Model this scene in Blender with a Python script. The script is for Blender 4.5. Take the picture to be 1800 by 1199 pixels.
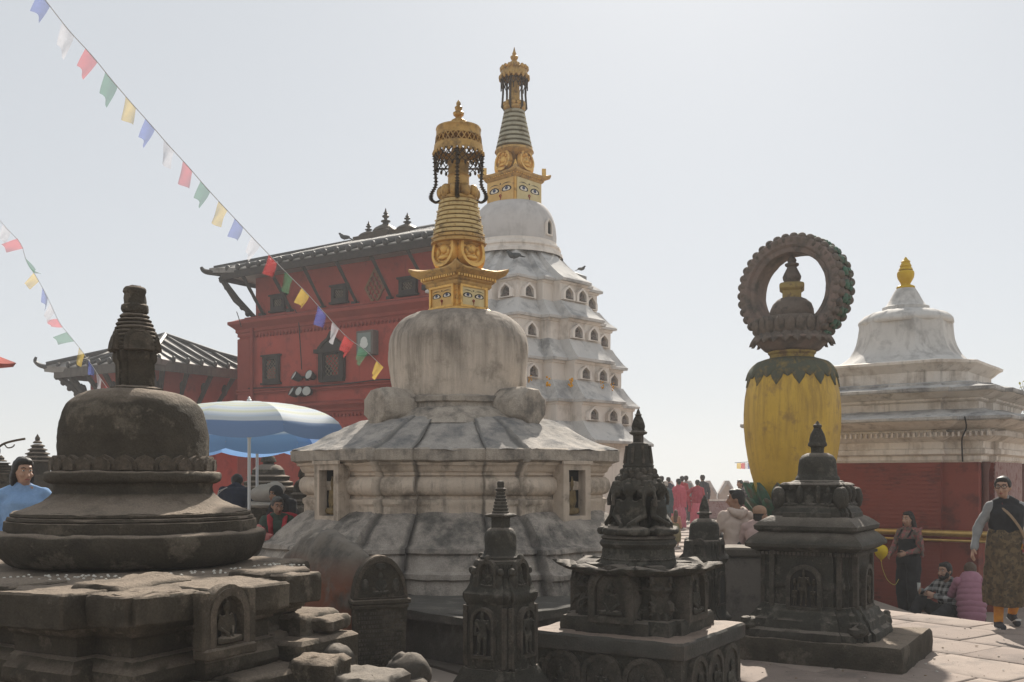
import bpy, bmesh, math, random
from mathutils import Vector, Matrix, noise
random.seed(7)
PI = math.pi
R = math.radians
sc = bpy.context.scene
COL = sc.collection
for _o in list(bpy.data.objects):
    bpy.data.objects.remove(_o)

# ------------------------------------------------------------------ camera
F, HZ, EYE = 1750.0, 842.0, 1.65
cam_d = bpy.data.cameras.new('camera')
cam_d.lens = 35.0
cam_d.sensor_width = 36.0
cam_d.shift_y = (HZ - 599.5) / 1800.0
cam_d.clip_start = 0.05
cam_d.clip_end = 9000.0
cam = bpy.data.objects.new('camera', cam_d)
COL.objects.link(cam)
cam.location = (0, 0, EYE)
cam.rotation_euler = (PI / 2, 0, 0)
sc.camera = cam

# ------------------------------------------------------------------ sky and sun
SUN_EL, SUN_AZ = 39.0, 11.0          # azimuth from +Y towards +X
world = bpy.data.worlds.new('World')
sc.world = world
world.use_nodes = True
wn, wl = world.node_tree.nodes, world.node_tree.links
bg = wn['Background']
sky = wn.new('ShaderNodeTexSky')
sky.sky_type = 'NISHITA'
sky.sun_disc = False
sky.sun_elevation = R(SUN_EL)
sky.sun_rotation = R(SUN_AZ)
sky.altitude = 1350
sky.air_density = 1.0
sky.dust_density = 3.0
sky.ozone_density = 1.0
whs = wn.new('ShaderNodeHueSaturation')          # dusty air washes the blue out
whs.inputs['Saturation'].default_value = 0.42
wl.new(sky.outputs[0], whs.inputs['Color'])
wmx = wn.new('ShaderNodeMix')                      # even milky veil of the haze
wmx.data_type = 'RGBA'
wmx.inputs[0].default_value = 0.72
wmx.inputs[7].default_value = (7.5, 7.85, 8.2, 1)
wl.new(whs.outputs[0], wmx.inputs[6])
wl.new(wmx.outputs[2], bg.inputs['Color'])
bg.inputs['Strength'].default_value = 0.059

sun_d = bpy.data.lights.new('sun', 'SUN')
sun_d.energy = 4.5
sun_d.angle = R(0.6)
sun_d.color = (1.0, 0.93, 0.83)
sun = bpy.data.objects.new('sun', sun_d)
COL.objects.link(sun)
_s = Vector((math.sin(R(SUN_AZ)) * math.cos(R(SUN_EL)), math.cos(R(SUN_AZ)) * math.cos(R(SUN_EL)), math.sin(R(SUN_EL))))
sun.location = _s * 60
sun.rotation_euler = _s.to_track_quat('Z', 'Y').to_euler()

sc.view_settings.view_transform = 'Standard'
sc.view_settings.look = 'None'
sc.view_settings.exposure = 0.68
sc.view_settings.gamma = 1.0
sc.view_settings.use_curve_mapping = False
sc.render.engine = 'CYCLES'
sc.cycles.max_bounces = 6
sc.cycles.diffuse_bounces = 3
sc.cycles.volume_bounces = 1
sc.cycles.use_denoising = True


def at(px, py, Y):
    """world point seen at photograph pixel (px, py) at depth Y"""
    return Vector(((px - 900) * Y / F, Y, EYE - (py - HZ) * Y / F))


# ------------------------------------------------------------------ materials
MATS = {}


def mat(name, c1, c2=None, scale=5, c3=None, s3=2.5, t3=.55, w3=.12, streak=None, st=.5, sscale=9, rough=.88,
        bump=.25, bscale=35, metal=0.0, trans=0.0, alt=None, fine=.0, spec=.3):
    if name in MATS:
        return MATS[name]
    m = bpy.data.materials.new(name)
    m.use_nodes = True
    n, l = m.node_tree.nodes, m.node_tree.links
    b = n['Principled BSDF']
    tc = n.new('ShaderNodeTexCoord')
    oi = n.new('ShaderNodeObjectInfo')
    va = n.new('ShaderNodeVectorMath')
    va.operation = 'MULTIPLY_ADD'
    l.new(oi.outputs['Random'], va.inputs[0])
    va.inputs[1].default_value = (9, 7, 5)
    l.new(tc.outputs['Object'], va.inputs[2])
    co = va.outputs[0]

    def nz(s, detail=6, ro=.6, vec=None):
        t = n.new('ShaderNodeTexNoise')
        t.inputs['Scale'].default_value = s
        t.inputs['Detail'].default_value = detail
        t.inputs['Roughness'].default_value = ro
        l.new(vec or co, t.inputs['Vector'])
        return t.outputs['Fac']

    def ramp(v, a, bb):
        t = n.new('ShaderNodeMapRange')
        t.inputs['From Min'].default_value = a
        t.inputs['From Max'].default_value = bb
        t.clamp = True
        l.new(v, t.inputs['Value'])
        return t.outputs['Result']

    def mixc(fac, a, bb):
        t = n.new('ShaderNodeMix')
        t.data_type = 'RGBA'
        if isinstance(fac, (int, float)):
            t.inputs[0].default_value = fac
        else:
            l.new(fac, t.inputs[0])
        for sck, v in ((t.inputs[6], a), (t.inputs[7], bb)):
            if isinstance(v, tuple):
                sck.default_value = (*v[:3], 1)
            else:
                l.new(v, sck)
        return t.outputs[2]

    col = tuple(c1)
    if c2:
        col = mixc(ramp(nz(scale), .32, .68), tuple(c1), tuple(c2))
    if c3:
        col = mixc(ramp(nz(s3, 8, .68), t3 - w3 / 2, t3 + w3 / 2), col, tuple(c3))
    if streak:
        mp = n.new('ShaderNodeMapping')
        mp.inputs['Scale'].default_value = (sscale, sscale, sscale * .07)
        l.new(co, mp.inputs['Vector'])
        k = ramp(nz(1.0, 7, .66, mp.outputs[0]), st - .03, st + .22)
        k2 = ramp(nz(1.1, 3), .36, .62)
        mu = n.new('ShaderNodeMath')
        mu.operation = 'MULTIPLY'
        l.new(k, mu.inputs[0])
        l.new(k2, mu.inputs[1])
        col = mixc(mu.outputs[0], col, tuple(streak))
    if alt:
        col = alt(n, l, co, col, nz, ramp, mixc, tc)
    if fine:
        f = ramp(nz(90, 3), .3, .7)
        t = n.new('ShaderNodeMix')
        t.data_type = 'RGBA'
        t.blend_type = 'MULTIPLY'
        t.inputs[0].default_value = fine
        if isinstance(col, tuple):
            t.inputs[6].default_value = (*col, 1)
        else:
            l.new(col, t.inputs[6])
        l.new(f, t.inputs[7])
        col = t.outputs[2]
    if isinstance(col, tuple):
        b.inputs['Base Color'].default_value = (*col, 1)
    else:
        l.new(col, b.inputs['Base Color'])
    b.inputs['Roughness'].default_value = rough
    b.inputs['Metallic'].default_value = metal
    b.inputs['Specular IOR Level'].default_value = spec
    if bump:
        bp = n.new('ShaderNodeBump')
        bp.inputs['Strength'].default_value = bump
        bp.inputs['Distance'].default_value = .02
        l.new(nz(bscale, 8, .65), bp.inputs['Height'])
        l.new(bp.outputs[0], b.inputs['Normal'])
    if trans:
        tr = n.new('ShaderNodeBsdfTranslucent')
        if isinstance(col, tuple):
            tr.inputs['Color'].default_value = (*col, 1)
        else:
            l.new(col, tr.inputs['Color'])
        ms = n.new('ShaderNodeMixShader')
        ms.inputs[0].default_value = trans
        l.new(b.outputs[0], ms.inputs[1])
        l.new(tr.outputs[0], ms.inputs[2])
        l.new(ms.outputs[0], n['Material Output'].inputs['Surface'])
    MATS[name] = m
    return m


# ------------------------------------------------------------------ mesh builder
def circ(n, r=1.0, a0=0.0):
    return [(r * math.cos(a0 + 2 * PI * i / n), r * math.sin(a0 + 2 * PI * i / n)) for i in range(n)]


def sqr(c=0.0):
    if not c:
        return [(-1, -1), (1, -1), (1, 1), (-1, 1)]
    d = 1 - c
    return [(-d, -1), (d, -1), (1, -d), (1, d), (d, 1), (-d, 1), (-1, d), (-1, -d)]


def redent(q):
    out = []
    for k in range(4):
        c, s = round(math.cos(k * PI / 2)), round(math.sin(k * PI / 2))
        for x, y in q:
            out.append((x * c - y * s, x * s + y * c))
    return out


STUPA_PLAN = redent([(1, .26), (.88, .26), (.88, .44), (.77, .44), (.77, .77), (.44, .77), (.44, .88), (.26, .88), (.26, 1)])
BAY_PLAN = redent([(1, .37), (.94, .37), (.925, .39), (.80, .516), (.776, .494), (.494, .776), (.516, .80), (.39, .925), (.37, .94), (.37, 1)])
NOTCH = redent([(1, .7), (.86, .7), (.86, .86), (.7, .86), (.7, 1)])


def dens(poly, L):
    out = []
    for i, p in enumerate(poly):
        q = poly[(i + 1) % len(poly)]
        n = max(1, round(math.hypot(q[0] - p[0], q[1] - p[1]) / L))
        out += [(p[0] + (q[0] - p[0]) * t / n, p[1] + (q[1] - p[1]) * t / n) for t in range(n)]
    return out


def spl(pts, n=4):
    """Catmull-Rom through a list of tuples"""
    out = []
    P = [pts[0]] + list(pts) + [pts[-1]]
    for i in range(1, len(P) - 2):
        for k in range(n):
            t = k / n
            out.append(tuple(.5 * (2 * b + (c - a) * t + (2 * a - 5 * b + 4 * c - d) * t * t + (3 * b - a - 3 * c + d) * t ** 3)
                             for a, b, c, d in zip(P[i - 1], P[i], P[i + 1], P[i + 2])))
    out.append(tuple(pts[-1]))
    return out


def TR(loc=(0, 0, 0), rz=0.0, rx=0.0, ry=0.0, s=1.0):
    S = Matrix.Diagonal((s, s, s, 1)) if isinstance(s, (int, float)) else Matrix.Diagonal((*s, 1))
    return Matrix.Translation(loc) @ Matrix.Rotation(rz, 4, 'Z') @ Matrix.Rotation(ry, 4, 'Y') @ Matrix.Rotation(rx, 4, 'X') @ S


class MB:
    def __init__(s):
        s.v, s.f, s.m, s.mi = [], [], [], 0

    def add(s, verts, faces, M=None, mi=None):
        o = len(s.v)
        if M is not None:
            verts = [M @ Vector(p) for p in verts]
        s.v += [tuple(p) for p in verts]
        s.f += [tuple(i + o for i in f) for f in faces]
        s.m += [s.mi if mi is None else mi] * len(faces)
        return s

    def join(s, d, M=None, mi=None):
        return s.add(d[0], d[1], M, mi)

    def loft(s, poly, prof, M=None, caps=(True, True), mi=None):
        n = len(poly)
        V, Fc = [], []
        for p in prof:
            r, z = p[0], p[1]
            ry = p[2] if len(p) > 2 else r
            V += [(x * r, y * ry, z) for x, y in poly]
        for k in range(len(prof) - 1):
            a, b = k * n, (k + 1) * n
            for i in range(n):
                j = (i + 1) % n
                Fc.append((a + i, a + j, b + j, b + i))
        if caps[0]:
            Fc.append(tuple(range(n - 1, -1, -1)))
        if caps[1]:
            Fc.append(tuple(range((len(prof) - 1) * n, len(prof) * n)))
        if prof[-1][1] < prof[0][1]:
            Fc = [f[::-1] for f in Fc]
        return s.add(V, Fc, M, mi)

    def lathe(s, prof, n=32, M=None, caps=(True, True), mi=None):
        return s.loft(circ(n), prof, M, caps, mi)

    def box(s, x0, x1, y0, y1, z0, z1, M=None, b=0.0, mi=None):
        cx, cy = (x0 + x1) / 2, (y0 + y1) / 2
        hx, hy = (x1 - x0) / 2, (y1 - y0) / 2
        if not b:
            pl = [(x0, y0), (x1, y0), (x1, y1), (x0, y1)]
            return s.loft(pl, [(1, z0), (1, z1)], M, mi=mi)
        V, n = [], 8
        for d, z in ((b, z0), (0, z0 + b), (0, z1 - b), (b, z1)):
            ax, ay = hx - d, hy - d
            V += [(cx + u, cy + w, z) for u, w in ((-ax + b, -ay), (ax - b, -ay), (ax, -ay + b), (ax, ay - b), (ax - b, ay), (-ax + b, ay), (-ax, ay - b), (-ax, -ay + b))]
        Fc = [tuple(range(7, -1, -1)), tuple(range(24, 32))]
        for k in range(3):
            for i in range(n):
                j = (i + 1) % n
                Fc.append((k * n + i, k * n + j, k * n + n + j, k * n + n + i))
        return s.add(V, Fc, M, mi)

    def etube(s, pts, rx, ry=None, n=10, M=None, caps=True, mi=None, up=Vector((0, 1, 0)), round_ends=False):
        """tube along points; rx / ry radii lists (or scalar)"""
        pts = [Vector(p) for p in pts]
        N = len(pts)
        rx = [rx] * N if isinstance(rx, (int, float)) else list(rx)
        ry = rx if ry is None else ([ry] * N if isinstance(ry, (int, float)) else list(ry))
        if round_ends:
            a, b = (pts[0] - pts[1]).normalized(), (pts[-1] - pts[-2]).normalized()
            hp, hx, hy = [], [], []
            for ang in (80, 50, 25):
                hp.append(pts[0] + a * rx[0] * math.sin(R(ang)))
                hx.append(rx[0] * math.cos(R(ang)))
                hy.append(ry[0] * math.cos(R(ang)))
            tp, tx, ty = [], [], []
            for ang in (25, 50, 80):
                tp.append(pts[-1] + b * rx[-1] * math.sin(R(ang)))
                tx.append(rx[-1] * math.cos(R(ang)))
                ty.append(ry[-1] * math.cos(R(ang)))
            pts, rx, ry = hp + pts + tp, hx + rx + tx, hy + ry + ty
            N = len(pts)
        V, Fc = [], []
        prev = None
        for i, p in enumerate(pts):
            d = (pts[min(i + 1, N - 1)] - pts[max(i - 1, 0)])
            d = d.normalized() if d.length > 1e-9 else Vector((0, 0, 1))
            u = (up if prev is None else prev)
            y = u - d * u.dot(d)
            if y.length < 1e-3:
                y = Vector((1, 0, 0)) - d * d.x
                if y.length < 1e-3:
                    y = Vector((0, 1, 0))
            y.normalize()
            prev = y
            x = y.cross(d)
            for k in range(n):
                a = 2 * PI * k / n
                V.append(p + x * (rx[i] * math.cos(a)) + y * (ry[i] * math.sin(a)))
        for i in range(N - 1):
            for k in range(n):
                j = (k + 1) % n
                Fc.append((i * n + k, i * n + j, i * n + n + j, i * n + n + k))
        if caps:
            Fc.append(tuple(range(n - 1, -1, -1)))
            Fc.append(tuple(range((N - 1) * n, N * n)))
        return s.add(V, Fc, M, mi)

    def ell(s, c, r, M=None, nu=14, nv=9, rot=None, mi=None):
        if isinstance(r, (int, float)):
            r = (r, r, r)
        L = Matrix.Translation(c) @ (rot.to_4x4() if rot is not None else Matrix.Identity(4)) @ Matrix.Diagonal((*r, 1))
        V = [L @ Vector((0, 0, -1))]
        for j in range(1, nv):
            t = -PI / 2 + PI * j / nv
            V += [L @ Vector((math.cos(t) * math.cos(2 * PI * i / nu), math.cos(t) * math.sin(2 * PI * i / nu), math.sin(t))) for i in range(nu)]
        V.append(L @ Vector((0, 0, 1)))
        Fc = [(0, 1 + (i + 1) % nu, 1 + i) for i in range(nu)]
        for j in range(nv - 2):
            a, b = 1 + j * nu, 1 + (j + 1) * nu
            Fc += [(a + i, a + (i + 1) % nu, b + (i + 1) % nu, b + i) for i in range(nu)]
        t = len(V) - 1
        a = 1 + (nv - 2) * nu
        Fc += [(a + i, a + (i + 1) % nu, t) for i in range(nu)]
        return s.add(V, Fc, M, mi)

    def prism(s, pts, y0, y1, M=None, mi=None):
        """outline in x,z extruded along y (y0 is the front, towards -y)"""
        n = len(pts)
        V = [(x, y0, z) for x, z in pts] + [(x, y1, z) for x, z in pts]
        Fc = [tuple(range(n)), tuple(range(2 * n - 1, n - 1, -1))]
        Fc += [(i, i + n, (i + 1) % n + n, (i + 1) % n) for i in range(n)]
        return s.add(V, Fc, M, mi)

    def frame(s, outer, inner, y0, y1, M=None, mi=None):
        """ring between two outlines of equal point count (closed), with thickness"""
        n = len(outer)
        V = [(x, y0, z) for x, z in outer] + [(x, y0, z) for x, z in inner] + [(x, y1, z) for x, z in outer] + [(x, y1, z) for x, z in inner]
        Fc = []
        for i in range(n):
            j = (i + 1) % n
            Fc += [(i, j, n + j, n + i), (2 * n + i, 3 * n + i, 3 * n + j, 2 * n + j), (i, 2 * n + i, 2 * n + j, j), (n + i, n + j, 3 * n + j, 3 * n + i)]
        return s.add(V, Fc, M, mi)

    def build(s, name, mats, parent=None, rough=0, rs=3, L=None, ang=38, loc=None, rz=0, fix=True, tri=False):
        me = bpy.data.meshes.new(name)
        me.from_pydata(s.v, [], s.f)
        for m in (mats if isinstance(mats, (list, tuple)) else [mats]):
            me.materials.append(m)
        me.polygons.foreach_set('material_index', s.m)
        if L or fix or rough or tri:
            bm = bmesh.new()
            bm.from_mesh(me)
            if L:
                bmesh.ops.triangulate(bm, faces=[f for f in bm.faces if len(f.verts) > 4])
                for _ in range(7):
                    es = [e for e in bm.edges if e.calc_length() > L]
                    if not es:
                        break
                    bmesh.ops.subdivide_edges(bm, edges=es, cuts=1, use_grid_fill=True)
                    bmesh.ops.triangulate(bm, faces=[f for f in bm.faces if len(f.verts) > 4])
            if fix:
                bmesh.ops.recalc_face_normals(bm, faces=bm.faces)
            if rough:
                bm.normal_update()
                off = Vector((random.random() * 50, random.random() * 50, random.random() * 50))
                mv = []
                for v in bm.verts:
                    p = v.co * rs + off
                    mv.append(v.normal * (rough * (noise.noise(p) * .8 + .5 * noise.noise(p * 2.7) + .35 * noise.noise(p * 7.1))))
                for v, d in zip(bm.verts, mv):
                    v.co += d
            bm.to_mesh(me)
            bm.free()
        me.polygons.foreach_set('use_smooth', [True] * len(me.polygons))
        if ang is not None:
            me.set_sharp_from_angle(angle=R(ang))
        me.update()
        o = bpy.data.objects.new(name, me)
        COL.objects.link(o)
        if parent is not None:
            o.parent = parent
        if loc is not None:
            o.location = loc
        o.rotation_euler = (0, 0, rz)
        return o


def tag(o, label=None, cat=None, group=None, kind=None):
    if label:
        o['label'] = label
    if cat:
        o['category'] = cat
    if group:
        o['group'] = group
    if kind:
        o['kind'] = kind
    return o


def thing(name, label, cat, loc=(0, 0, 0), rz=0.0, group=None):
    o = bpy.data.objects.new(name, None)
    o.empty_display_size = .2
    COL.objects.link(o)
    o.location = loc
    o.rotation_euler = (0, 0, rz)
    return tag(o, label, cat, group)


def inst(src, parent, M):
    """a copy of a part sharing mesh data, placed by matrix in the parent's space"""
    c = src.copy()
    COL.objects.link(c)
    c.parent = parent
    c.matrix_local = M
    return c


def copy_tree(o, parent=None):
    c = o.copy()
    COL.objects.link(c)
    if parent is not None:
        c.parent = parent
    for ch in list(o.children):
        copy_tree(ch, c)
    return c


# voxel remesh: joins overlapping shapes into one continuous skin


def remesh(mb, voxel, smooth=2, rough=0, rs=8):
    me = bpy.data.meshes.new('t')
    me.from_pydata(mb.v, [], mb.f)
    o = bpy.data.objects.new('t', me)
    COL.objects.link(o)
    md = o.modifiers.new('r', 'REMESH')
    md.mode = 'VOXEL'
    md.voxel_size = voxel
    if smooth:
        sm = o.modifiers.new('s', 'SMOOTH')
        sm.iterations = smooth
        sm.factor = .5
    dg = bpy.context.evaluated_depsgraph_get()
    ev = o.evaluated_get(dg)
    m2 = ev.to_mesh()
    V = [v.co.copy() for v in m2.vertices]
    if rough:
        off = Vector((random.random() * 30,) * 3)
        N = [v.normal.copy() for v in m2.vertices]
        V = [v + n * rough * (noise.noise(v * rs + off) + .5 * noise.noise(v * rs * 2.1 + off)) for v, n in zip(V, N)]
    Fc = [tuple(p.vertices) for p in m2.polygons]
    V = [tuple(v) for v in V]
    ev.to_mesh_clear()
    bpy.data.objects.remove(o)
    bpy.data.meshes.remove(me)
    return V, Fc


def cap(mb, a, b, ra, rb=None, n=10):
    mb.etube([a, b], [ra, ra if rb is None else rb], n=n, round_ends=True)


def arch(w, h, n=12, point=0.0, base=0.0):
    """outline x,z of an arched opening: width w, total height h, round or pointed top"""
    r = w / 2
    z0 = h - r * (1 + point)
    pts = [(-r, base)]
    pts += [(r, base)]
    for i in range(n + 1):
        a = PI * i / n
        x, z = r * math.cos(a), math.sin(a) * r
        if point:
            t = 1 - abs(x) / r
            z = r * (1 + point) * (math.sin(a) ** .8 * (1 - .35) + .35 * t * t)
        pts.append((x, z0 + z))
    return pts

# ------------------------------------------------------------------ material palette
def dust_and_sun(col, amt=.75, lo=.55, hi=.95):  # pale dust on upward faces, brightened to paint sunlight into the tops
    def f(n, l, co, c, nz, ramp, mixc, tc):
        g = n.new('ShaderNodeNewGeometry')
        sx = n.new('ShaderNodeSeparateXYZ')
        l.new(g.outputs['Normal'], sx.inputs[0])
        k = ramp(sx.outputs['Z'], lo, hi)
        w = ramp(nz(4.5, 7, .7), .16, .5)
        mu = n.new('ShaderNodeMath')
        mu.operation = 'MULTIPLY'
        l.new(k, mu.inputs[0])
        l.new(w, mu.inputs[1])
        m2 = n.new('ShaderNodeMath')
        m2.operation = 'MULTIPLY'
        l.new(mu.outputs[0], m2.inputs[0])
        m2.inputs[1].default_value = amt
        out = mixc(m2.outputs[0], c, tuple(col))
        # arrises rubbed pale by hands, and scattered pale lichen dots
        e = ramp(g.outputs['Pointiness'], .53, .64)
        m3 = n.new('ShaderNodeMath')
        m3.operation = 'MULTIPLY'
        l.new(e, m3.inputs[0])
        l.new(ramp(nz(9, 6, .7), .35, .65), m3.inputs[1])
        out = mixc(m3.outputs[0], out, tuple(x * .48 for x in col))
        v = n.new('ShaderNodeTexVoronoi')
        v.inputs['Scale'].default_value = 26
        l.new(co, v.inputs['Vector'])
        m4 = n.new('ShaderNodeMath')
        m4.operation = 'MULTIPLY'
        l.new(ramp(v.outputs['Distance'], .22, .10), m4.inputs[0])
        l.new(ramp(nz(3.5, 5, .7), .52, .66), m4.inputs[1])
        return mixc(m4.outputs[0], out, tuple(x * .7 for x in col))
    return f


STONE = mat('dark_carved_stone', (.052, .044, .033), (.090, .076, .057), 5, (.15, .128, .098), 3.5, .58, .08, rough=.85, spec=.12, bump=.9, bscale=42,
            alt=dust_and_sun((.33, .265, .205), .9, .5, .95), fine=.35)
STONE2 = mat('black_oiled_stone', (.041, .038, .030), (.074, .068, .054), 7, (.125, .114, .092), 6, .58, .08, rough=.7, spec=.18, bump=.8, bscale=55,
             alt=dust_and_sun((.28, .235, .19), .9, .6, .95), fine=.35)
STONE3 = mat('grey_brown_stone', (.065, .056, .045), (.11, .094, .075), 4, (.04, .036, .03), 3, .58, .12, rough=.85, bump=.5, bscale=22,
             alt=dust_and_sun((.30, .25, .20), .6), fine=.3)
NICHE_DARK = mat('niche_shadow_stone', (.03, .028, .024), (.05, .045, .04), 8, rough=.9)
VERMILION = mat('vermilion_powder', (.30, .055, .03), (.16, .06, .04), 14, rough=.9)
OCHRE = mat('ochre_stained_render', (.20, .085, .05), (.13, .07, .05), 3, (.075, .065, .055), 2.5, .52, .14, streak=(.05, .045, .04), st=.48, rough=.9)

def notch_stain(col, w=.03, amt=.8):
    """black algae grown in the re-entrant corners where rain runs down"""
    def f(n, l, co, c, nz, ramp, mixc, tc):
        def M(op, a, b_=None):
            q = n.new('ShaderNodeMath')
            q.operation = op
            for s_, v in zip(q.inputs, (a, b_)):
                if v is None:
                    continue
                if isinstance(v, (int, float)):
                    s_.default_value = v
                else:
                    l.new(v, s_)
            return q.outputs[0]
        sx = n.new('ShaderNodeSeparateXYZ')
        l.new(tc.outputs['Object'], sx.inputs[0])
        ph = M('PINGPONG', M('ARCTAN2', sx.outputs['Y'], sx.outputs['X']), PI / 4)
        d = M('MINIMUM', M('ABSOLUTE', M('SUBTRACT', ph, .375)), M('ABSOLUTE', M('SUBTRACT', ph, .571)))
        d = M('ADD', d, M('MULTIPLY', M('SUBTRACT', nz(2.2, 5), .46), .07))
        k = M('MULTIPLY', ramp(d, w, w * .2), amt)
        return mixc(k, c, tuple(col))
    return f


WHITE = mat('lime_wash', (.82, .755, .68), (.74, .67, .59), 3, (.58, .505, .43), 2.2, .56, .12, streak=(.17, .145, .12), st=.54, rough=.92, bump=.5, bscale=18, fine=.12)
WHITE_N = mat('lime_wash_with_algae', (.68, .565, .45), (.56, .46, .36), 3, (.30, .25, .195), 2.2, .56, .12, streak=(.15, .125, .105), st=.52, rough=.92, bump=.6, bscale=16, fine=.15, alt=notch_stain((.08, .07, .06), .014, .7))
WHITE_OLD = mat('weathered_lime_wash', (.54, .465, .38), (.40, .345, .285), 3.2, (.19, .17, .145), 2.6, .56, .16, streak=(.10, .09, .08), st=.52, rough=.95, bump=.9, bscale=14, fine=.3)
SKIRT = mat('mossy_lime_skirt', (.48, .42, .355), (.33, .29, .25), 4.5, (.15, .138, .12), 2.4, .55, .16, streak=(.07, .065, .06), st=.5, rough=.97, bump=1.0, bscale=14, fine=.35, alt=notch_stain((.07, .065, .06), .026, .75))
ROOFW = mat('sooty_lime_roof', (.60, .57, .53), (.47, .45, .425), 2.4, (.28, .27, .26), 2.2, .55, .16, streak=(.08, .08, .08), st=.55, rough=.95, bump=.8, bscale=13, fine=.3)
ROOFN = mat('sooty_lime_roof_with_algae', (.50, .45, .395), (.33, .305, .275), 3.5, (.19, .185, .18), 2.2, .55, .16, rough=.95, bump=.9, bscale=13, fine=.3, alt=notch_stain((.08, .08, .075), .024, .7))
FARW = mat('far_white_wash', (.78, .71, .635), (.68, .61, .54), 1.2, (.52, .455, .39), 1.1, .58, .12, streak=(.24, .21, .18), st=.58, sscale=5, rough=.92, bump=.25, bscale=8)
FARR = mat('far_grey_roof', (.66, .63, .59), (.53, .51, .485), 2, (.33, .32, .31), 1.6, .57, .14, rough=.95, bump=.6, bscale=9, fine=.2)


def dome_stain(z0, z1, col):
    """soot washed down from the top of a dome in ragged vertical tongues"""
    def f(n, l, co, c, nz, ramp, mixc, tc):
        sx = n.new('ShaderNodeSeparateXYZ')
        l.new(tc.outputs['Object'], sx.inputs[0])
        mp = n.new('ShaderNodeMapping')
        mp.inputs['Scale'].default_value = (7, 7, .5)
        l.new(tc.outputs['Object'], mp.inputs['Vector'])
        v = nz(1.0, 7, .7, mp.outputs[0])
        a = n.new('ShaderNodeMath')
        a.operation = 'MULTIPLY_ADD'
        l.new(v, a.inputs[0])
        a.inputs[1].default_value = (z1 - z0) * 1.5
        l.new(sx.outputs['Z'], a.inputs[2])
        k = ramp(a.outputs[0], z0 + (z1 - z0) * .95, z0 + (z1 - z0) * 2.0)
        m2 = n.new('ShaderNodeMath')
        m2.operation = 'MULTIPLY'
        l.new(k, m2.inputs[0])
        m2.inputs[1].default_value = .85
        return mixc(m2.outputs[0], c, tuple(col))
    return f


GOLD = mat('gilded_copper', (.80, .50, .15), (.66, .39, .11), 9, (.24, .135, .055), 7, .6, .14, rough=.42, bump=.2, bscale=60, metal=.65)
GOLD_OLD = mat('tarnished_gilding', (.56, .35, .12), (.42, .25, .085), 10, (.22, .14, .065), 7, .58, .16, rough=.5, bump=.3, bscale=60, metal=.6)
PALE_GOLD = mat('pale_worn_gilding', (.62, .46, .21), (.48, .34, .14), 6, (.24, .16, .08), 6, .6, .12, rough=.45, bump=.2, bscale=40, metal=.4)
GREY_GOLD = mat('greyed_gilding', (.42, .38, .27), (.31, .28, .20), 5, (.20, .15, .08), 4, .6, .12, rough=.5, bump=.15, bscale=40, metal=.35)
DARK_BRONZE = mat('dark_bronze', (.045, .036, .025), (.09, .06, .035), 10, rough=.5, metal=.5)
FACE_GOLD = mat('painted_gold_panel', (.66, .42, .15), (.56, .34, .11), 6, (.36, .2, .07), 5, .62, .1, rough=.45, metal=.35, bump=.12)
FACE_PALE = mat('pale_gold_panel', (.66, .54, .29), (.56, .44, .22), 6, rough=.45, metal=.3, bump=.12)
INK = mat('black_paint', (.018, .014, .012), rough=.6, bump=0)
EYE_W = mat('white_paint', (.72, .66, .55), rough=.6, bump=0)
EYE_B = mat('blue_paint', (.05, .06, .12), rough=.5, bump=0)
RED_P = mat('red_paint', (.30, .035, .025), rough=.6, bump=0)

TEMPLE_RED = mat('temple_red_wash', (.40, .082, .06), (.33, .068, .05), 1.2, (.22, .052, .042), 1.6, .6, .14, streak=(.11, .035, .03), st=.6, sscale=6, rough=.9, bump=.25, bscale=16)
TEMPLE_RED2 = mat('temple_red_ledge', (.30, .065, .046), (.24, .05, .038), 2, rough=.9, bump=.2)
DARK_WOOD = mat('dark_timber', (.030, .026, .024), (.055, .045, .038), 6, rough=.8, bump=.5, bscale=25)
LATTICE = mat('lattice_timber', (.20, .17, .13), (.14, .115, .09), 8, rough=.85)
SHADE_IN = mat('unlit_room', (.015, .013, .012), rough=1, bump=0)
TIN = mat('grey_metal_sheet', (.27, .255, .235), (.20, .185, .17), 1.5, (.13, .115, .10), 1.8, .6, .15, rough=.6, metal=.2, bump=.1)
SEAM = mat('dark_metal_rib', (.06, .058, .056), (.09, .085, .08), 4, rough=.55, metal=.3, bump=.1)
BRICK_RED = mat('shrine_red_brick_paint', (.27, .072, .052), (.21, .058, .044), 2, (.13, .042, .036), 2.2, .6, .14, rough=.85, bump=.3, bscale=20)
MAUVE = mat('peeling_mauve_render', (.36, .25, .23), (.29, .18, .17), 7, (.22, .10, .09), 9, .56, .1, rough=.92, bump=.5)
BRASS = mat('brass_rail', (.58, .40, .15), (.42, .27, .09), 6, rough=.4, metal=.7, bump=.05)

def vajra_stain(n, l, co, c, nz, ramp, mixc, tc):
    sx = n.new('ShaderNodeSeparateXYZ')
    l.new(tc.outputs['Object'], sx.inputs[0])
    mp = n.new('ShaderNodeMapping')
    mp.inputs['Scale'].default_value = (8, 8, .7)
    l.new(tc.outputs['Object'], mp.inputs['Vector'])
    k = ramp(nz(1.0, 8, .72, mp.outputs[0]), .44, .68)
    h = ramp(sx.outputs['Z'], 1.0, 3.3)
    mu = n.new('ShaderNodeMath')
    mu.operation = 'MULTIPLY'
    l.new(k, mu.inputs[0])
    l.new(h, mu.inputs[1])
    m5 = n.new('ShaderNodeMath')
    m5.operation = 'MULTIPLY'
    l.new(mu.outputs[0], m5.inputs[0])
    m5.inputs[1].default_value = .7
    return mixc(m5.outputs[0], c, (.20, .12, .04))


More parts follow.
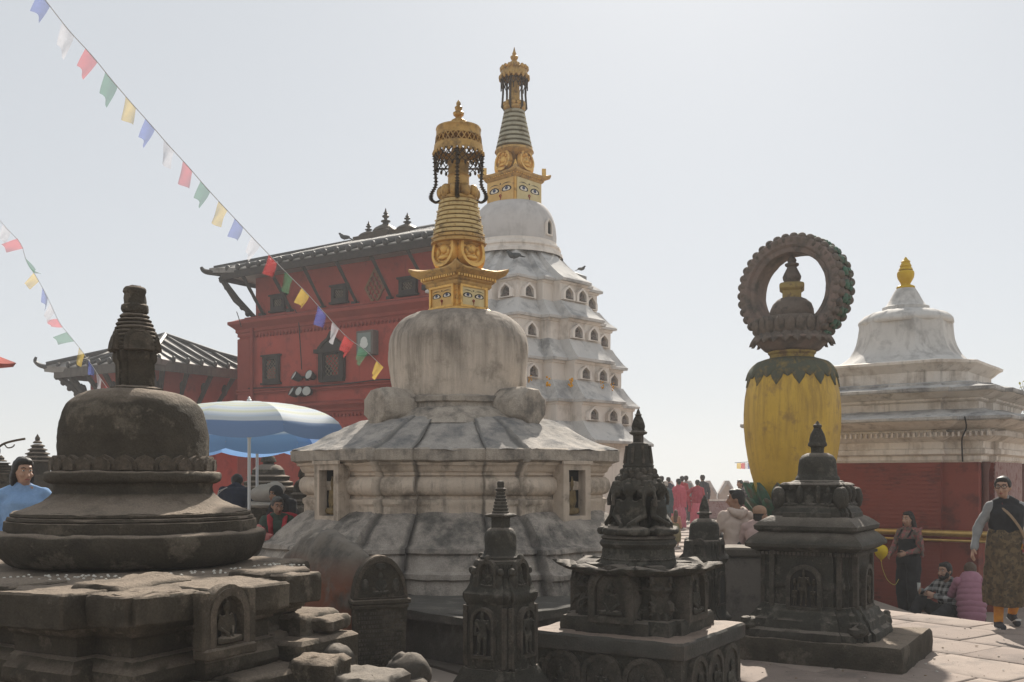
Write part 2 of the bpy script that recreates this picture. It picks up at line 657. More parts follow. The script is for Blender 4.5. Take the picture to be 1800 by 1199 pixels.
YELLOW = mat('yellow_gloss_paint', (.62, .40, .06), (.52, .33, .05), 1.6, (.38, .24, .06), 3, .6, .12, rough=.5, bump=.2, bscale=10, alt=vajra_stain)
YELLOW2 = mat('bright_yellow_paint', (.62, .40, .02), (.50, .31, .02), 5, rough=.5, bump=.1)
LEAF_GREEN = mat('flaking_green_paint', (.045, .12, .075), (.07, .15, .10), 6, (.13, .10, .075), 4, .55, .12, streak=(.05, .06, .045), st=.48, rough=.75)
GREY_GREEN = mat('worn_grey_green_paint', (.10, .105, .07), (.075, .075, .06), 5, (.22, .16, .06), 5, .56, .14, rough=.85, bump=.4)
PINK_STONE = mat('faded_pink_stone', (.26, .195, .165), (.19, .15, .13), 4, (.13, .115, .10), 3.5, .54, .14, rough=.9, bump=.5, bscale=18, fine=.25)
PETAL_STONE = mat('brown_grey_petal_stone', (.20, .16, .13), (.14, .115, .095), 5, (.09, .08, .07), 4, .56, .12, rough=.9, bump=.5, bscale=20, fine=.25)

def slab_tint(n, l, co, c, nz, ramp, mixc, tc):
    oi = n.new('ShaderNodeObjectInfo')
    return mixc(ramp(oi.outputs['Random'], 0.0, 1.6), c, (.17, .125, .105))


PAVE = mat('pinkish_paving_stone', (.37, .295, .245), (.30, .24, .20), 2.5, (.20, .165, .14), 1.9, .57, .12, rough=.85, bump=.35, bscale=25, fine=.2, alt=slab_tint)
GROUND = mat('dusty_ground', (.30, .25, .21), (.25, .21, .175), .8, (.2, .165, .14), .6, .58, .14, rough=.95, bump=.3, bscale=6)
VALLEY = mat('far_valley', (.10, .12, .09), (.17, .16, .14), .02, rough=1, bump=0)
PLAIN_GREY = mat('light_grey_metal', (.50, .50, .50), rough=.4, metal=.3, bump=0)
CABLE = mat('black_cable', (.02, .02, .02), rough=.6, bump=0)
GREEN_PANEL = mat('green_grey_panel', (.17, .21, .19), (.22, .25, .23), 4, rough=.5, bump=0)
BIRD = mat('pigeon_feathers', (.06, .065, .065), (.10, .10, .10), 20, rough=.7)
BARK = mat('grey_bark', (.09, .075, .06), (.14, .12, .10), 8, rough=.95)
LEAFY = mat('yellowing_leaf', (.30, .27, .05), (.14, .17, .04), 6, rough=.7, bump=0, trans=.4)
WICKER = mat('woven_cane', (.42, .28, .13), (.30, .19, .08), 20, rough=.8, bump=.4, bscale=60)
SACK = mat('pale_sack_cloth', (.42, .38, .34), (.33, .30, .27), 6, rough=.95)
BALLOON = mat('yellow_balloon_rubber', (.75, .55, .02), rough=.25, bump=0, trans=.25)


def cloth(name, c, c2=None, tr=0.0, rough=.9, **k):
    return mat(name, c, c2 or tuple(x * .8 for x in c), k.pop('scale', 14), rough=rough, bump=k.pop('bump', .15), bscale=70, trans=tr, **k)


FLAG = {
    'blue': cloth('blue_flag_cloth', (.13, .18, .52), tr=.55, bump=0), 'white': cloth('white_flag_cloth', (.66, .65, .68), tr=.5, bump=0),
    'red': cloth('red_flag_cloth', (.62, .09, .09), tr=.55, bump=0), 'green': cloth('green_flag_cloth', (.09, .24, .14), tr=.5, bump=0),
    'yellow': cloth('yellow_flag_cloth', (.70, .52, .13), tr=.55, bump=0)}

for _m in FLAG.values():      # thin cloth: some sky shows through the weave
    _n, _l = _m.node_tree.nodes, _m.node_tree.links
    _o = _n['Material Output']
    _src = _o.inputs['Surface'].links[0].from_socket
    _t = _n.new('ShaderNodeBsdfTransparent')
    _x = _n.new('ShaderNodeMixShader')
    _x.inputs[0].default_value = .46
    _l.new(_src, _x.inputs[1])
    _l.new(_t.outputs[0], _x.inputs[2])
    _l.new(_x.outputs[0], _o.inputs['Surface'])

# ------------------------------------------------------------------ carved figure prototypes
def seated_figure(voxel=.03):
    """meditating figure about 1 unit high facing -y"""
    b = MB()
    b.ell((0, -.03, .09), (.40, .26, .09))
    for s in (-1, 1):
        cap(b, (s * .12, .03, .10), (s * .36, -.14, .10), .09, .075)
        cap(b, (s * .36, -.14, .09), (-s * .06, -.26, .09), .07, .05)
        cap(b, (s * .20, .04, .58), (s * .27, .02, .36), .062, .05)
        cap(b, (s * .27, .02, .36), (s * .06, -.19, .21), .048, .035)
    b.etube([(0, .03, .1), (0, .02, .30), (0, .02, .48), (0, .03, .60)], [.19, .15, .20, .17], [.13, .10, .12, .09], n=14)
    cap(b, (0, .02, .58), (0, .0, .72), .065)
    b.ell((0, -.01, .80), (.095, .105, .125))
    b.ell((0, .02, .93), (.05, .05, .06))
    b.ell((0, -.115, .79), (.018, .025, .035))
    for s in (-1, 1):
        b.ell((s * .10, .0, .77), (.018, .03, .06))
    return remesh(b, voxel, 1)


def standing_figure(voxel=.03):
    b = MB()
    for s in (-1, 1):
        cap(b, (s * .07, 0, .48), (s * .08, -.02, .06), .07, .04)
        cap(b, (s * .08, -.02, .04), (s * .09, -.09, .03), .035, .03)
    cap(b, (-.15, 0, .78), (-.20, -.01, .60), .045, .038)
    cap(b, (-.20, -.01, .60), (-.17, -.07, .46), .036, .03)
    cap(b, (.15, 0, .78), (.21, -.02, .62), .045, .038)
    cap(b, (.21, -.02, .62), (.16, -.09, .74), .036, .03)
    b.etube([(0, 0, .42), (.015, 0, .55), (0, 0, .66), (0, 0, .80)], [.13, .10, .13, .13], [.09, .07, .09, .07], n=12)
    b.ell((0, -.01, .91), (.06, .065, .075))
    b.ell((0, 0, .99), (.045, .045, .05))
    return remesh(b, voxel, 1)


SEAT_LO = seated_figure(.045)
SEAT_HI = seated_figure(.022)
STAND = standing_figure(.024)
FOLIAGE_CARVE = None


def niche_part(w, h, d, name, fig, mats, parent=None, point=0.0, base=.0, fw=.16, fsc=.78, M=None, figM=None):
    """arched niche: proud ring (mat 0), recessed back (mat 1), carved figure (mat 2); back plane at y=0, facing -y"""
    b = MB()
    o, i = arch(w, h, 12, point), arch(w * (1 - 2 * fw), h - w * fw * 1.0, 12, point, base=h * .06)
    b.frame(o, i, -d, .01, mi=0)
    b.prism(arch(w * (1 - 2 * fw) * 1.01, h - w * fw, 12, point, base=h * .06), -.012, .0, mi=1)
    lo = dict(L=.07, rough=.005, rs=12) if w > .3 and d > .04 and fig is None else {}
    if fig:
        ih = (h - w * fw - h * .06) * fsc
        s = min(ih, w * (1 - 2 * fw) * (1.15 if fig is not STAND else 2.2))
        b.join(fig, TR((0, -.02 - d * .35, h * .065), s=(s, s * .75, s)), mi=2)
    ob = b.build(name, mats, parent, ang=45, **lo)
    if M is not None:
        ob.matrix_local = M
    return ob


def edge_frame(poly, k, r, z, out=0.0, t=.5):
    """matrix whose -y axis is the outward normal of polygon edge k (scaled by r), at fraction t along it"""
    a, b = Vector(poly[k]) * r, Vector(poly[(k + 1) % len(poly)]) * r
    p = a.lerp(b, t)
    d = (b - a).normalized()
    nrm = Vector((d.y, -d.x))
    p = p + nrm * out
    X = Vector((d.x, d.y, 0))
    Y = Vector((-nrm.x, -nrm.y, 0))
    M = Matrix.Identity(4)
    for i in range(3):
        M[i][0], M[i][1], M[i][2] = X[i], Y[i], (0, 0, 1)[i]
    M.translation = (p.x, p.y, z)
    return M


def eyes_panel(b, w, h, M, ink=0, white=1, iris=2, red=3):
    """two painted eyes, brows, curl nose and brow mark on the plane y=0 (facing -y), width w, height h, origin at bottom centre"""
    def poly(pts, d, mi):
        b.prism(pts, -d, -d + .002, M, mi=mi)
    ey = h * .56
    for s in (-1, 1):
        cx = s * w * .25
        ew, eh = w * .17, h * .115

        def alm(k, dz=0):
            top = [(cx + ew * k * math.cos(a), ey + dz + eh * k * math.sin(a) * (1.0 if math.sin(a) > 0 else .8)) for a in [2 * PI * i / 18 for i in range(18)]]
            return [(x - s * 0, z - abs(x - cx) * .12) for x, z in top]
        poly(alm(1.18), .003, ink)
        poly(alm(.86, -eh * .06), .005, white)
        poly([(cx + ew * .38 * math.cos(a), ey + eh * .12 + eh * .62 * math.sin(a)) for a in [2 * PI * i / 14 for i in range(14)]], .007, iris)
        # heavy upper lid and brow
        def arc(z0, amp, half, th, d):
            up = [(cx + half * t, z0 + amp * (1 - t * t)) for t in [x / 5 for x in range(-5, 6)]]
            dn = [(x, z - th * (1.05 - abs(x - cx) / half)) for x, z in up[::-1]]
            poly(up + dn, d, ink)
        arc(ey + eh * .15, eh * .95, ew * 1.15, h * .04, .008)
        arc(ey + eh * 1.5, eh * .75, ew * 1.2, h * .035, .004)
    # nose: curl above, tail below
    nz = h * .30
    b.etube([Vector((w * .035 * math.cos(a), -.006, nz + w * .035 * math.sin(a))) for a in [R(k) for k in range(-60, 250, 30)]], w * .014, n=6, M=M, mi=red)
    b.etube([Vector((0, -.006, nz - w * .02)), Vector((w * .012, -.006, nz - h * .1)), Vector((0, -.006, h * .06))], [w * .016, w * .012, w * .006], n=6, M=M, mi=red)
    poly([(w * .03 * math.cos(a), h * .80 + h * .035 * math.sin(a)) for a in [2 * PI * i / 10 for i in range(10)]], .004, ink)

# ================================================================== ground, terraces, valley
LOW = -.45
PIT = [(5.05, 11.95), (7.0, 9.25), (14, 9.25), (14, 22), (5.05, 22)]


def inside(x, y, P):
    c = False
    for k in range(len(P)):
        (x0, y0), (x1, y1) = P[k - 1], P[k]
        if (y0 > y) != (y1 > y) and x < (x1 - x0) * (y - y0) / (y1 - y0) + x0:
            c = not c
    return c


gm = MB()
# hill-top sheet with a sunken strip round the right-hand shrine
G0, CS = 26, .5
NG = int(2 * G0 / CS)
low = [[inside(-G0 + (i + .5) * CS, -20 + (j + .5) * CS, PIT) for j in range(NG)] for i in range(NG)]
for i in range(NG):
    for j in range(NG):
        x, y = -G0 + i * CS, -20 + j * CS
        z = LOW if low[i][j] else -.02
        gm.add([(x, y, z), (x + CS, y, z), (x + CS, y + CS, z), (x, y + CS, z)], [(0, 1, 2, 3)])
        if low[i][j]:
            for di, dj, a, c in ((1, 0, (x + CS, y), (x + CS, y + CS)), (-1, 0, (x, y + CS), (x, y)), (0, 1, (x + CS, y + CS), (x, y + CS)), (0, -1, (x, y), (x + CS, y))):
                if not low[i + di][j + dj]:
                    gm.add([(*a, LOW), (*c, LOW), (*c, -.02), (*a, -.02)], [(0, 3, 2, 1)])
# beyond it the hill drops away to the far valley
V, Fc = [], []
ring0 = [(-G0, -20), (G0, -20), (G0, 32), (-G0, 32)]
ring0 = dens(ring0, 4)
rings = [(1, -.02), (1.5, -.03), (1.75, -3), (2.4, -14), (4.2, -38), (12, -62), (50, -66), (240, -70)]
m = len(ring0)
for k, z in rings:
    V += [(x * k, 6 + (y - 6) * k, z) for x, y in ring0]
for k in range(len(rings) - 1):
    for i in range(m):
        Fc.append((k * m + i, k * m + (i + 1) % m, (k + 1) * m + (i + 1) % m, (k + 1) * m + i))
gm.add(V, [f[::-1] for f in Fc])
go = gm.build('ground', [GROUND], ang=None, fix=False)
go.data.materials.append(VALLEY)
for p in go.data.polygons:
    if p.center.z < -2.0:
        p.material_index = 1
tag(go, kind='structure')

# ================================================================== gilded stupa tops
def lattice_ring(b, r0, r1, z0, z1, n, t, mi=None):
    """crossing bars round a cone band"""
    for k in range(n):
        for sgn in (1, -1):
            pts = []
            for j in range(4):
                f = j / 3
                a = 2 * PI * (k + sgn * f) / n
                r = r0 + (r1 - r0) * f
                pts.append((r * math.cos(a), r * math.sin(a), z0 + (z1 - z0) * f))
            b.etube(pts, t, n=4, mi=mi)


def shield(b, w, h, d, M):
    """bulged leaf-shaped gilded shield with raised rim and relief"""
    out = [(w / 2 * math.sin(a) * (1 + .10 * math.cos(a)), h * .52 - h * .48 * math.cos(a) * (1.0)) for a in [2 * PI * i / 28 for i in range(28)]]
    inn = [(x * .80, h * .52 + (z - h * .52) * .80) for x, z in out]
    b.frame(out, inn, -d, d * .6, M)
    b.prism(inn, -d * .45, d * .5, M)
    b.ell((0, -d * .35, h * .56), (w * .20, d * .7, h * .17), M)
    b.ell((0, -d * .5, h * .80), (w * .10, d * .6, h * .07), M)
    b.ell((0, -d * .45, h * .30), (w * .24, d * .7, h * .08), M)
    for s in (-1, 1):
        b.ell((s * w * .24, -d * .4, h * .45), (w * .07, d * .6, h * .12), M)
        b.ell((s * w * .20, -d * .4, h * .70), (w * .06, d * .6, h * .07), M)


# ================================================================== central white stupa
CY = 12.5
CX = (806 - 900) * CY / F
cS = F / CY


def cz(py):
    return EYE + (HZ - py) / cS


def cr(px):
    return px / cS


def cu(px):
    return px / cS / .969


CEN = thing('white_stupa', 'weathered white dome stupa with gilded spire in the middle, dark soot on its crown', 'stupa', (CX, CY, 0), R(45), 'whitewashed stupas')
PL = dens(BAY_PLAN, .07)
# skirt (flared base)
b = MB()
sk = [(cu(r), z) for r, z in [(352, .44), (350, cz(1022)), (345, cz(1004)), (338, cz(990)), (344, cz(987)), (343, cz(980)), (331, cz(976)), (326, cz(966)), (317, cz(954)), (322, cz(951)), (320, cz(945)), (306, cz(940)), (292, cz(926)), (276, cz(912)), (262, cz(902)), (252, cz(896)), (247, cz(893))]]
b.loft(dens(BAY_PLAN, .035), sk, caps=(True, False))


def flute(b, z_hi, z_lo, amt):
    """gathers the lofted render into soft folds between the bays, deepening downwards"""
    out = []
    for x, y, z in b.v:
        a = math.atan2(y, x) % (PI / 2)
        ph = a if a < PI / 4 else PI / 2 - a
        f = max(0, min(1, (z_hi - z) / (z_hi - z_lo)))
        d = min(abs(ph - .375), abs(ph - .571))
        k = 1 - amt * (.35 + .65 * f) * math.exp(-(d / .045) ** 2) + amt * .35 * f * math.cos(ph * 16)
        out.append((x * k, y * k, z))
    b.v = out


flute(b, cz(893), .44, .055)
b.build('flared_skirt', SKIRT, CEN, rough=.022, rs=5, L=.09, ang=40)
# moulded wall
b = MB()
wall = [(247, 900), (247, 884), (250, 880), (250, 874), (244, 872), (243, 868)] + \
       [(243 + 13 * math.sin(a), 868 - 15 + 15 * math.cos(a)) for a in [PI * i / 8 for i in range(1, 8)]] + \
       [(243, 838), (246, 836), (246, 832), (250, 830), (252, 826), (254, 822), (258, 820), (259, 815)]
b.loft(PL, [(cu(r), cz(y)) for r, y in wall], caps=(False, False))
b.build('moulded_wall', WHITE_N, CEN, rough=.014, rs=4, ang=40)
b = MB()
b.loft(PL, [(cu(256), cz(817)), (cu(262), cz(816)), (cu(268), cz(813)), (cu(269), cz(797)), (cu(266), cz(795)), (cu(240), cz(795))], caps=(False, False))
b.build('eave_slab', WHITE_OLD, CEN, rough=.022, rs=5, ang=40)
b = MB()
rf = [(cu(270), cz(797)), (cu(262), cz(793)), (cu(235), cz(782)), (cu(205), cz(766)), (cu(180), cz(753)), (cu(160), cz(744)), (cu(140), cz(740))]
b.loft(dens(BAY_PLAN, .035), spl(rf, 3), caps=(False, True))
flute(b, cz(744), cz(797), .022)
b.build('sloping_roof', ROOFN, CEN, rough=.028, rs=4, ang=50)
# upper round steps
b = MB()
b.lathe([(cr(168), cz(752)), (cr(160), cz(744)), (cr(150), cz(738)), (cr(138), cz(728)), (cr(124), cz(722)), (cr(122), cz(716)), (cr(127), cz(714)), (cr(127), cz(706)), (cr(121), cz(704)), (cr(112), cz(702))], 96)
b.build('dome_step', WHITE_OLD, CEN, rough=.016, rs=5)
# dome
b = MB()
dm = spl([(cr(115), cz(705)), (cr(116), cz(695)), (cr(119), cz(670)), (cr(122), cz(635)), (cr(122), cz(610)), (cr(118), cz(592)), (cr(108), cz(575)), (cr(94), cz(562)), (cr(76), cz(554)), (cr(50), cz(550)), (cr(5), cz(548))], 6)
b.lathe(dm, 96)
DOME_C = mat('central_dome_wash', (.66, .56, .46), (.55, .465, .375), 2.5, (.34, .285, .23), 2.5, .6, .14, streak=(.17, .145, .115), st=.47, rough=.93, bump=.35, bscale=18, fine=.15,
             alt=dome_stain(cz(700), cz(550), (.10, .088, .076)))
b.build('dome', DOME_C, CEN, rough=.02, rs=2.2, ang=60)
# barrel horns at the four sides
for k in range(4):
    b = MB()
    b.loft(circ(8, 1, PI / 8), spl([(.10, -.34), (.215, -.33), (.24, -.20), (.25, -.02), (.245, .12), (.22, .21), (.195, .235), (.05, .24)], 2), TR((0, 0, 0), 0, 0, PI / 2))
    ho = b.build('barrel_horn', WHITE_OLD, CEN, rough=.02, rs=4, L=.09, ang=60)
    a = k * PI / 2
    ho.location = (1.08 * math.cos(a), 1.08 * math.sin(a), cz(724))
    ho.rotation_euler = (0, 0, a)
# niches on the main faces
for k in range(36):
    pass
def long_edges(poly, axis_len):
    out = []
    for i in range(len(poly)):
        p, q = Vector(poly[i]), Vector(poly[(i + 1) % len(poly)])
        if abs((q - p).length - axis_len) < .01:
            out.append(i)
    return out


for e in long_edges(BAY_PLAN, .74):
    M = edge_frame(BAY_PLAN, e, cu(247), cz(908), out=.15)
    b = MB()
    # jamb box with a deep square opening and a figure inside
    W, H, D = .46, .64, .01
    b.frame([(-W / 2, 0), (W / 2, 0), (W / 2, H), (-W / 2, H)], [(-W * .3, .06), (W * .3, .06), (W * .3, H - .07), (-W * .3, H - .07)], -D, .15, mi=0)
    b.prism([(-W * .31, .06), (W * .31, .06), (W * .31, H - .07), (-W * .31, H - .07)], .095, .11, mi=1)
    b.box(-W * .54, W * .54, -D - .02, .0, H - .005, H + .035, mi=0)
    n_ = b.build('niche', [mat('niche_jamb_wash', (.58, .48, .38), (.46, .375, .29), 5, (.28, .23, .18), 4, .57, .12, streak=(.14, .12, .10), st=.5, rough=.92, bump=.4), SHADE_IN], CEN, rough=.006, rs=6, L=.12)
    n_.matrix_local = M
    f = MB()
    f.join(SEAT_HI, TR((0, .07, .07), s=(.24, .12, .44)))
    fo = f.build('niche_figure', mat('dull_gilt_wood', (.22, .15, .06), (.12, .085, .04), 12, rough=.7), n_)
# harmika
b = MB()
hs = .262
b.loft(sqr(), [(hs * 1.16, cz(553)), (hs * 1.16, cz(548)), (hs * 1.06, cz(545)), (hs, cz(543)), (hs, cz(509)), (hs * 1.06, cz(508))], TR(rz=PI / 4 * 0))
HAR = b.build('gilded_harmika', GOLD, CEN, rough=.004)
for k in range(4):
    b = MB()
    M0 = Matrix.Identity(4)
    b.box(-.205, .205, -.012, 0, 0, .245, mi=4)
    b.frame([(-.225, -.015), (.225, -.015), (.225, .26), (-.225, .26)], [(-.192, .012), (.192, .012), (.192, .233), (-.192, .233)], -.03, 0, mi=5)
    eyes_panel(b, .385, .245, TR((0, -.012, 0)))
    p = b.build('painted_eyes', [INK, EYE_W, EYE_B, RED_P, FACE_GOLD if k != 0 else FACE_PALE, GOLD], HAR, ang=30)
    p.matrix_local = TR((0, 0, cz(545) + .005), k * PI / 2) @ TR((0, -hs - .001, 0))
b = MB()
# cornice roof with lifted corners
N_ = 12
def corner_roof(b, rings, lift, M=None, n=10):
    """square rings (r,z) whose corners lift by lift[i] and push out"""
    V, Fc = [], []
    side = []
    for k in range(4):
        for t in range(n):
            u = -1 + 2 * t / n
            x, y = [(u, -1), (1, u), (-u, 1), (-1, -u)][k]
            side.append((x, y, abs(u) ** 5))
    m = len(side)
    for (r, z), li in zip(rings, lift):
        V += [(x * r * (1 + .10 * c * (li > 0)), y * r * (1 + .10 * c * (li > 0)), z + li * c) for x, y, c in side]
    for k in range(len(rings) - 1):
        for i in range(m):
            j = (i + 1) % m
            Fc.append((k * m + i, k * m + j, k * m + m + j, k * m + m + i))
    Fc.append(tuple(range(m - 1, -1, -1)))
    Fc.append(tuple(range((len(rings) - 1) * m, len(rings) * m)))
    b.add(V, Fc, M)


corner_roof(b, [(hs * 1.04, cz(510)), (hs * 1.12, cz(506)), (hs * 1.12, cz(502)), (hs * 1.22, cz(499)), (hs * 1.22, cz(495)), (hs * 1.32, cz(492)), (hs * 1.45, cz(487)),
                (hs * 1.55, cz(484)), (hs * 1.55, cz(481)), (hs * 1.2, cz(477)), (hs * .85, cz(473)), (hs * .6, cz(470))], [0, 0, 0, 0, 0, 0, .01, .045, .055, 0, 0, 0])
CR = b.build('harmika_roof', GOLD_OLD, CEN, rough=.004)
b = MB()
for k in range(4):
    for t in range(15):
        u = -1 + 2 * (t + .5) / 15
        b.box(-.014, .014, -.02, .02, -.016, .016, TR((0, 0, 0), k * PI / 2) @ TR((u * hs * 1.24, -hs * 1.27, cz(494))))
tag(b.build('cornice_bead_row', GOLD, CEN), kind='stuff')
for k in range(4):
    b = MB()
    shield(b, .40, .47, .06, TR(rx=R(-6)))
    s_ = b.build('gilded_shield', GOLD, CEN)
    s_.matrix_local = TR((0, 0, cz(478)), k * PI / 2) @ TR((0, -.235, 0))
b = MB()
b.lathe([(.17, cz(480)), (.17, cz(450)), (.30, cz(430)), (.33, cz(424))], 32)
b.box(-.16, .16, -.16, .16, cz(478), cz(452))
b.build('spire_neck', GOLD_OLD, CEN)
prev = None
for i in range(10):      # gilded rings of the spire
    t0, t1 = i / 10, (i + 1) / 10
    y0, y1 = 432 - 78 * t0, 432 - 78 * t1
    r0, r1 = 48.5 - 15.5 * t0 ** .9, 48.5 - 15.5 * t1 ** .9
    b = MB()
    b.lathe([(cr(r0 * .90), cz(y0)), (cr(r0), cz(y0 - 1)), (cr((r0 + r1) / 2 + .9), cz((y0 + y1) / 2)), (cr(r1 + .6), cz(y1 + 1.6)), (cr(r1 * .92), cz(y1 + 1.2)), (cr(r1 * .88), cz(y1))], 40)
    for k in range(9):
        a = 2 * PI * (k + .5 * (i % 2)) / 9
        b.ell((cr(r0 + .3) * math.cos(a), cr(r0 + .3) * math.sin(a), cz(y0 - 4)), .012, nu=6, nv=4)
    b.build('spire_ring', PALE_GOLD if i > 1 else GOLD_OLD, CEN)
for k in range(10):
    b = MB()
    b.ell((0, 0, 0), (.07, .072, .088), nu=12, nv=8)
    o = b.build('gilded_bulb', GOLD_OLD, CEN) if k == 0 else o0.copy()
    if k == 0:
        o0 = o
    else:
        COL.objects.link(o)
    a = 2 * PI * k / 10
    o.location = (cr(29) * math.cos(a), cr(29) * math.sin(a), cz(341))
    o.rotation_euler = (0, 0, a)
b = MB()
b.lathe([(cr(30), cz(356)), (cr(33), cz(353)), (cr(33), cz(349)), (cr(22), cz(346)), (cr(20), cz(330)), (cr(21), cz(328)), (cr(19), cz(326)), (cr(18.5), cz(312)), (cr(20), cz(310)), (cr(18), cz(307)), (cr(18), cz(290)), (cr(20), cz(288)), (cr(18), cz(284)), (cr(12), cz(262))], 32)
b.build('upper_neck', GOLD_OLD, CEN)
# parasol canopy
b = MB()
b.lathe([(cr(6), cz(220)), (cr(30), cz(224)), (cr(39), cz(226)), (cr(40), cz(229)), (cr(39), cz(231)), (cr(39.5), cz(243)), (cr(38.5), cz(243)), (cr(38), cz(231)), (cr(28), cz(227)), (cr(6), cz(224))], 48, caps=(True, True))
CAN = b.build('parasol_canopy', GOLD_OLD, CEN)
b = MB()
lattice_ring(b, cr(39.5), cr(41), cz(242), cz(258), 26, .008)
b.lathe([(cr(41), cz(257)), (cr(42.5), cz(257)), (cr(44), cz(270)), (cr(42), cz(270))], 48, caps=(False, False))
for k in range(28):
    a = 2 * PI * k / 28
    b.ell((cr(43.5) * math.cos(a), cr(43.5) * math.sin(a), cz(272)), (.022, .022, .03), nu=6, nv=5)
tag(b.build('pierced_valance', GOLD_OLD, CAN), kind='stuff')
b = MB()
lattice_ring(b, cr(42), cr(41), cz(270), cz(284), 22, .009)
lattice_ring(b, cr(41), cr(38), cz(284), cz(294), 22, .007)
for k in range(22):
    a = 2 * PI * k / 22
    b.ell((cr(40) * math.cos(a), cr(40) * math.sin(a), cz(296)), (.018, .018, .028), nu=6, nv=5)
tag(b.build('hanging_fringe', DARK_BRONZE, CAN), kind='stuff')
# four hanging garlands with studs
for k in range(4):
    b = MB()
    a = PI / 4 + k * PI / 2
    pts = spl([(cr(42), cz(275)), (cr(41), cz(300)), (cr(40), cz(325)), (cr(47), cz(340)), (cr(48), cz(350)), (cr(40), cz(356)), (cr(30), cz(352))], 4)
    b.etube([(r * math.cos(a), r * math.sin(a), z) for r, z in pts], .018, n=6)
    for r, z in pts[::1]:
        b.lathe([(.002, z + .012), (.034, z), (.002, z - .012)], 7, TR((r * math.cos(a), r * math.sin(a), 0)), caps=(False, False))
    b.build('garland_chain', DARK_BRONZE, CEN)
b = MB()
for k in range(2):
    b.etube([(cr(42) * math.cos(PI / 4 + k * PI / 2), cr(42) * math.sin(PI / 4 + k * PI / 2), cz(297)), (-cr(42) * math.cos(PI / 4 + k * PI / 2), -cr(42) * math.sin(PI / 4 + k * PI / 2), cz(297))], .012, n=6)
b.build('stay_rod', DARK_BRONZE, CEN)
b = MB()
b.lathe([(cr(5), cz(223)), (cr(12), cz(219)), (cr(13), cz(213)), (cr(6), cz(208)), (cr(5), cz(206)), (cr(9), cz(203)), (cr(10), cz(199)), (cr(5), cz(195)), (cr(6), cz(193)), (cr(7), cz(189)), (cr(3.5), cz(186)), (cr(4), cz(184)), (cr(4), cz(181)), (cr(.5), cz(176))], 20)
for k in range(8):
    a = 2 * PI * k / 8
    b.ell((cr(11) * math.cos(a), cr(11) * math.sin(a), cz(216)), (.03, .03, .03), nu=7, nv=5)
b.build('finial', GOLD_OLD, CEN)

# plinth it stands on
b = MB()
pp = dens([(x * 4.35, y * 4.35) for x, y in [(-1, -1), (1, -1), (1, 1), (-1, 1)]], .5)
ph = [(x * .62, y * .62) for x, y in pp]
b.loft(ph, [(1, 0), (1.005, .2), (1.0, .36), (1.03, .365), (1.03, .44), (1.02, .452)])
PLN = b.build('stone_plinth', mat('soot_black_plinth_stone', (.075, .07, .06), (.115, .105, .09), 3, (.16, .145, .12), 3, .6, .12, rough=.9, bump=.6, bscale=14, fine=.3), None, rough=.03, rs=3, L=.3, ang=45)
PLN.location = (CX + .38, CY - .05, -.0)
PLN.rotation_euler = (0, 0, R(45))
tag(PLN, 'low dark stone plinth under the weathered white stupa', 'plinth')

# ================================================================== tall far stupa
FY = 24.0
FX = (904 - 900) * FY / F
fS = F / FY


def fz(py):
    return EYE + (HZ - py) / fS


def fr(px):
    return px / fS


def fu(px):
    return px / fS / 1.089


FAR = thing('tiered_stupa', 'tall white five-tiered stupa with rows of pointed niches and slim gilded spire', 'stupa', (FX, FY, 0), R(45 + 2), 'whitewashed stupas')
FP = dens(STUPA_PLAN, .16)
tiers = [  # (wall px, wall top y, wall bottom y, eave px, eave y, roof top px, roof top y)
    (146, 514, 551, 156, 513, 84, 456), (170, 580, 617, 181, 578, 150, 549), (189, 650, 685, 200, 648, 173, 615), (210, 718, 752, 222, 716, 192, 683), (230, 784, 972, 246, 782, 213, 750)]
for i, (wp, wt, wb, ep, ey, rp, ry) in enumerate(tiers):
    b = MB()
    b.loft(FP, [(fu(wp), fz(wb)), (fu(wp), fz(wt + 6)), (fu(wp + 3), fz(wt + 5)), (fu(wp + 4), fz(wt))], caps=(False, False))
    b.build('tier_wall', FARW, FAR, rough=.012, rs=2, ang=40)
    b = MB()
    mid = ((ep + rp) / 2 - 4, (ey + ry) / 2 + 3)
    b.loft(FP, [(fu(wp - 2), fz(ey + 3)), (fu(ep), fz(ey + 3)), (fu(ep + 1), fz(ey - 1))] + [(fu(a), fz(c)) for a, c in spl([(ep - 2, ey - 3), (ep - (ep - rp) * .35, ey - (ey - ry) * .30), (ep - (ep - rp) * .72, ey - (ey - ry) * .66), (rp, ry)], 3)], caps=(True, True))
    b.build('tier_roof', FARR, FAR, rough=.014, rs=3, ang=40)
niche0 = None
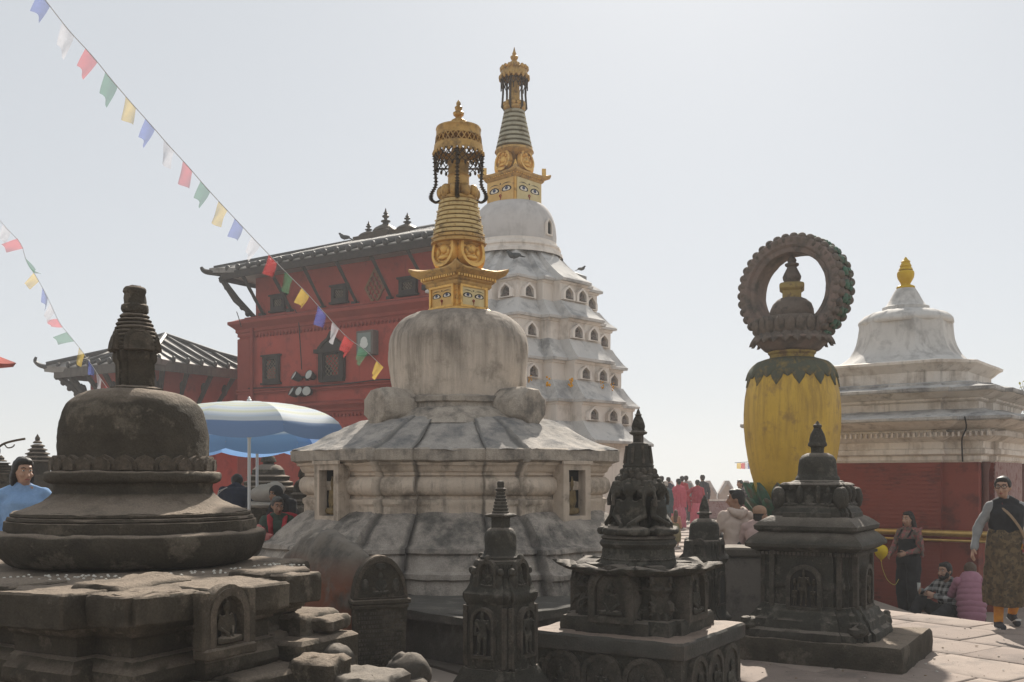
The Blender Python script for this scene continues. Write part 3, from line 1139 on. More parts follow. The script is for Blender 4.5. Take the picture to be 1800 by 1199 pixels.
for i, (wp, wt, wb, ep, ey, rp, ry) in enumerate(tiers):
    if i == 4:
        continue
    nb = min(wb, (tiers[i + 1][6])) - 3
    hh = (nb - wt) / fS * .74
    for e in range(len(STUPA_PLAN)):
        p, q = Vector(STUPA_PLAN[e]), Vector(STUPA_PLAN[(e + 1) % 36])
        ln = (q - p).length
        if ln < .15:
            continue
        cnt = 2 if ln > .45 else 1
        if ln < .2:
            continue
        for c in range(cnt):
            M = edge_frame(STUPA_PLAN, e, fu(wp), fz(nb + 1), out=.004, t=(c + .5) / cnt)
            nw = M.translation
            # only sides that can be seen from the terrace
            wd = FAR.matrix_basis @ nw
            nrm = (FAR.matrix_basis.to_3x3() @ M.to_3x3()) @ Vector((0, -1, 0))
            if nrm.dot(Vector((0, 0, 0)) - wd) < 0:
                continue
            if niche0 is None:
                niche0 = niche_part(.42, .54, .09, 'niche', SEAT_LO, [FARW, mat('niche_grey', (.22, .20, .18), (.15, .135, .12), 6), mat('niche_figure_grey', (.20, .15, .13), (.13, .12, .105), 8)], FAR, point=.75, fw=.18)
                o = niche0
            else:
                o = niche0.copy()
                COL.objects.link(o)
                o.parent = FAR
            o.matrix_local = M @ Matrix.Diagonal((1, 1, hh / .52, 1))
# marigold offerings on the third tier
garl = cloth('marigold_garland', (.70, .36, .02), (.60, .25, .02))
for px, py in ((932, 667), (964, 670), (1003, 672), (1058, 676), (1076, 679)):
    b = MB()
    for k in range(12):
        b.ell((random.uniform(-.04, .04), random.uniform(-.04, .04), random.uniform(-.10, .09)), .024 if px in (964, 1003) else .015, nu=6, nv=5)
    d = FY - (2.65 if px in (964,) else 2.5 if px == 1003 else 1.75 if px == 1058 else 1.3 if px == 1076 else 2.45)
    g_ = b.build('marigold_offering', garl, None)
    g_.location = at(px, py, d)
    tag(g_, {932: 'tiny marigold bunch closest to the white dome on the third tier', 964: 'orange marigold bunch hung on the corner ridge nearest the stupa dome', 1003: 'orange marigold bunch on the next ridge right along the third tier', 1058: 'small yellow marigold bunch at a right niche of the third tier', 1076: 'small yellow marigold bunch at the farthest right niche of the third tier'}[px], 'garland', 'marigold offerings on the tiered stupa')
# lower doorway with wooden frame
b = MB()
b.frame([(-.42, 0), (.42, 0), (.42, 1.05), (-.42, 1.05)], [(-.30, .08), (.30, .08), (.30, .94), (-.30, .94)], -.06, .02, mi=0)
b.prism([(-.31, .07), (.31, .07), (.31, .95), (-.31, .95)], 0, .01, mi=1)
b.box(-.52, .52, -.09, 0, 1.05, 1.12, mi=0)
for k in range(5):
    b.etube([(-.24 + k * .12, -.02, .08), (-.24 + k * .12 + .05, -.03, .4), (-.24 + k * .12 - .03, -.02, .9)], .012, n=5, mi=0)
for e in long_edges(STUPA_PLAN, .33):
    M = edge_frame(STUPA_PLAN, e, fu(230), fz(895), out=.01)
    wd = FAR.matrix_basis @ M.translation
    if wd.y < FY - .5 and wd.x > 1.5:
        w_ = b.build('barred_window', [DARK_WOOD, SHADE_IN], FAR)
        w_.matrix_local = M
        break
# dome and mouldings
b = MB()
b.lathe([(fr(86), fz(458)), (fr(85), fz(452)), (fr(81), fz(450)), (fr(80), fz(446)), (fr(82), fz(444)), (fr(81), fz(440)), (fr(76), fz(437)), (fr(75), fz(432))], 64, caps=(False, False))
b.build('dome_moulding', FARW, FAR, ang=30)
b = MB()
b.lathe(spl([(fr(73.5), fz(434)), (fr(74), fz(420)), (fr(73), fz(404)), (fr(69), fz(388)), (fr(60), fz(372)), (fr(50), fz(364)), (fr(30), fz(360)), (fr(2), fz(359))], 5), 64)
b.build('dome', mat('far_dome_wash', (.60, .565, .535), (.53, .50, .475), 1.5, (.42, .395, .375), 1.4, .56, .2, streak=(.27, .25, .23), st=.55, sscale=6, rough=.9, bump=.2, bscale=10), FAR, rough=.012, rs=1.5, ang=60)
o = niche_part(.24, .40, .05, 'dome_niche', None, [FARW, NICHE_DARK], FAR, point=.5)
o.matrix_local = TR((0, 0, fz(425)), R(52 - 47)) @ TR((0, -fr(73.5), 0))
# harmika
hs2 = .462
b = MB()
b.loft(sqr(), [(hs2 * 1.0, fz(366)), (hs2, fz(364)), (hs2, fz(322)), (hs2 * 1.05, fz(321))])
H2 = b.build('gilded_harmika', GOLD, FAR)
for k in range(4):
    b = MB()
    b.box(-.42, .42, -.02, 0, .01, .55, mi=4)
    eyes_panel(b, .80, .56, TR((0, -.02, 0)))
    p = b.build('painted_eyes', [INK, EYE_W, EYE_B, RED_P, FACE_GOLD if k != 0 else FACE_PALE], H2, ang=30)
    p.matrix_local = TR((0, 0, fz(364)), k * PI / 2) @ TR((0, -hs2 - .001, 0))
b = MB()
corner_roof(b, [(hs2 * 1.03, fz(323)), (hs2 * 1.1, fz(320)), (hs2 * 1.1, fz(318)), (hs2 * 1.2, fz(316)), (hs2 * 1.24, fz(314)), (hs2 * 1.24, fz(312)), (hs2 * 1.0, fz(309)), (hs2 * .7, fz(307))], [0, 0, 0, .02, .06, .07, 0, 0])
b.build('harmika_roof', GOLD_OLD, FAR)
b = MB()
for k in range(4):
    for t in range(14):
        u = -1 + 2 * (t + .5) / 14
        b.box(-.018, .018, -.02, .02, -.02, .02, TR((0, 0, 0), k * PI / 2) @ TR((u * hs2 * 1.1, -hs2 * 1.13, fz(317))))
    b.prism([(-.07, 0), (.07, 0), (.0, .22)], -.05, .05, TR((0, 0, fz(312)), k * PI / 2 + PI / 4) @ TR((0, -hs2 * 1.55, 0)))
tag(b.build('cornice_bead_row', GOLD, FAR), kind='stuff')
for k in range(4):
    b = MB()
    shield(b, .48, .54, .07, TR(rx=R(-8)))
    s_ = b.build('gilded_shield', GOLD, FAR)
    s_.matrix_local = TR((0, 0, fz(309)), k * PI / 2) @ TR((0, -.40, 0))
b = MB()
b.lathe([(.2, fz(310)), (.22, fz(285)), (fr(32), fz(272)), (fr(34), fz(268))], 32)
b.build('spire_neck', GOLD_OLD, FAR)
for i in range(9):
    t0, t1 = i / 9, (i + 1) / 9
    y0, y1 = 270 - 76 * t0, 270 - 76 * t1
    r0, r1 = 34.5 - 17 * t0 ** .9, 34.5 - 17 * t1 ** .9
    b = MB()
    b.lathe([(fr(r0 * .82), fz(y0)), (fr(r0), fz(y0 - 1.2)), (fr(r1 + .8), fz(y1 + 2.6)), (fr(r1 * .85), fz(y1 + 2.2)), (fr(r1 * .80), fz(y1))], 36)
    b.build('spire_ring', GREY_GOLD if i else GOLD_OLD, FAR)
b = MB()
b.lathe([(fr(17), fz(196)), (fr(20), fz(193)), (fr(20), fz(189)), (fr(11), fz(186)), (fr(10), fz(180)), (fr(9), fz(150)), (fr(10), fz(138))], 24)
for k in range(10):
    a = 2 * PI * k / 10
    b.ell((fr(16) * math.cos(a), fr(16) * math.sin(a), fz(185)), (.075, .075, .08), nu=8, nv=6)
b.build('upper_neck', GOLD_OLD, FAR)
b = MB()
b.lathe([(fr(4), fz(113)), (fr(14), fz(117)), (fr(21), fz(121)), (fr(23), fz(125)), (fr(23.5), fz(134)), (fr(25), fz(138)), (fr(22), fz(137)), (fr(20), fz(124)), (fr(4), fz(118))], 36)
for k in range(18):
    a = 2 * PI * k / 18
    b.ell((fr(22.5) * math.cos(a), fr(22.5) * math.sin(a), fz(122)), (.05, .05, .06), nu=6, nv=5)
    b.ell((fr(25) * math.cos(a), fr(25) * math.sin(a), fz(138)), (.04, .04, .07), nu=6, nv=5)
C2 = b.build('parasol_canopy', GOLD_OLD, FAR)
b = MB()
lattice_ring(b, fr(24), fr(23), fz(139), fz(154), 18, .014)
for k in range(18):
    a = 2 * PI * k / 18
    b.etube([(fr(23.5) * math.cos(a), fr(23.5) * math.sin(a), fz(152)), (fr(23.5) * math.cos(a), fr(23.5) * math.sin(a), fz(158 + 4 * (k % 2)))], .016, n=4)
tag(b.build('hanging_fringe', DARK_BRONZE, C2), kind='stuff')
for k in range(6):
    b = MB()
    a = PI * .13 + k * PI / 3
    pts = [(fr(20), fz(140)), (fr(20), fz(165)), (fr(21), fz(180)), (fr(22), fz(190)), (fr(16), fz(196))]
    b.etube([(r * math.cos(a), r * math.sin(a), z) for r, z in pts], .026, n=6)
    b.build('garland_chain', DARK_BRONZE, FAR)
b = MB()
b.lathe([(fr(5), fz(118)), (fr(9), fz(113)), (fr(8), fz(110)), (fr(4), fz(107)), (fr(6.5), fz(103)), (fr(7), fz(100)), (fr(3), fz(97)), (fr(4), fz(95)), (fr(2), fz(90)), (fr(.4), fz(83))], 16)
b.build('finial', GOLD_OLD, FAR)

# ================================================================== red temple behind
TY, TA = 36.0, 33.0
TX = (421 - 900) * TY / F
TU = Vector((math.cos(R(TA)), -math.sin(R(TA)), 0))
TLEN = 9.75


def fac(px, py):
    """pixel on the red facade -> (distance along facade, height)"""
    k = (px - 900) / F
    t = (k * TY - TX) / (TU.x - k * TU.y)
    Y = TY + TU.y * t
    return t, EYE - (py - HZ) * Y / F


TEM = thing('red_temple', 'long red-washed temple with grey metal roof, timber struts and lattice windows', 'temple', (TX, TY, 0), -R(TA))
DEP = 6.6
z_led = fac(421, 575)[1]
z_led2 = fac(600, 717)[1]
z_eave = fac(429, 488)[1]
x_in = fac(437, 540)[0]
b = MB()
b.box(0, TLEN, 0, DEP, 0, z_led)
b.build('lower_wall', TEMPLE_RED, TEM, rough=.012, rs=1.2, L=.7)
b = MB()
b.box(x_in, TLEN - x_in, .34, DEP - .34, z_led, z_eave + .35)
b.build('upper_wall', TEMPLE_RED, TEM, rough=.012, rs=1.2, L=.7)
# corner pilaster and downpipe
b = MB()
b.box(-.05, .62, -.07, .1, 0, z_led - .45, b=.02)
b.build('corner_pilaster', TEMPLE_RED2, TEM)
b = MB()
b.etube([(.78, -.13, 0), (.78, -.13, z_led - .1)], .06, n=8)
b.build('downpipe', TEMPLE_RED2, TEM)
# ledges (moulded)
def ledge(z, out, hs_, name='cornice_ledge', x0=-.0, sc_=1.0):
    b = MB()
    pr = [(.0, -.36), (.05, -.36), (.05, -.24), (.10, -.2), (.10, -.10), (out * .6, -.02), (out, .08), (out, .18), (out * .6, .22), (.0, .30)]
    V, n = [], len(pr)
    xs = [(x0, -1), (TLEN, 1)]
    for xx, sgn in xs:
        for o_, z_ in pr:
            V.append((xx + sgn * o_ * (1 if sgn < 0 else 0), -o_ * sc_, z + z_ * hs_))
    Fc = [(i, i + n, i + 1 + n, i + 1) for i in range(n - 1)]
    # return along the left flank
    o2 = len(V)
    for o_, z_ in pr:
        V.append((x0 - o_, DEP * .6, z + z_ * hs_))
    Fc += [(o2 + i, i, i + 1, o2 + i + 1) for i in range(n - 1)]
    b.add(V, Fc)
    return b.build(name, TEMPLE_RED2, TEM, ang=25)


ledge(z_led - .02, .30, 1.0)
ledge(z_led2 + .05, .22, .75)
ledge(fac(421, 690)[1], .10, .35, 'string_course')
# long slanted coping between ledge and upper storey
b = MB()
b.loft([(x_in - .25, .03), (TLEN, .03), (TLEN, .4), (x_in - .25, .4)], [(1, z_led + .1), (1, z_led + .32)])
b.build('coping_band', TEMPLE_RED, TEM, L=1.0, rough=.01)
dent = MB()
dz = fac(470, 588)[1]
for k in range(58):
    x = .95 + k * .165
    dent.prism([(x - .05, dz + .07), (x + .05, dz + .07), (x, dz - .08)][::-1], -.075, .01)
for k in range(60):
    x = .5 + k * .165
    zz = fac(600, 729)[1]
    dent.box(x - .045, x + .045, -.07, .01, zz - .06, zz + .06)
tag(dent.build('dentil_row', TEMPLE_RED2, TEM), kind='stuff')


def lattice_window(px0, py0, px1, py1, y, archtop=False, z_over=None):
    x0, zt = fac(px0, py0)
    x1, _ = fac(px1, py0)
    zb = fac(px0, py1)[1]
    w, h = x1 - x0, zt - zb
    fw = .13
    b = MB()
    b.frame([(0, 0), (w, 0), (w, h), (0, h)], [(fw, fw), (w - fw, fw), (w - fw, h - fw * .8), (fw, h - fw * .8)], -.09, .05, mi=0)
    b.prism([(fw * .9, fw * .9), (w - fw * .9, fw * .9), (w - fw * .9, h - fw * .7), (fw * .9, h - fw * .7)], .02, .035, mi=1)
    b.box(-.07, w + .07, -.13, .02, -.07, .0, mi=0)
    if not archtop:
        b.box(-.07, w + .07, -.12, .02, h, h + .06, mi=0)
    win = b.build('window', [DARK_WOOD, SHADE_IN], TEM)
    win.matrix_local = TR((x0, y, zb))
    l_ = MB()
    W, H = w - 2 * fw, h - fw * 1.8
    n = 4
    st = W / n
    m = int(H / st) + 1
    for k in range(-m, n):
        for sg in (1, -1):
            p, q = [], []
            a0 = k * st
            ts = max(0, -a0 / st) * st
            te = min(H, W - a0)
            if te - ts < .03:
                continue
            xa, xb = a0 + ts, a0 + te
            if sg < 0:
                xa, xb = W - xa, W - xb
            l_.etube([(fw + xa, -.0, fw + ts), (fw + xb, -.0, fw + te)], [.02, .02], n=4, caps=False)
    tag(l_.build('lattice', LATTICE, win, ang=None), kind='stuff')
    if archtop:
        c = MB()
        pts = [(-.10, h), (w + .10, h), (w + .06, h + .14), (w * .86, h + .32), (w * .64, h + .44), (w * .5, h + .66), (w * .36, h + .44), (w * .14, h + .32), (-.06, h + .14)]
        c.prism(pts, -.12, .02)
        c.frame([(x * 1.06 - w * .03, z) for x, z in pts], [((x - w / 2) * .8 + w / 2, h + (z - h) * .8) for x, z in pts], -.17, -.1)
        c.build('arched_tympanum', DARK_WOOD, win)
        c = MB()
        c.box(-.25, w + .25, -.2, .02, h - .05, h + .08)
        for s in (0, 1):
            c.box(w * s - .1 + (.0), w * s + .1, -.13, .02, 0, h)
        c.build('window_surround', DARK_WOOD, win)
    return win


lattice_window(465, 628, 493, 674, -.02)
lattice_window(568, 619, 604, 669, -.02, archtop=True)
for r_ in ((467, 525, 491, 549), (574, 508, 600, 534), (693, 494, 723, 520)):
    lattice_window(r_[0], r_[1] - 5, r_[2], r_[3] - 4, .30)
# projecting struts under the eave (each its own part)
z_soff = z_eave - .02
for px, py, qx, qy in ((478, 490, 501, 543), (536, 480, 558, 538), (593, 470, 616, 530), (652, 460, 677, 521), (723, 448, 740, 500), (431, 500, 452, 551)):
    t1, zb = fac(qx, qy)
    b = MB()
    t0 = t1 - .12
    b.etube([(t0, -.62, z_soff), (t1, .30, zb)], [.09, .07], [.07, .06], n=4, up=Vector((1, 0, 0)))
    b.box(t1 - .09, t1 + .09, .14, .36, zb - .14, zb + .03)
    b.build('roof_strut', DARK_WOOD, TEM, rough=.02, rs=6, L=.25)
b = MB()
cz0 = fac(440, 556)[1]
b.etube([(x_in - .80, -.60, z_soff), (x_in - .4, -.2, (z_soff + cz0) / 2 - .1), (x_in - .02, .32, cz0)], [.10, .15, .09], n=6)
for k in range(7):
    f = k / 6
    b.ell((x_in - .78 + .75 * f, -.58 + .8 * f, z_soff - .1 + (cz0 - z_soff) * f), (.10, .10, .13), nu=7, nv=5)
b.build('corner_strut', DARK_WOOD, TEM, rough=.03, rs=6)
# roof
ov, ov2 = .95, .85
x0, x1, y0, y1 = x_in - ov2, TLEN + .55, -ov + .3, DEP + ov - .3
zr = z_eave + 1.62
hip = 3.2
ridge_y = (y0 + y1) / 2
b = MB()
e0, e1 = z_eave + .0, z_eave + .16
lift = .12
V = [(x0 - .22, y0 - .22, e1 + lift), (x1, y0, e1), (x1, y1, e1), (x0 - .1, y1, e1), (x0 + hip, ridge_y, zr), (x1 - hip, ridge_y, zr),
     (x0 - .22, y0 - .22, e0 + lift), (x1, y0, e0), (x1, y1, e0), (x0 - .1, y1, e0)]
V += [(x0 + 1.3, y0, e1), (x0 + 1.3, y0, e0), (x0, y0 + 1.3, e1), (x0, y0 + 1.3, e0)]
Fc = [(0, 10, 4), (10, 1, 5, 4), (1, 2, 5), (2, 3, 4, 5), (3, 12, 4), (12, 0, 4), (0, 6, 11, 10), (10, 11, 7, 1), (1, 7, 8, 2), (2, 8, 9, 3), (3, 9, 13, 12), (12, 13, 6, 0), (6, 13, 9, 8, 7, 11)]
b.add(V, Fc)
RF = b.build('roof', [TIN], TEM, ang=20)
b = MB()
b.box(x0 + .2, x1, y0 - .06, y0 + .02, e0 - .14, e0 + .1)
b.box(x0 - .06, x0 + .02, y0 + .2, y1, e0 - .14, e0 + .1)
b.build('fascia_board', DARK_WOOD, RF)
b = MB()
b.etube(spl([(x0 + .6, y0 + .4, e0 + .06), (x0 - .1, y0 - .12, e0 + .12), (x0 - .38, y0 - .3, e0 + .18), (x0 - .46, y0 - .38, e0 + .32)], 4), [.12, .115, .11, .11, .10, .10, .095, .09, .085, .08, .07, .06, .05], n=6)
b.build('corner_horn', DARK_WOOD, RF)
nrib = 20
for k in range(nrib):           # raised seams on the metal roof
    x = x0 + .55 + (x1 - x0 - .8) * k / (nrib - 1)
    f = min(1, max(0, (x - x0) / hip)) if x < x0 + hip else (1 if x < x1 - hip else max(.05, (x1 - x) / hip))
    p, q = Vector((x, y0 - .05, e1 + .05)), Vector((x, y0 + (ridge_y - y0) * f, e1 + (zr - e1) * f + .05))
    b = MB()
    b.etube([p, q], .075, n=4, up=Vector((1, 0, 1)))
    b.ell(p, (.10, .1, .12), nu=7, nv=5)
    b.build('roof_seam', SEAM, RF, ang=None)
for k in range(5):
    y = y0 + .7 + k * .65
    f = (y - y0) / (ridge_y - y0)
    b = MB()
    b.etube([(x0 - .05, y, e1 + .05), (x0 + hip * f, y, e1 + (zr - e1) * f + .05)], .075, n=4, up=Vector((0, 1, 1)))
    b.build('roof_seam', SEAM, RF, ang=None)
b = MB()
b.etube([(x0 + hip, ridge_y, zr + .05), (x1 - hip, ridge_y, zr + .05)], .13, n=6)
for s in (-1, 1):
    b.etube([(x0 + hip, ridge_y, zr + .05), (x0 - .1, y0 - .1 if s < 0 else y1, e1 + .12)], .10, n=6)
b.build('ridge_cap', SEAM, RF)
# three little stupa finials on the ridge
for px, top, base, r in ((648, 389, 422, .33), (678, 366, 415, .42), (716, 374, 410, .36)):
    k = (px - 900) / F
    # ridge line position in the temple frame
    t = 0
    for _ in range(3):
        Yr = TY + TU.y * t + ridge_y * math.cos(R(TA))
        t = (k * Yr - TX - ridge_y * math.sin(R(TA))) / TU.x
    Yr = TY + TU.y * t + ridge_y * math.cos(R(TA))
    zt = EYE - (top - HZ) * Yr / F
    h = zt - zr
    b = MB()
    b.loft(sqr(), [(r * 1.25, zr - .1), (r * 1.25, zr + h * .12), (r * 1.0, zr + h * .16)], TR((t, ridge_y, 0)))
    b.lathe([(r * 1.1, zr + h * .14), (r * 1.15, zr + h * .2), (r * .95, zr + h * .3), (r * .6, zr + h * .38), (r * .3, zr + h * .44), (r * .22, zr + h * .5), (r * .42, zr + h * .53), (r * .42, zr + h * .56), (r * .15, zr + h * .60), (r * .15, zr + h * .66),
             (r * .3, zr + h * .69), (r * .32, zr + h * .73), (r * .12, zr + h * .78), (r * .22, zr + h * .82), (r * .1, zr + h * .88), (.01, zr + h)], 14, TR((t, ridge_y, 0)))
    b.build('ridge_finial', DARK_BRONZE, RF)
# carved diamond ornament on the upper wall
t, z = fac(648, 503)
b = MB()
for k in range(9):
    for j in range(9):
        u, v = (k - 4) / 4, (j - 4) / 4
        if abs(u) + abs(v) < 1.05 and (k + j) % 2 == 0:
            b.ell((u * .36, 0, v * .55), (.055, .05, .075), nu=6, nv=5)
b.frame([(-.44, 0), (0, -.66), (.44, 0), (0, .66)], [(-.37, 0), (0, -.56), (.37, 0), (0, .56)], -.03, .02)
o = b.build('diamond_ornament', mat('faded_gilt_carving', (.26, .15, .08), (.20, .10, .06), 10, rough=.8), TEM)
o.location = (t, .31, z)
# things hung on the wall
def on_wall(px, py, y=0.0):
    t, z = fac(px, py)
    return Vector((TX, TY, 0)) + Matrix.Rotation(-R(TA), 3, 'Z') @ Vector((t, y, z))


t_ = thing('wall_cabinet', 'square metal box with a pale round dial fixed high on the red temple wall', 'box', on_wall(651, 604), -R(TA))
b = MB()
b.box(-.36, .36, -.30, 0, -.40, .40, b=.02)
b.build('casing', mat('brown_grey_casing', (.17, .14, .12), (.13, .11, .10)), t_)
b = MB()
b.box(-.28, .28, -.312, -.3, -.32, .32)
b.build('front_panel', GREEN_PANEL, t_)
b = MB()
b.prism([(.15 * math.cos(a) * (1 + .25 * (math.sin(a) < 0)) , .19 * math.sin(a)) for a in [2 * PI * i / 20 for i in range(20)]], -.322, -.312)
b.build('dial', mat('white_dial', (.62, .64, .60), bump=0), t_)


def floodlight(px, py, n, label):
    t_ = thing('floodlight', label, 'floodlight', on_wall(px, py), -R(TA), 'floodlights on the red temple wall')
    b = MB()
    b.box(-.42, .42, -.12, -.05, -.04, .03)
    b.box(-.06, .06, -.06, .0, -.12, .12)
    b.build('bracket', DARK_WOOD, t_)
    for k in range(n):
        x = -.34 + .68 * k / max(1, n - 1)
        b = MB()
        M = TR((x, -.22, .02), rx=R(62 + 10 * k), rz=R(-25 + 22 * k))
        b.lathe([(.05, -.20), (.11, -.17), (.15, -.02), (.16, .06), (.165, .10)], 16, M, caps=(True, False))
        h = b.build('lamp_housing', mat('dark_grey_paint', (.05, .05, .05), rough=.5), t_)
        b = MB()
        b.lathe([(.155, .085), (.10, .10), (.001, .105)], 16, M, caps=(False, True))
        b.build('lamp_glass', mat('milky_glass', (.42, .43, .40), rough=.15, bump=0), h)


floodlight(541, 663, 2, 'upper pair of dark floodlights on the red temple wall, just under the arched window')
floodlight(536, 691, 3, 'lower triple floodlight with pale glass on the red temple wall')
for pts, lab, r_ in (([(440, 683), (500, 681), (560, 679), (620, 674), (668, 668), (700, 668)], 'black cable sagging along the lower part of the red temple wall', .02),
                     ([(522, 545), (528, 560), (531, 600), (534, 650)], 'thin cable running down the red wall to the floodlights', .018)):
    b = MB()
    b.etube(spl([tuple(on_wall(px, py, -.10)) for px, py in pts], 5), r_, n=5)
    tag(b.build('cable', CABLE, None), lab, 'cable', 'cables on the red temple wall')
b = MB()
b.etube(spl([tuple(at(416, 548, 35)), tuple(at(420, 560, 35)), tuple(at(424, 575, 35.2))], 4) , .015, n=5)
b.build('loose_wire', CABLE, None)
tag(bpy.data.objects['loose_wire'], 'loose wire dangling at the left corner of the red temple under the eave', 'wire')

# ================================================================== small pavilion temple, left
SY = 38.0
sS = F / SY
SX = (290 - 900) * SY / F


def sz(py):
    return EYE + (HZ - py) / sS


SM = thing('small_temple', 'small red square temple with pyramidal grey metal roof at left', 'temple', (SX, SY, 0), -R(TA))
a_ = 2.78
ze = sz(662) + .05
zt = sz(592)
b = MB()
b.box(-a_ * .68, a_ * .68, -a_ * .68, a_ * .68, 0, ze + .3)
b.build('wall', TEMPLE_RED, SM, L=.9, rough=.015)
b = MB()
b.box(-a_ * .76, a_ * .76, -a_ * .76, a_ * .76, sz(733), sz(722), b=.03)
b.build('string_course', TEMPLE_RED2, SM)
b = MB()
corner_roof(b, [(a_ * .99, ze - .02), (a_ * .995, ze + .10), (a_ * 1.0, ze + .16), (a_ * .5, (ze + .16 + zt) / 2 - .02), (.02, zt)], [.06, .08, .10, 0, 0])
SR = b.build('roof', TIN, SM, ang=20)
b = MB()
for k in range(4):
    b.box(-a_ * .985, a_ * .985, -a_ * 1.0 - .05, -a_ * 1.0 + .02, ze - .20, ze + .12, TR(rz=k * PI / 2))
b.build('eave_board', mat('grey_timber_board', (.13, .115, .10), (.09, .08, .07), 5, streak=(.04, .04, .04), st=.45, sscale=14), SR)
for k in range(4):
    for j in range(9):
        u = -.88 + 1.76 * j / 8
        f = 1 - abs(u)
        b = MB()
        M = TR(rz=k * PI / 2)
        zmid = lambda f_: ze + .2 + (zt - ze - .18) * f_
        b.etube([(u * a_, -a_ * 1.01, ze + .21), (u * a_, -a_ * (1 - f * .97), zmid(f * .97) + .02)], .07, n=4, M=M, up=Vector((1, 0, 1)))
        b.ell((u * a_, -a_ * 1.02, ze + .24), (.08, .08, .13), M, nu=6, nv=5)
        b.build('roof_seam', SEAM, SR, ang=None)
    b = MB()
    b.etube([(a_ * 1.07, -a_ * 1.07, ze + .32), (a_ * .5, -a_ * .5, (ze + .2 + zt) / 2 + .06), (0, 0, zt + .08)], .09, n=6, M=TR(rz=k * PI / 2))
    b.etube(spl([(a_ * 1.03, -a_ * 1.03, ze + .2), (a_ * 1.12, -a_ * 1.12, ze + .26), (a_ * 1.17, -a_ * 1.17, ze + .42), (a_ * 1.16, -a_ * 1.16, ze + .58)], 3), [.10, .095, .09, .085, .08, .07, .065, .06, .05, .04], n=6, M=TR(rz=k * PI / 2))
    b.build('hip_rib', SEAM, SR)
    for j in range(5):
        u = -.62 + 1.24 * j / 4
        b = MB()
        b.etube([(u * a_ * 1.25, -a_ * .95, ze - .08), (u * a_, -a_ * .69, ze - 1.15)], [.10, .08], n=5, M=TR(rz=k * PI / 2))
        b.ell((u * a_ * 1.12, -a_ * .80, ze - .62), (.10, .13, .22), TR(rz=k * PI / 2), nu=8, nv=6)
        b.build('roof_strut', DARK_WOOD, SM, rough=.02, rs=6)
    b = MB()
    b.etube([(a_ * .99, -a_ * .99, ze - .05), (a_ * .82, -a_ * .82, ze - .55), (a_ * .69, -a_ * .69, ze - 1.25)], [.10, .14, .08], n=6, M=TR(rz=k * PI / 2))
    for j in range(6):
        f = j / 5
        b.ell((a_ * (.98 - .29 * f), -a_ * (.98 - .29 * f), ze - .15 - 1.05 * f), .11, TR(rz=k * PI / 2), nu=7, nv=5)
    b.build('corner_strut', DARK_WOOD, SM, rough=.03, rs=6)

# ================================================================== right-hand shrine
QY = 17.5
qS = F / QY
QX = (1592 - 900) * QY / F
LOW = -.45


def qz(py):
    return EYE + (HZ - py) / qS


SH = thing('bell_roofed_shrine', 'red and white brick shrine with bell-shaped white roof and yellow pinnacle', 'shrine', (QX, QY, 0), -R(38), 'whitewashed stupas')
ha = 1.64
SQN = dens(redent([(1, .62), (.94, .62), (.94, .94), (.62, .94), (.62, 1)]), .12)
b = MB()
b.loft(SQN, [(ha, LOW), (ha, qz(812))], caps=(False, False))
b.build('red_wall', BRICK_RED, SH, rough=.006, rs=3)
# brick courses in relief on the main faces (thin, shallow)
br = MB()
nz_ = 34
for k in (0, 3):
    M = TR(rz=(0 if k == 0 else PI / 2))
    for j in range(nz_):
        z0 = LOW + .02 + (qz(814) - LOW - .04) * j / nz_
        z1 = LOW + (qz(814) - LOW - .04) * (j + 1) / nz_ - .004
        br.box(-ha * .615, ha * .615, -ha - .010 - .003 * random.random(), -ha + .005, z0, z1, M)
cr_ = br.build('brick_course', BRICK_RED, SH, ang=20)
tag(cr_, kind='stuff')
b = MB()
b.box(-ha * .61, ha * .61, -.012, .012, LOW + 1.1, qz(815), TR((ha + .012, 0, 0), PI / 2))
b.build('mauve_render_panel', MAUVE, SH, L=.2, rough=.006, rs=5)
for s in (-1, 1):
    b = MB()
    b.lathe([(.07, qz(925)), (.055, qz(918)), (.05, qz(830)), (.07, qz(822)), (.075, qz(815))], 12, TR((ha * .97, -s * ha * .80 - .0, 0)))
    b.build('corner_column', mat('brown_column_paint', (.17, .085, .07), (.13, .065, .055), 5), SH)
prof = [(ha * 1.005, 816), (ha * 1.03, 812), (ha * 1.03, 806), (ha * 1.08, 803), (ha * 1.08, 796), (ha * 1.05, 794), (ha * 1.06, 784), (ha * 1.12, 781), (ha * 1.16, 777), (ha * 1.16, 770), (ha * 1.13, 769), (ha * 1.13, 766), (ha * 1.24, 762), (ha * 1.31, 757), (ha * 1.37, 753)]
b = MB()
b.loft(SQN, [(r, qz(y)) for r, y in prof], caps=(True, False))
b.build('lower_cornice', WHITE, SH, rough=.006, ang=30)
dn = MB()
for k in range(4):
    for j in range(44):
        u = -ha * 1.08 + ha * 2.16 * j / 43
        dn.box(u - .014, u + .014, -ha * 1.20, -ha * 1.1, qz(777), qz(770), TR(rz=k * PI / 2))
tag(dn.build('dentil_row', WHITE, SH), kind='stuff')
b = MB()
b.loft(SQN, [(ha * 1.37, qz(754)), (ha * 1.385, qz(752)), (ha * 1.385, qz(748)), (ha * 1.3, qz(744)), (ha * 1.17, qz(739)), (ha * 1.07, qz(734))], caps=(True, True))
b.build('lower_roof', ROOFW, SH, rough=.014, rs=4, ang=35)
b = MB()
b.loft(SQN, [(ha * 1.0, qz(736)), (ha * 1.0, qz(722)), (ha * 1.03, qz(719)), (ha * 1.03, qz(716)), (ha * 1.09, qz(713)), (ha * 1.14, qz(708)), (ha * 1.19, qz(706))], caps=(False, False))
b.build('middle_cornice', WHITE, SH, rough=.006, ang=30)
b = MB()
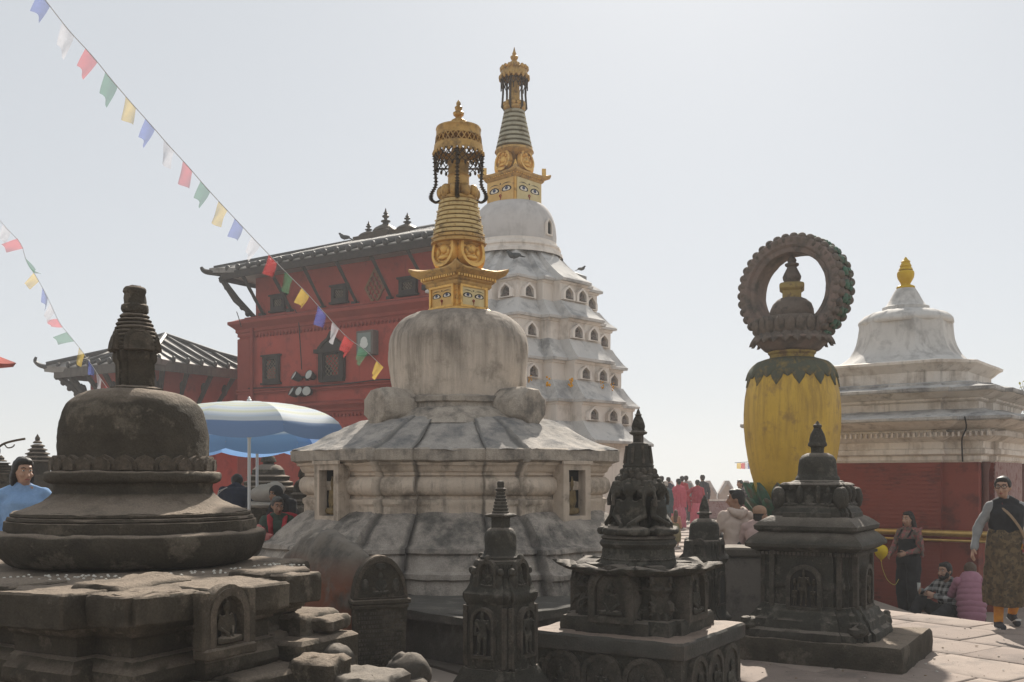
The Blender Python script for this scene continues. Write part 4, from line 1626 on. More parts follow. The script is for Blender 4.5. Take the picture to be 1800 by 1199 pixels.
b.loft(SQN, [(ha * 1.19, qz(707)), (ha * 1.2, qz(705)), (ha * 1.2, qz(701)), (ha * 1.1, qz(698)), (ha * .98, qz(694)), (ha * .98, qz(690)), (ha * .80, qz(686))], caps=(True, True))
b.build('middle_roof', ROOFW, SH, rough=.012, rs=4, ang=35)
OCT = dens(sqr(.34), .12)
b = MB()
b.loft(OCT, [(ha * .74, qz(688)), (ha * .74, qz(668)), (ha * .77, qz(664)), (ha * .80, qz(659)), (ha * .84, qz(655)), (ha * .845, qz(651)), (ha * .78, qz(649)), (ha * .72, qz(647))])
b.build('upper_cornice', WHITE, SH, rough=.006, ang=30)
OC8 = dens(sqr(.50), .1)
BELLW = mat('bell_roof_wash', (.60, .575, .54), (.51, .49, .46), 2, (.38, .365, .345), 2.5, .57, .14, streak=(.22, .20, .18), st=.53, rough=.9, bump=.35, bscale=14)
b = MB()
b.loft(OC8, [(ha * r, qz(y)) for r, y in spl([(.70, 649), (.62, 641), (.525, 629), (.475, 615), (.445, 598), (.43, 580), (.43, 570)], 3)], caps=(True, False))
b.build('bell_roof', BELLW, SH, rough=.008, rs=3, ang=30)
b = MB()
b.loft(dens(circ(16), .1), [(r / qS, qz(y)) for r, y in spl([(76, 573), (79, 570), (78, 564), (68, 555), (50, 549), (39, 547)], 3)])
for k in range(14):     # scrolled leaves laid over the shoulder
    a = 2 * PI * k / 14
    b.ell((66 / qS * math.cos(a), 66 / qS * math.sin(a), qz(559)), (.12, .07, .045), rot=Matrix.Rotation(a, 3, 'Z') @ Matrix.Rotation(R(34), 3, 'Y'), nu=9, nv=6)
    a += PI / 14
    b.ell((73 / qS * math.cos(a), 73 / qS * math.sin(a), qz(566)), (.06, .09, .04), rot=Matrix.Rotation(a, 3, 'Z') @ Matrix.Rotation(R(50), 3, 'Y'), nu=9, nv=6)
b.build('leaf_relief_shoulder', BELLW, SH, rough=.01, rs=8)
b = MB()
b.lathe([(r / qS, qz(y)) for r, y in ((39, 548), (39, 541), (37, 540), (33, 538), (27, 528), (22, 518), (18, 511), (16, 508))], 32)
b.build('neck_cone', BELLW, SH)
b = MB()
b.lathe([(r / qS, qz(y)) for r, y in spl([(10, 509), (15, 508), (15, 504), (9, 501), (8, 499), (13, 490), (14.5, 482), (13, 477), (8, 475)], 2)] +
        [(r / qS, qz(y)) for r, y in ((12, 475), (11, 472), (9, 470), (10, 468), (8, 464), (7, 462), (8, 460), (4.5, 457), (1, 452))], 24)
b.build('pinnacle', YELLOW2, SH)
# gilded rail round the wall
RL = thing('brass_rail', 'shiny brass pipe rail running round the red shrine wall', 'rail', (QX, QY, 0), -R(38))
b = MB()
for k in range(4):
    h2 = ha * 1.09
    b.etube([(-h2, -h2, qz(926)), (h2, -h2, qz(926))], .05, n=10, M=TR(rz=k * PI / 2), round_ends=True)
    b.etube([(-h2, -h2, qz(937)), (h2, -h2, qz(937))], .022, n=8, M=TR(rz=k * PI / 2), round_ends=True)
b.build('pipe', BRASS, RL)
b = MB()
for k in range(4):
    for j in range(4):
        u = -h2 * .9 + j * h2 * .6
        b.box(u - .02, u + .02, -h2, -ha * .94, qz(938), qz(928), TR(rz=k * PI / 2))
b.build('bracket', BRASS, RL)
# cable on the corner of the cornice
b = MB()
mw = SH.matrix_basis.copy()
mw = TR((QX, QY, 0), -R(38))
pts = [mw @ Vector(p) for p in ((ha * .93, -ha * 1.40, qz(750)), (ha * .90, -ha * 1.22, qz(765)), (ha * .86, -ha * 1.2, qz(780)), (ha * .84, -ha * 1.12, qz(800)), (ha * .83, -ha * 1.06, qz(815)))]
b.etube(spl([tuple(p) for p in pts], 4), .012, n=5)
tag(b.build('cable', CABLE, None), 'dark cable drooping over the white cornice at the shrine corner', 'cable')

# ================================================================== big thunderbolt monument
VY = 20.0
vS = F / VY
VX = (1392 - 900) * VY / F


def vz(py):
    return EYE + (HZ - py) / vS


VJ = thing('thunderbolt_monument', 'giant yellow thunderbolt-shaped monument with lotus petals and scalloped stone ring', 'monument', (VX * .7, VY * .7, EYE * .3), 0)
VJ.scale = (.7, .7, .7)
b = MB()
b.lathe(spl([(r / vS, vz(y)) for r, y in ((45, 915), (52, 890), (62, 860), (73, 820), (80, 780), (82.5, 745), (82, 710), (78, 680), (72, 655), (60, 640), (38, 632))], 4), 72)
for k in range(0):
    pass
b.build('yellow_body', YELLOW, VJ, rough=.012, rs=2)


def petal(b, w, h, curve, M, n=7, m=4, tip=.0, t=.03, mi=None):
    """a leaf-shaped petal standing along curve [(r,z)...], its outline widening then pointed; faces outward (+x)"""
    V, Fc = [], []
    for side in (0, 1):
        for i in range(n + 1):
            f = i / n
            ww = w * .5 * (math.sin(PI * min(1, (f * .62 + .22))) ** .8) * (1 if f < .55 else math.sqrt(max(0, 1 - ((f - .55) / .45) ** 2)) * .97 + .03)
            x = f * (len(curve) - 1)
            k = min(int(x), len(curve) - 2)
            r = curve[k][0] + (curve[k + 1][0] - curve[k][0]) * (x - k)
            z = curve[k][1] + (curve[k + 1][1] - curve[k][1]) * (x - k)
            for j in range(-m, m + 1):
                u = j / m
                bul = t * (1 - u * u * .9) + t * .5 * (1 - abs(u)) ** 3
                V.append((r + (bul if side else -t * .2), ww * u, z))
    c = 2 * m + 1
    o = (n + 1) * c
    for s_ in (0, 1):
        for i in range(n):
            for j in range(2 * m):
                a = s_ * o + i * c + j
                Fc.append((a, a + 1, a + c + 1, a + c))
    for i in range(n):
        Fc += [(i * c, (i + 1) * c, o + (i + 1) * c, o + i * c), (i * c + 2 * m, o + i * c + 2 * m, o + (i + 1) * c + 2 * m, (i + 1) * c + 2 * m)]
    b.add(V, Fc, M, mi)


def petals(name, n, w, curve, mats, parent, t=.03, a0=0, **k):
    first = None
    for i in range(n):
        if first is None:
            b = MB()
            petal(b, w, 0, curve, None, t=t, **k)
            first = b.build(name, mats, parent, ang=60)
            o = first
        else:
            o = first.copy()
            COL.objects.link(o)
        o.rotation_euler = (0, 0, a0 + 2 * PI * i / n)


def rv(L):
    return [(r / vS, vz(y)) for r, y in L]


petals('green_upper_petal', 13, .46, rv([(38, 631), (56, 636), (67, 645), (73, 656), (76, 668)]), GREY_GREEN, VJ, .03)
petals('green_upper_petal', 13, .34, rv([(40, 631), (58, 637), (69, 648), (75, 662), (78.5, 682)]), GREY_GREEN, VJ, .02, a0=.24)
petals('green_base_leaf', 14, .34, rv([(42, 915), (56, 898), (66, 880), (74, 862), (79, 848)]), LEAF_GREEN, VJ, .05, a0=.1)
petals('green_base_leaf', 14, .30, rv([(44, 915), (60, 905), (72, 892), (80, 882), (86, 874)]), LEAF_GREEN, VJ, .05, a0=.32)
b = MB()
b.lathe(rv([(38, 634), (38, 625), (41, 622), (41, 618), (38, 617)]), 40)
b.build('yellow_collar', mat('faded_yellow_paint', (.40, .29, .09), (.30, .22, .08), 6, (.2, .13, .07), 5, .55, .1), VJ)
b = MB()
b.lathe(rv(spl([(38, 620), (46, 617), (52, 612), (58, 606), (64, 602), (68, 600), (66, 596), (50, 590)], 3)), 48)
b.build('pink_lotus_dish', PINK_STONE, VJ, rough=.01)
petals('lower_lotus_petal', 22, .20, rv([(48, 586), (57, 588), (63, 594), (67, 601), (69, 608)]), PETAL_STONE, VJ, .035)
petals('upper_lotus_petal', 22, .185, rv([(58, 590), (62, 584), (64, 576), (64, 568), (62, 562)]), PETAL_STONE, VJ, .03, a0=.1)
b = MB()
b.lathe(rv([(60, 592), (62, 585), (62, 565), (58, 560), (36, 558), (38, 552), (37, 545), (33, 535), (26, 528), (20, 525)]), 48)
b.build('lotus_drum', PETAL_STONE, VJ, rough=.01)
b = MB()
b.loft(sqr(), rv([(16, 528), (16, 512)]), TR(rz=R(-16)))
b.loft(sqr(), rv([(17, 512), (21, 508), (21, 503), (19, 500), (12, 497)]), TR(rz=R(-16)))
b.build('yellow_harmika', mat('dull_yellow_paint', (.36, .27, .10), (.27, .20, .08), 6, (.2, .14, .08), 5, .55, .1), VJ)
b = MB()
b.lathe(rv([(12, 498), (15, 492), (16, 487), (14, 482), (10, 474), (8, 470), (12, 467), (12, 464), (7, 462), (8, 458), (6, 454), (.5, 448)]), 20)
b.build('small_spire', PETAL_STONE, VJ)
# scalloped ring
RR, RI, RD = 1.11, .74, .33
RM = TR((.06, 0, vz(513)), R(-41))
b = MB()
n = 96
ringp = [(RR * .93, -RD), (RR * .96, -RD * .9), (RR * .97, 0), (RR * .96, RD * .9), (RR * .93, RD), (RR * .86, RD * .98), (RI * 1.12, RD * .86), (RI * 1.02, RD * .78), (RI, RD * .3), (RI, -RD * .3), (RI * 1.02, -RD * .78), (RI * 1.12, -RD * .86), (RR * .76, -RD * .84), (RR * .80, -RD * .98)]
V, Fc = [], []
for i in range(n):
    a = 2 * PI * i / n
    V += [(r * math.cos(a), y, r * math.sin(a)) for r, y in ringp]
m = len(ringp)
for i in range(n):
    for j in range(m):
        Fc.append((i * m + j, ((i + 1) % n) * m + j, ((i + 1) % n) * m + (j + 1) % m, i * m + (j + 1) % m))
b.add(V, Fc)
RG = b.build('stone_ring', PINK_STONE, VJ, rough=.012, rs=4, ang=40)
RG.matrix_local = RM
first = {}
for row, (yy, sg) in enumerate(((-RD * .72, -1), (RD * .72, 1))):
    for k in range(38):
        a = 2 * PI * (k + .5 * row) / 38
        if -PI * .72 < a - PI * 0 < 0 and False:
            continue
        if 'p' not in first:
            b = MB()
            b.ell((-.035, 0, 0), (.085, .09, .088), nu=9, nv=7)
            b.ell((-.10, 0, 0), (.10, .11, .085), nu=9, nv=7)
            first['p'] = b.build('ring_petal', PETAL_STONE, RG)
            o = first['p']
        else:
            o = first['p'].copy()
            COL.objects.link(o)
        o.matrix_local = Matrix.Translation((RR * math.cos(a) * .985, yy, RR * math.sin(a) * .985)) @ Matrix.Rotation(-a, 4, 'Y')
for k in range(26):      # green leaf scrolls between the petal rows
    a = 2 * PI * k / 26
    if 'g' not in first:
        b = MB()
        b.ell((0, -.05, 0), (.05, .12, .10), nu=9, nv=6)
        b.ell((0.01, .09, .04), (.05, .08, .06), nu=8, nv=6)
        b.ell((0.01, .10, -.06), (.04, .07, .05), nu=8, nv=6)
        first['g'] = b.build('green_leaf_scroll', LEAF_GREEN, RG, rough=.02, rs=12)
        o = first['g']
    else:
        o = first['g'].copy()
        COL.objects.link(o)
    o.matrix_local = Matrix.Translation((RR * .985 * math.cos(a), 0, RR * .985 * math.sin(a))) @ Matrix.Rotation(-a, 4, 'Y')
# round pedestal
b = MB()
b.lathe([(1.5, -.73), (1.5, .35), (1.42, .4), (1.1, .42), (1.1, .7), (1.16, .74), (1.16, vz(916)), (.6, vz(914))], 48)
b.build('round_pedestal', PINK_STONE, VJ, rough=.02)
# little string of flags beyond it
b = MB()
PF = thing('prayer_flag_string', 'short bunch of small colourful flags low beside the yellow monument', 'flag string', at(1306, 818, 24), 0, 'strings of prayer flags')
for k, (dx, dz, c) in enumerate(((-.10, 0, 'yellow'), (.0, .02, 'red'), (.09, .0, 'white'), (.17, .0, 'blue'))):
    b = MB()
    b.prism([(dx - .05, -.08), (dx + .05, -.09), (dx + .05, .06), (dx - .05, .05)], -.004, .004)
    tag(b.build('flag', FLAG[c], PF), c + ' flag')
b = MB()
b.etube([(-.2, 0, .06), (.1, 0, .08), (1.6, 0, .5)], .006, n=4)
b.build('cord', CABLE, PF)

# ================================================================== far terrace wall with pointed merlons
MW = thing('terrace_wall', 'low mauve parapet wall with a row of pointed white merlons at the terrace edge', 'wall', (at(1232, 842, 42).x, 42, 0), R(-3))
ml = 4.6
b = MB()
b.box(-4.0, ml, 0, .3, -.02, .72, b=.02)
b.build('wall_base', MAUVE, MW, L=.5, rough=.01)
b = MB()
b.box(-4.0, ml, -.05, .35, .72, .80)
b.build('coping', WHITE, MW)
k = 0
x = -3.7
m0 = None
while x < ml - .3:
    if m0 is None:
        b = MB()
        b.prism([(-.37, .8), (.37, .8), (.37, 1.0), (.05, 1.52), (-.05, 1.52), (-.37, 1.0)], 0, .3, mi=0)
        b.prism([(-.40, 1.02), (-.30, 1.02), (0, 1.46), (.30, 1.02), (.40, 1.02), (.08, 1.58), (-.08, 1.58)], -.03, .33, mi=1)
        m0 = b.build('merlon', [mat('merlon_wash', (.50, .42, .35), (.40, .33, .28), 5), FARR], MW)
        o = m0
    else:
        o = m0.copy()
        COL.objects.link(o)
    o.location = (x, 0, 0)
    x += .80
    if k % 2 == 0:
        b = MB()
        b.box(x - .40 - .12, x - .40 + .12, -.10, .02, 0, .8, b=.01)
        b.build('pier', WHITE, MW)
    k += 1

# ================================================================== foreground stone shrines
GRP = 'dark carved stone shrines'


def petal_band(parent, n, r, z, w, h, mats, t=.03):
    f = None
    for i in range(n):
        if f is None:
            b = MB()
            pts = [(-w / 2, 0), (w / 2, 0), (w * .52, h * .45), (w * .3, h * .8), (0, h), (-w * .3, h * .8), (-w * .52, h * .45)]
            b.prism(pts, -t, .03)
            b.prism([(x * .6, z_ * .75 + h * .05) for x, z_ in pts], -t * 1.6, -t * .9)
            f = b.build('lotus_petal', mats, parent, rough=.006, rs=12)
            o = f
        else:
            o = f.copy()
            COL.objects.link(o)
        a = 2 * PI * i / n
        o.location = (r * math.sin(a), -r * math.cos(a), z)
        o.rotation_euler = (0, 0, a)


# ---------------------------------------------------------------- big domed shrine at left
LY = 7.15
lS = F / LY
LX = (237 - 900) * LY / F


def lz(py):
    return EYE + (HZ - py) / lS


def lr(px):
    return px / lS


LC = thing('domed_stone_shrine', 'large dark stone dome shrine with square-necked ringed spire, nearest at left', 'stone shrine', (LX, LY, 0), 0, GRP)
b = MB()
b.lathe(spl([(lr(124), lz(812)), (lr(124.5), lz(790)), (lr(124), lz(765)), (lr(121), lz(742)), (lr(115), lz(722)), (lr(104), lz(707)), (lr(88), lz(696)), (lr(66), lz(689)), (lr(30), lz(684)), (.01, lz(683))], 6), 96)
b.build('dome', STONE, LC, rough=.012, rs=3.5, ang=60)
b = MB()
b.lathe([(lr(124), lz(811)), (lr(128), lz(826)), (lr(130), lz(829)), (lr(131), lz(832))], 96, caps=(False, False))
b.lathe(spl([(lr(131), lz(829)), (lr(143), lz(830)), (lr(147), lz(836)), (lr(146), lz(844)), (lr(140), lz(848)), (lr(132), lz(850))], 3), 96, caps=(False, False))
b.lathe(spl([(lr(132), lz(849)), (lr(131), lz(858)), (lr(134), lz(868)), (lr(148), lz(880)), (lr(170), lz(890)), (lr(194), lz(898))], 4), 96, caps=(False, False))
b.build('neck_moulding', STONE, LC, rough=.012, rs=5, ang=40)
petal_band(LC, 26, lr(124), lz(829), .155, .11, STONE, .035)
b = MB()
b.lathe([(lr(190), lz(897)), (lr(197), lz(899)), (lr(198), lz(903)), (lr(195), lz(905)), (lr(201), lz(906)), (lr(203), lz(910)), (lr(199), lz(912)), (lr(206), lz(913)), (lr(207), lz(925)), (lr(205), lz(933))], 96, caps=(True, False))
b.build('stepped_ring', STONE, LC, rough=.014, rs=5, L=.12, ang=35)
b = MB()
b.lathe([(lr(200), lz(931))] + spl([(lr(212), lz(930)), (lr(222), lz(933)), (lr(225), lz(941)), (lr(222), lz(955)), (lr(213), lz(970)), (lr(200), lz(982)), (lr(188), lz(986))], 3), 96, caps=(True, True))
b.build('saucer_ring', STONE, LC, rough=.018, rs=4, ang=45)
# spire base box, cap and rings
sq = dens(redent([(1, .55), (.88, .55), (.88, .88), (.55, .88), (.55, 1)]), .2)
b = MB()
q = lr(35) / 1.25
b.loft(sq, [(q * 1.55, lz(690)), (q * 1.55, lz(684)), (q * 1.25, lz(682)), (q * 1.05, lz(680)), (q * 1.05, lz(640)), (q * 1.12, lz(637)), (q * 1.18, lz(634)), (q * 1.2, lz(624)), (q * 1.1, lz(620)), (q * .8, lz(617))], TR(rz=R(32)))
b.build('spire_base', STONE, LC, rough=.01, rs=6, L=.09, ang=38)
for k in range(4):
    b = MB()
    b.prism(arch(.20, .155, 12), -.02, .06, TR((0, -lr(35), lz(619)), 0, R(-10)))
    b.prism([(x * .72, z * .78) for x, z in arch(.20, .155, 12)], -.03, 0, TR((0, -lr(35), lz(619)), 0, R(-10)))
    o = b.build('arched_crest', STONE, LC, rough=.008, rs=10, L=.07)
    o.rotation_euler = (0, 0, R(32) + k * PI / 2)
n = 9
for i in range(n):
    t0, t1 = i / n, (i + 1) / n
    y0, y1 = 618 - 66 * t0, 618 - 66 * t1
    rr = lambda t: 40 - 2.5 * t - 16.5 * t * t
    b = MB()
    b.lathe([(lr(rr(t0) - 3), lz(y0)), (lr(rr(t0)), lz(y0 - 1.2)), (lr(rr(t0) + .4), lz((y0 + y1) / 2 + .5)), (lr(rr(t1) + .2), lz(y1 + 1.6)), (lr(rr(t1) - 3), lz(y1 + .6)), (lr(rr(t1) - 4), lz(y1))], 44)
    b.build('spire_ring', STONE, LC, rough=.006, rs=9)
b = MB()
b.lathe([(lr(19), lz(552)), (lr(22), lz(549)), (lr(23), lz(544)), (lr(22), lz(538)), (lr(18), lz(535)), (lr(17), lz(532)), (lr(17), lz(517)), (lr(19), lz(514)), (lr(19), lz(509)), (lr(17), lz(506)), (lr(11), lz(504)), (lr(9), lz(502))], 36)
b.build('broken_spire_top', STONE, LC, rough=.012, rs=9, L=.06)
# square pedestal, turned, with a niche face towards the right
PA = R(-28)
zt_ = lz(985) - .02


def ped(name, poly, prof, roughness=.03, rs=3.5, L=.13, mt=STONE, ang=40):
    b = MB()
    b.loft(dens(poly, .14), prof, TR((0, 0, 0), PA))
    return b.build(name, mt, LC, rough=roughness, rs=rs, L=L, ang=ang)


# outline in the turned frame: right face (+x) carries the niche, front face (-y) is notched
OUT = [(-1.60, -1.56), (-.62, -1.56), (-.62, -1.38), (-.30, -1.38), (-.30, -1.60), (.20, -1.60), (.20, -1.44), (.72, -1.44), (.72, -1.58), (1.30, -1.58), (1.30, -1.44), (1.62, -1.44),
       (1.62, -.98), (1.70, -.98), (1.70, -.34), (1.62, -.34), (1.62, .05), (1.25, .05), (1.25, .45), (.9, .45), (.9, .95), (-1.6, .95)]


def sc_out(d):
    return [(x + d * (1 if x > 0 else -1), y + d * (1 if y > 0 else -1)) for x, y in OUT]


def loc_r(x, y, z):
    return TR((0, 0, 0), PA) @ Vector((x, y, z))


ped('pedestal_cornice', OUT, [(.93, zt_ - .22), (.945, zt_ - .16), (.95, zt_ - .05), (.94, zt_ - .02), (.9, zt_)], .012, 5, L=.08)
rc = random.Random(21)
for k in range(len(OUT)):        # broken cornice blocks laid along the edge, with open joints
    p, q = Vector(OUT[k]), Vector(OUT[(k + 1) % len(OUT)])
    L_ = (q - p).length
    d = (q - p).normalized()
    nr2 = Vector((d.y, -d.x))
    mid = (p + q) / 2
    if (mid.y > .0 or mid.x < -1.55) or L_ < .15:
        continue
    t = 0
    while t < L_ - .05:
        w = min(L_ - t, rc.uniform(.30, .62))
        if L_ - t - w < .2:
            w = L_ - t
        c = p + d * (t + w / 2) - nr2 * (.17 - rc.uniform(0, .035))
        b = MB()
        hh = rc.uniform(.15, .19)
        b.box(-w / 2 + .006, w / 2 - .006, -.19, .19, -hh, 0, b=.012)
        o = b.build('cornice_stone', STONE, LC, rough=.012, rs=9, L=.05, ang=38)
        o.location = loc_r(c.x, c.y, zt_ + rc.uniform(-.012, .012))
        o.rotation_euler = (rc.uniform(-.02, .02), rc.uniform(-.03, .03), PA + math.atan2(d.y, d.x) + rc.uniform(-.03, .03))
        t += w
ped('pedestal_body', OUT, [(.96, zt_ - .66), (.97, zt_ - .62), (.96, zt_ - .58), (.93, zt_ - .57), (.93, zt_ - .53), (.945, zt_ - .52), (.96, zt_ - .48), (.955, zt_ - .43), (.93, zt_ - .40), (.92, zt_ - .37), (.89, zt_ - .36), (.885, zt_ - .27), (.90, zt_ - .25), (.92, zt_ - .24), (.93, zt_ - .20)], .010, 7, L=.06)
ped('pedestal_base', OUT, [(1.13, -.02), (1.13, zt_ - .94), (1.12, zt_ - .90), (1.08, zt_ - .88), (1.08, zt_ - .84), (1.05, zt_ - .83), (1.06, zt_ - .78), (1.05, zt_ - .74), (1.01, zt_ - .73), (1.01, zt_ - .69), (.98, zt_ - .67), (.98, zt_ - .62), (.93, zt_ - .60)], .018, 5, L=.08)
def niche_on_pedestal(x, yc, w, h, z0, rot):
    o = niche_part(w, h, .07, 'niche', None, [STONE, NICHE_DARK], LC, fw=.15)
    M = TR((0, 0, 0), PA) @ TR((x, yc, z0), rot)
    o.matrix_local = M
    g = MB()
    g.box(-w * .66, w * .66, -.09, .02, -.05, .010, b=.01)
    for s_ in (-1, 1):
        g.box(s_ * w * .58 - .03, s_ * w * .58 + .03, -.07, .01, .0, h * .98, b=.008)
    g.frame(arch(w * 1.1, h * 1.06), [(x * .86, z * .93) for x, z in arch(w * 1.1, h * 1.06)], -.06, .01)
    g.build('niche_surround', STONE, o, rough=.006, rs=10, L=.06)
    f = MB()
    f.join(SEAT_HI, TR((0, -.04, h * .06), s=(.22, .18, .26)))
    fo = f.build('seated_figure', STONE, o)
    fm = MB()
    fm.ell((0, -.050, h * .06 + .26 * .79), (.013, .010, .020))
    fm.build('vermilion_mark', VERMILION, fo)


niche_on_pedestal(1.71, -.90, .30, .33, zt_ - .33, PI / 2)
# cracked cornice stones on the right, a jutting block and worn step stones
def stone_block(parent, c, s, rz, name='stone_block', mt=STONE, rough=.03, bev=.02, rs=5, L=.1):
    b = MB()
    b.box(-s[0] / 2, s[0] / 2, -s[1] / 2, s[1] / 2, -s[2] / 2, s[2] / 2, b=bev)
    o = b.build(name, mt, parent, rough=rough, rs=rs, L=L, ang=45)
    o.location = c
    o.rotation_euler = (0, 0, rz)
    return o


stone_block(LC, loc_r(1.40, -.16, zt_ + .005), (.34, .40, .06), PA + R(-6), 'cornice_stone', rough=.012)
stone_block(LC, loc_r(1.15, -1.02, zt_ + .0), (.36, .62, .05), PA + R(9), 'cornice_stone')
def column_stone(x, y, sx, sy, top, rot, name, mt=STONE, rough=.02):
    """a base stone standing on the ground, its top at the given height"""
    p = loc_r(x, y, top / 2)
    return stone_block(LC, p, (sx, sy, top), PA + R(rot), name, mt, rough=rough * .6, bev=.025, rs=7, L=.06)


stone_block(LC, loc_r(1.56, .16, zt_ - .34), (.30, .30, .09), PA + R(10), 'broken_moulding_end', rough=.02, L=.06)
column_stone(1.36, .12, .46, .46, zt_ - .27, 6, 'base_stone')
column_stone(1.52, .02, .46, .62, zt_ - .40, 0, 'base_stone')
column_stone(1.62, -.42, .44, .86, zt_ - .52, -2, 'base_stone')
column_stone(1.66, -1.12, .46, .56, zt_ - .54, 3, 'base_stone')
column_stone(1.90, -.28, .30, .30, zt_ - .47, 14, 'worn_base_stone', rough=.045)
column_stone(2.12, -.14, .44, .42, zt_ - .57, 5, 'step_stone', STONE3, .03)
column_stone(2.34, -.24, .34, .40, zt_ - .64, -4, 'step_stone', STONE3, .035)
column_stone(1.96, -.75, .46, .60, zt_ - .70, -3, 'step_stone', STONE3, .03)
b = MB()
b.loft(dens(sqr(.4), .3), spl([(.13, 0), (.14, .05), (.135, .075), (.105, .09), (.12, .105), (.12, .15), (.10, .20), (.05, .235), (.01, .24)], 3))
b.box(-.17, .17, -.16, .16, -.5, .01, b=.03)
o = b.build('worn_corner_knob', STONE3, LC, rough=.016, rs=6, L=.08)
o.location = loc_r(1.74, .04, zt_ - .68)
o.rotation_euler = (0, 0, PA)
# scattered rice grains left as offerings on the ledge
b = MB()
for k in range(110):
    a = random.uniform(-1.9, -.15)
    rr_ = random.uniform(1.02, 1.32)
    x, y = rr_ * math.cos(a), rr_ * math.sin(a)
    b.ell((x, y, zt_ + .012), (.010, .006, .006), nu=5, nv=4)
tag(b.build('rice_grain_offering', mat('white_rice', (.6, .57, .5), bump=0), LC), kind='stuff')

# ---------------------------------------------------------------- vaulted inscription stone
IY = 8.3
ix = lambda px, Y=IY: (px - 900) * Y / F
IN = thing('inscription_stele', 'arched inscription stone with vaulted rough back smeared in red ochre, beside the domed shrine', 'stele', (ix(668), IY - .05, 0), R(22), GRP)
W, H = .46, 1.02
out = [(-W / 2 * .86, -.02), (W / 2 * .86, -.02), (W / 2, H - .34)] + [(W / 2 * .98 * math.cos(a), H - .34 + .34 * math.sin(a)) for a in [PI * i / 14 for i in range(1, 14)]] + [(-W / 2, H - .34)]
b = MB()
b.prism(out, -.05, .06)
b.build('stele_slab', STONE, IN, rough=.008, rs=6, L=.07)
b = MB()
b.box(-W / 2 - .02, W / 2 + .02, -.08, .06, H - .40, H - .36, b=.008)
b.box(-W / 2 - .005, W / 2 + .005, -.07, .06, H - .44, H - .405, b=.008)
b.frame([(x * .98, H - .34 + (z - H + .34) * .98) if z > H - .35 else (x * .98, H - .35) for x, z in out], [(x * .86, H - .34 + (z - H + .34) * .86) if z > H - .35 else (x * .86, H - .345) for x, z in out], -.065, -.03)
b.build('moulding_band', STONE, IN, rough=.006, rs=9, L=.06)
b = MB()
b.join(SEAT_HI, TR((0, -.05, H - .325), s=(.17, .09, .20)))
for s in (-1, 1):
    b.ell((s * .13, -.05, H - .25), (.03, .02, .06))
    b.join(STAND, TR((s * .12, -.045, H - .33), s=(.1, .06, .12)))
b.ell((0, -.05, H - .09), (.05, .02, .03))
b.build('crest_relief', STONE2, IN)
b = MB()   # worn lines of carved letters
for r_ in range(14):
    z = H - .475 - r_ * .036
    x = -W * .40
    while x < W * .38:
        w = random.uniform(.008, .02)
        if random.random() < .85:
            b.box(x, x + w, -.0535, -.04, z - .011, z + .006)
            b.box(x - .004, x + w + .006, -.0535, -.04, z + .008, z + .011)
        x += w + random.uniform(.006, .012)
tag(b.build('carved_lettering', STONE2, IN, fix=False), kind='stuff')
def ochre_stain(n, l, co, c, nz, ramp, mixc, tc):
    sx = n.new('ShaderNodeSeparateXYZ')
    l.new(tc.outputs['Object'], sx.inputs[0])
    mu = n.new('ShaderNodeMath')
    mu.operation = 'MULTIPLY'
    l.new(ramp(sx.outputs['Z'], 1.0, .72), mu.inputs[0])
    l.new(ramp(nz(2.6, 6), .33, .48), mu.inputs[1])
    return mixc(mu.outputs[0], c, (.20, .075, .042))


b = MB()
VL = spl([(.27, .0), (.30, .10), (.34, .35), (.40, .75), (.45, 1.15), (.45, 1.35), (.38, 1.55)], 3)
sec = lambda k: [(math.cos(a) * k * .80, max(0, math.sin(a)) ** .8) for a in [PI * i / 16 for i in range(17)]]
V, Fc = [], []
for i, (r, y) in enumerate(VL):
    h = [.98, 1.06, 1.12, 1.18, 1.18, 1.08, .86]
    f = i / (len(VL) - 1) * 6
    k = min(int(f), 5)
    hh = h[k] + (h[k + 1] - h[k]) * (f - k)
    V += [(-.05 - .02 * i + x * r / .8 * .95, y + .05, z * hh) for x, z in sec(.8)]
m = 17
for i in range(len(VL) - 1):
    for j in range(m - 1):
        Fc.append((i * m + j, i * m + j + 1, (i + 1) * m + j + 1, (i + 1) * m + j))
Fc.append(tuple(range(m)))
Fc.append(tuple(range((len(VL) - 1) * m, len(VL) * m))[::-1])
b.add(V, Fc)
b.build('vaulted_back', mat('ochre_smeared_vault', (.20, .172, .14), (.15, .13, .108), 3, (.09, .082, .07), 3, .55, .14, rough=.9, bump=.45, bscale=20, alt=ochre_stain), IN, rough=.035, rs=3.5, L=.07, ang=60)
b = MB()
b.ell((0, 0, .06), (.18, .17, .16), nu=24, nv=16)
b.ell((-.05, 0, .10), (.09, .10, .13), nu=20, nv=12)
o = b.build('rounded_stone', STONE3, None, rough=.022, rs=5)
p = at(716, 1180, 7.7)
o.location = (p.x, p.y, .08)
tag(o, 'smooth rounded boulder on the ground at the foot of the inscription stone', 'stone')
b = MB()
b.box(-.5, .5, -.3, .3, 0, .14, b=.03)
o = b.build('footing_slab', STONE3, None, rough=.02, rs=4, L=.12)
o.location = (ix(640, 7.7), 7.72, 0)
tag(o, 'rough stone slab lying in front of the inscription stone', 'stone slab')

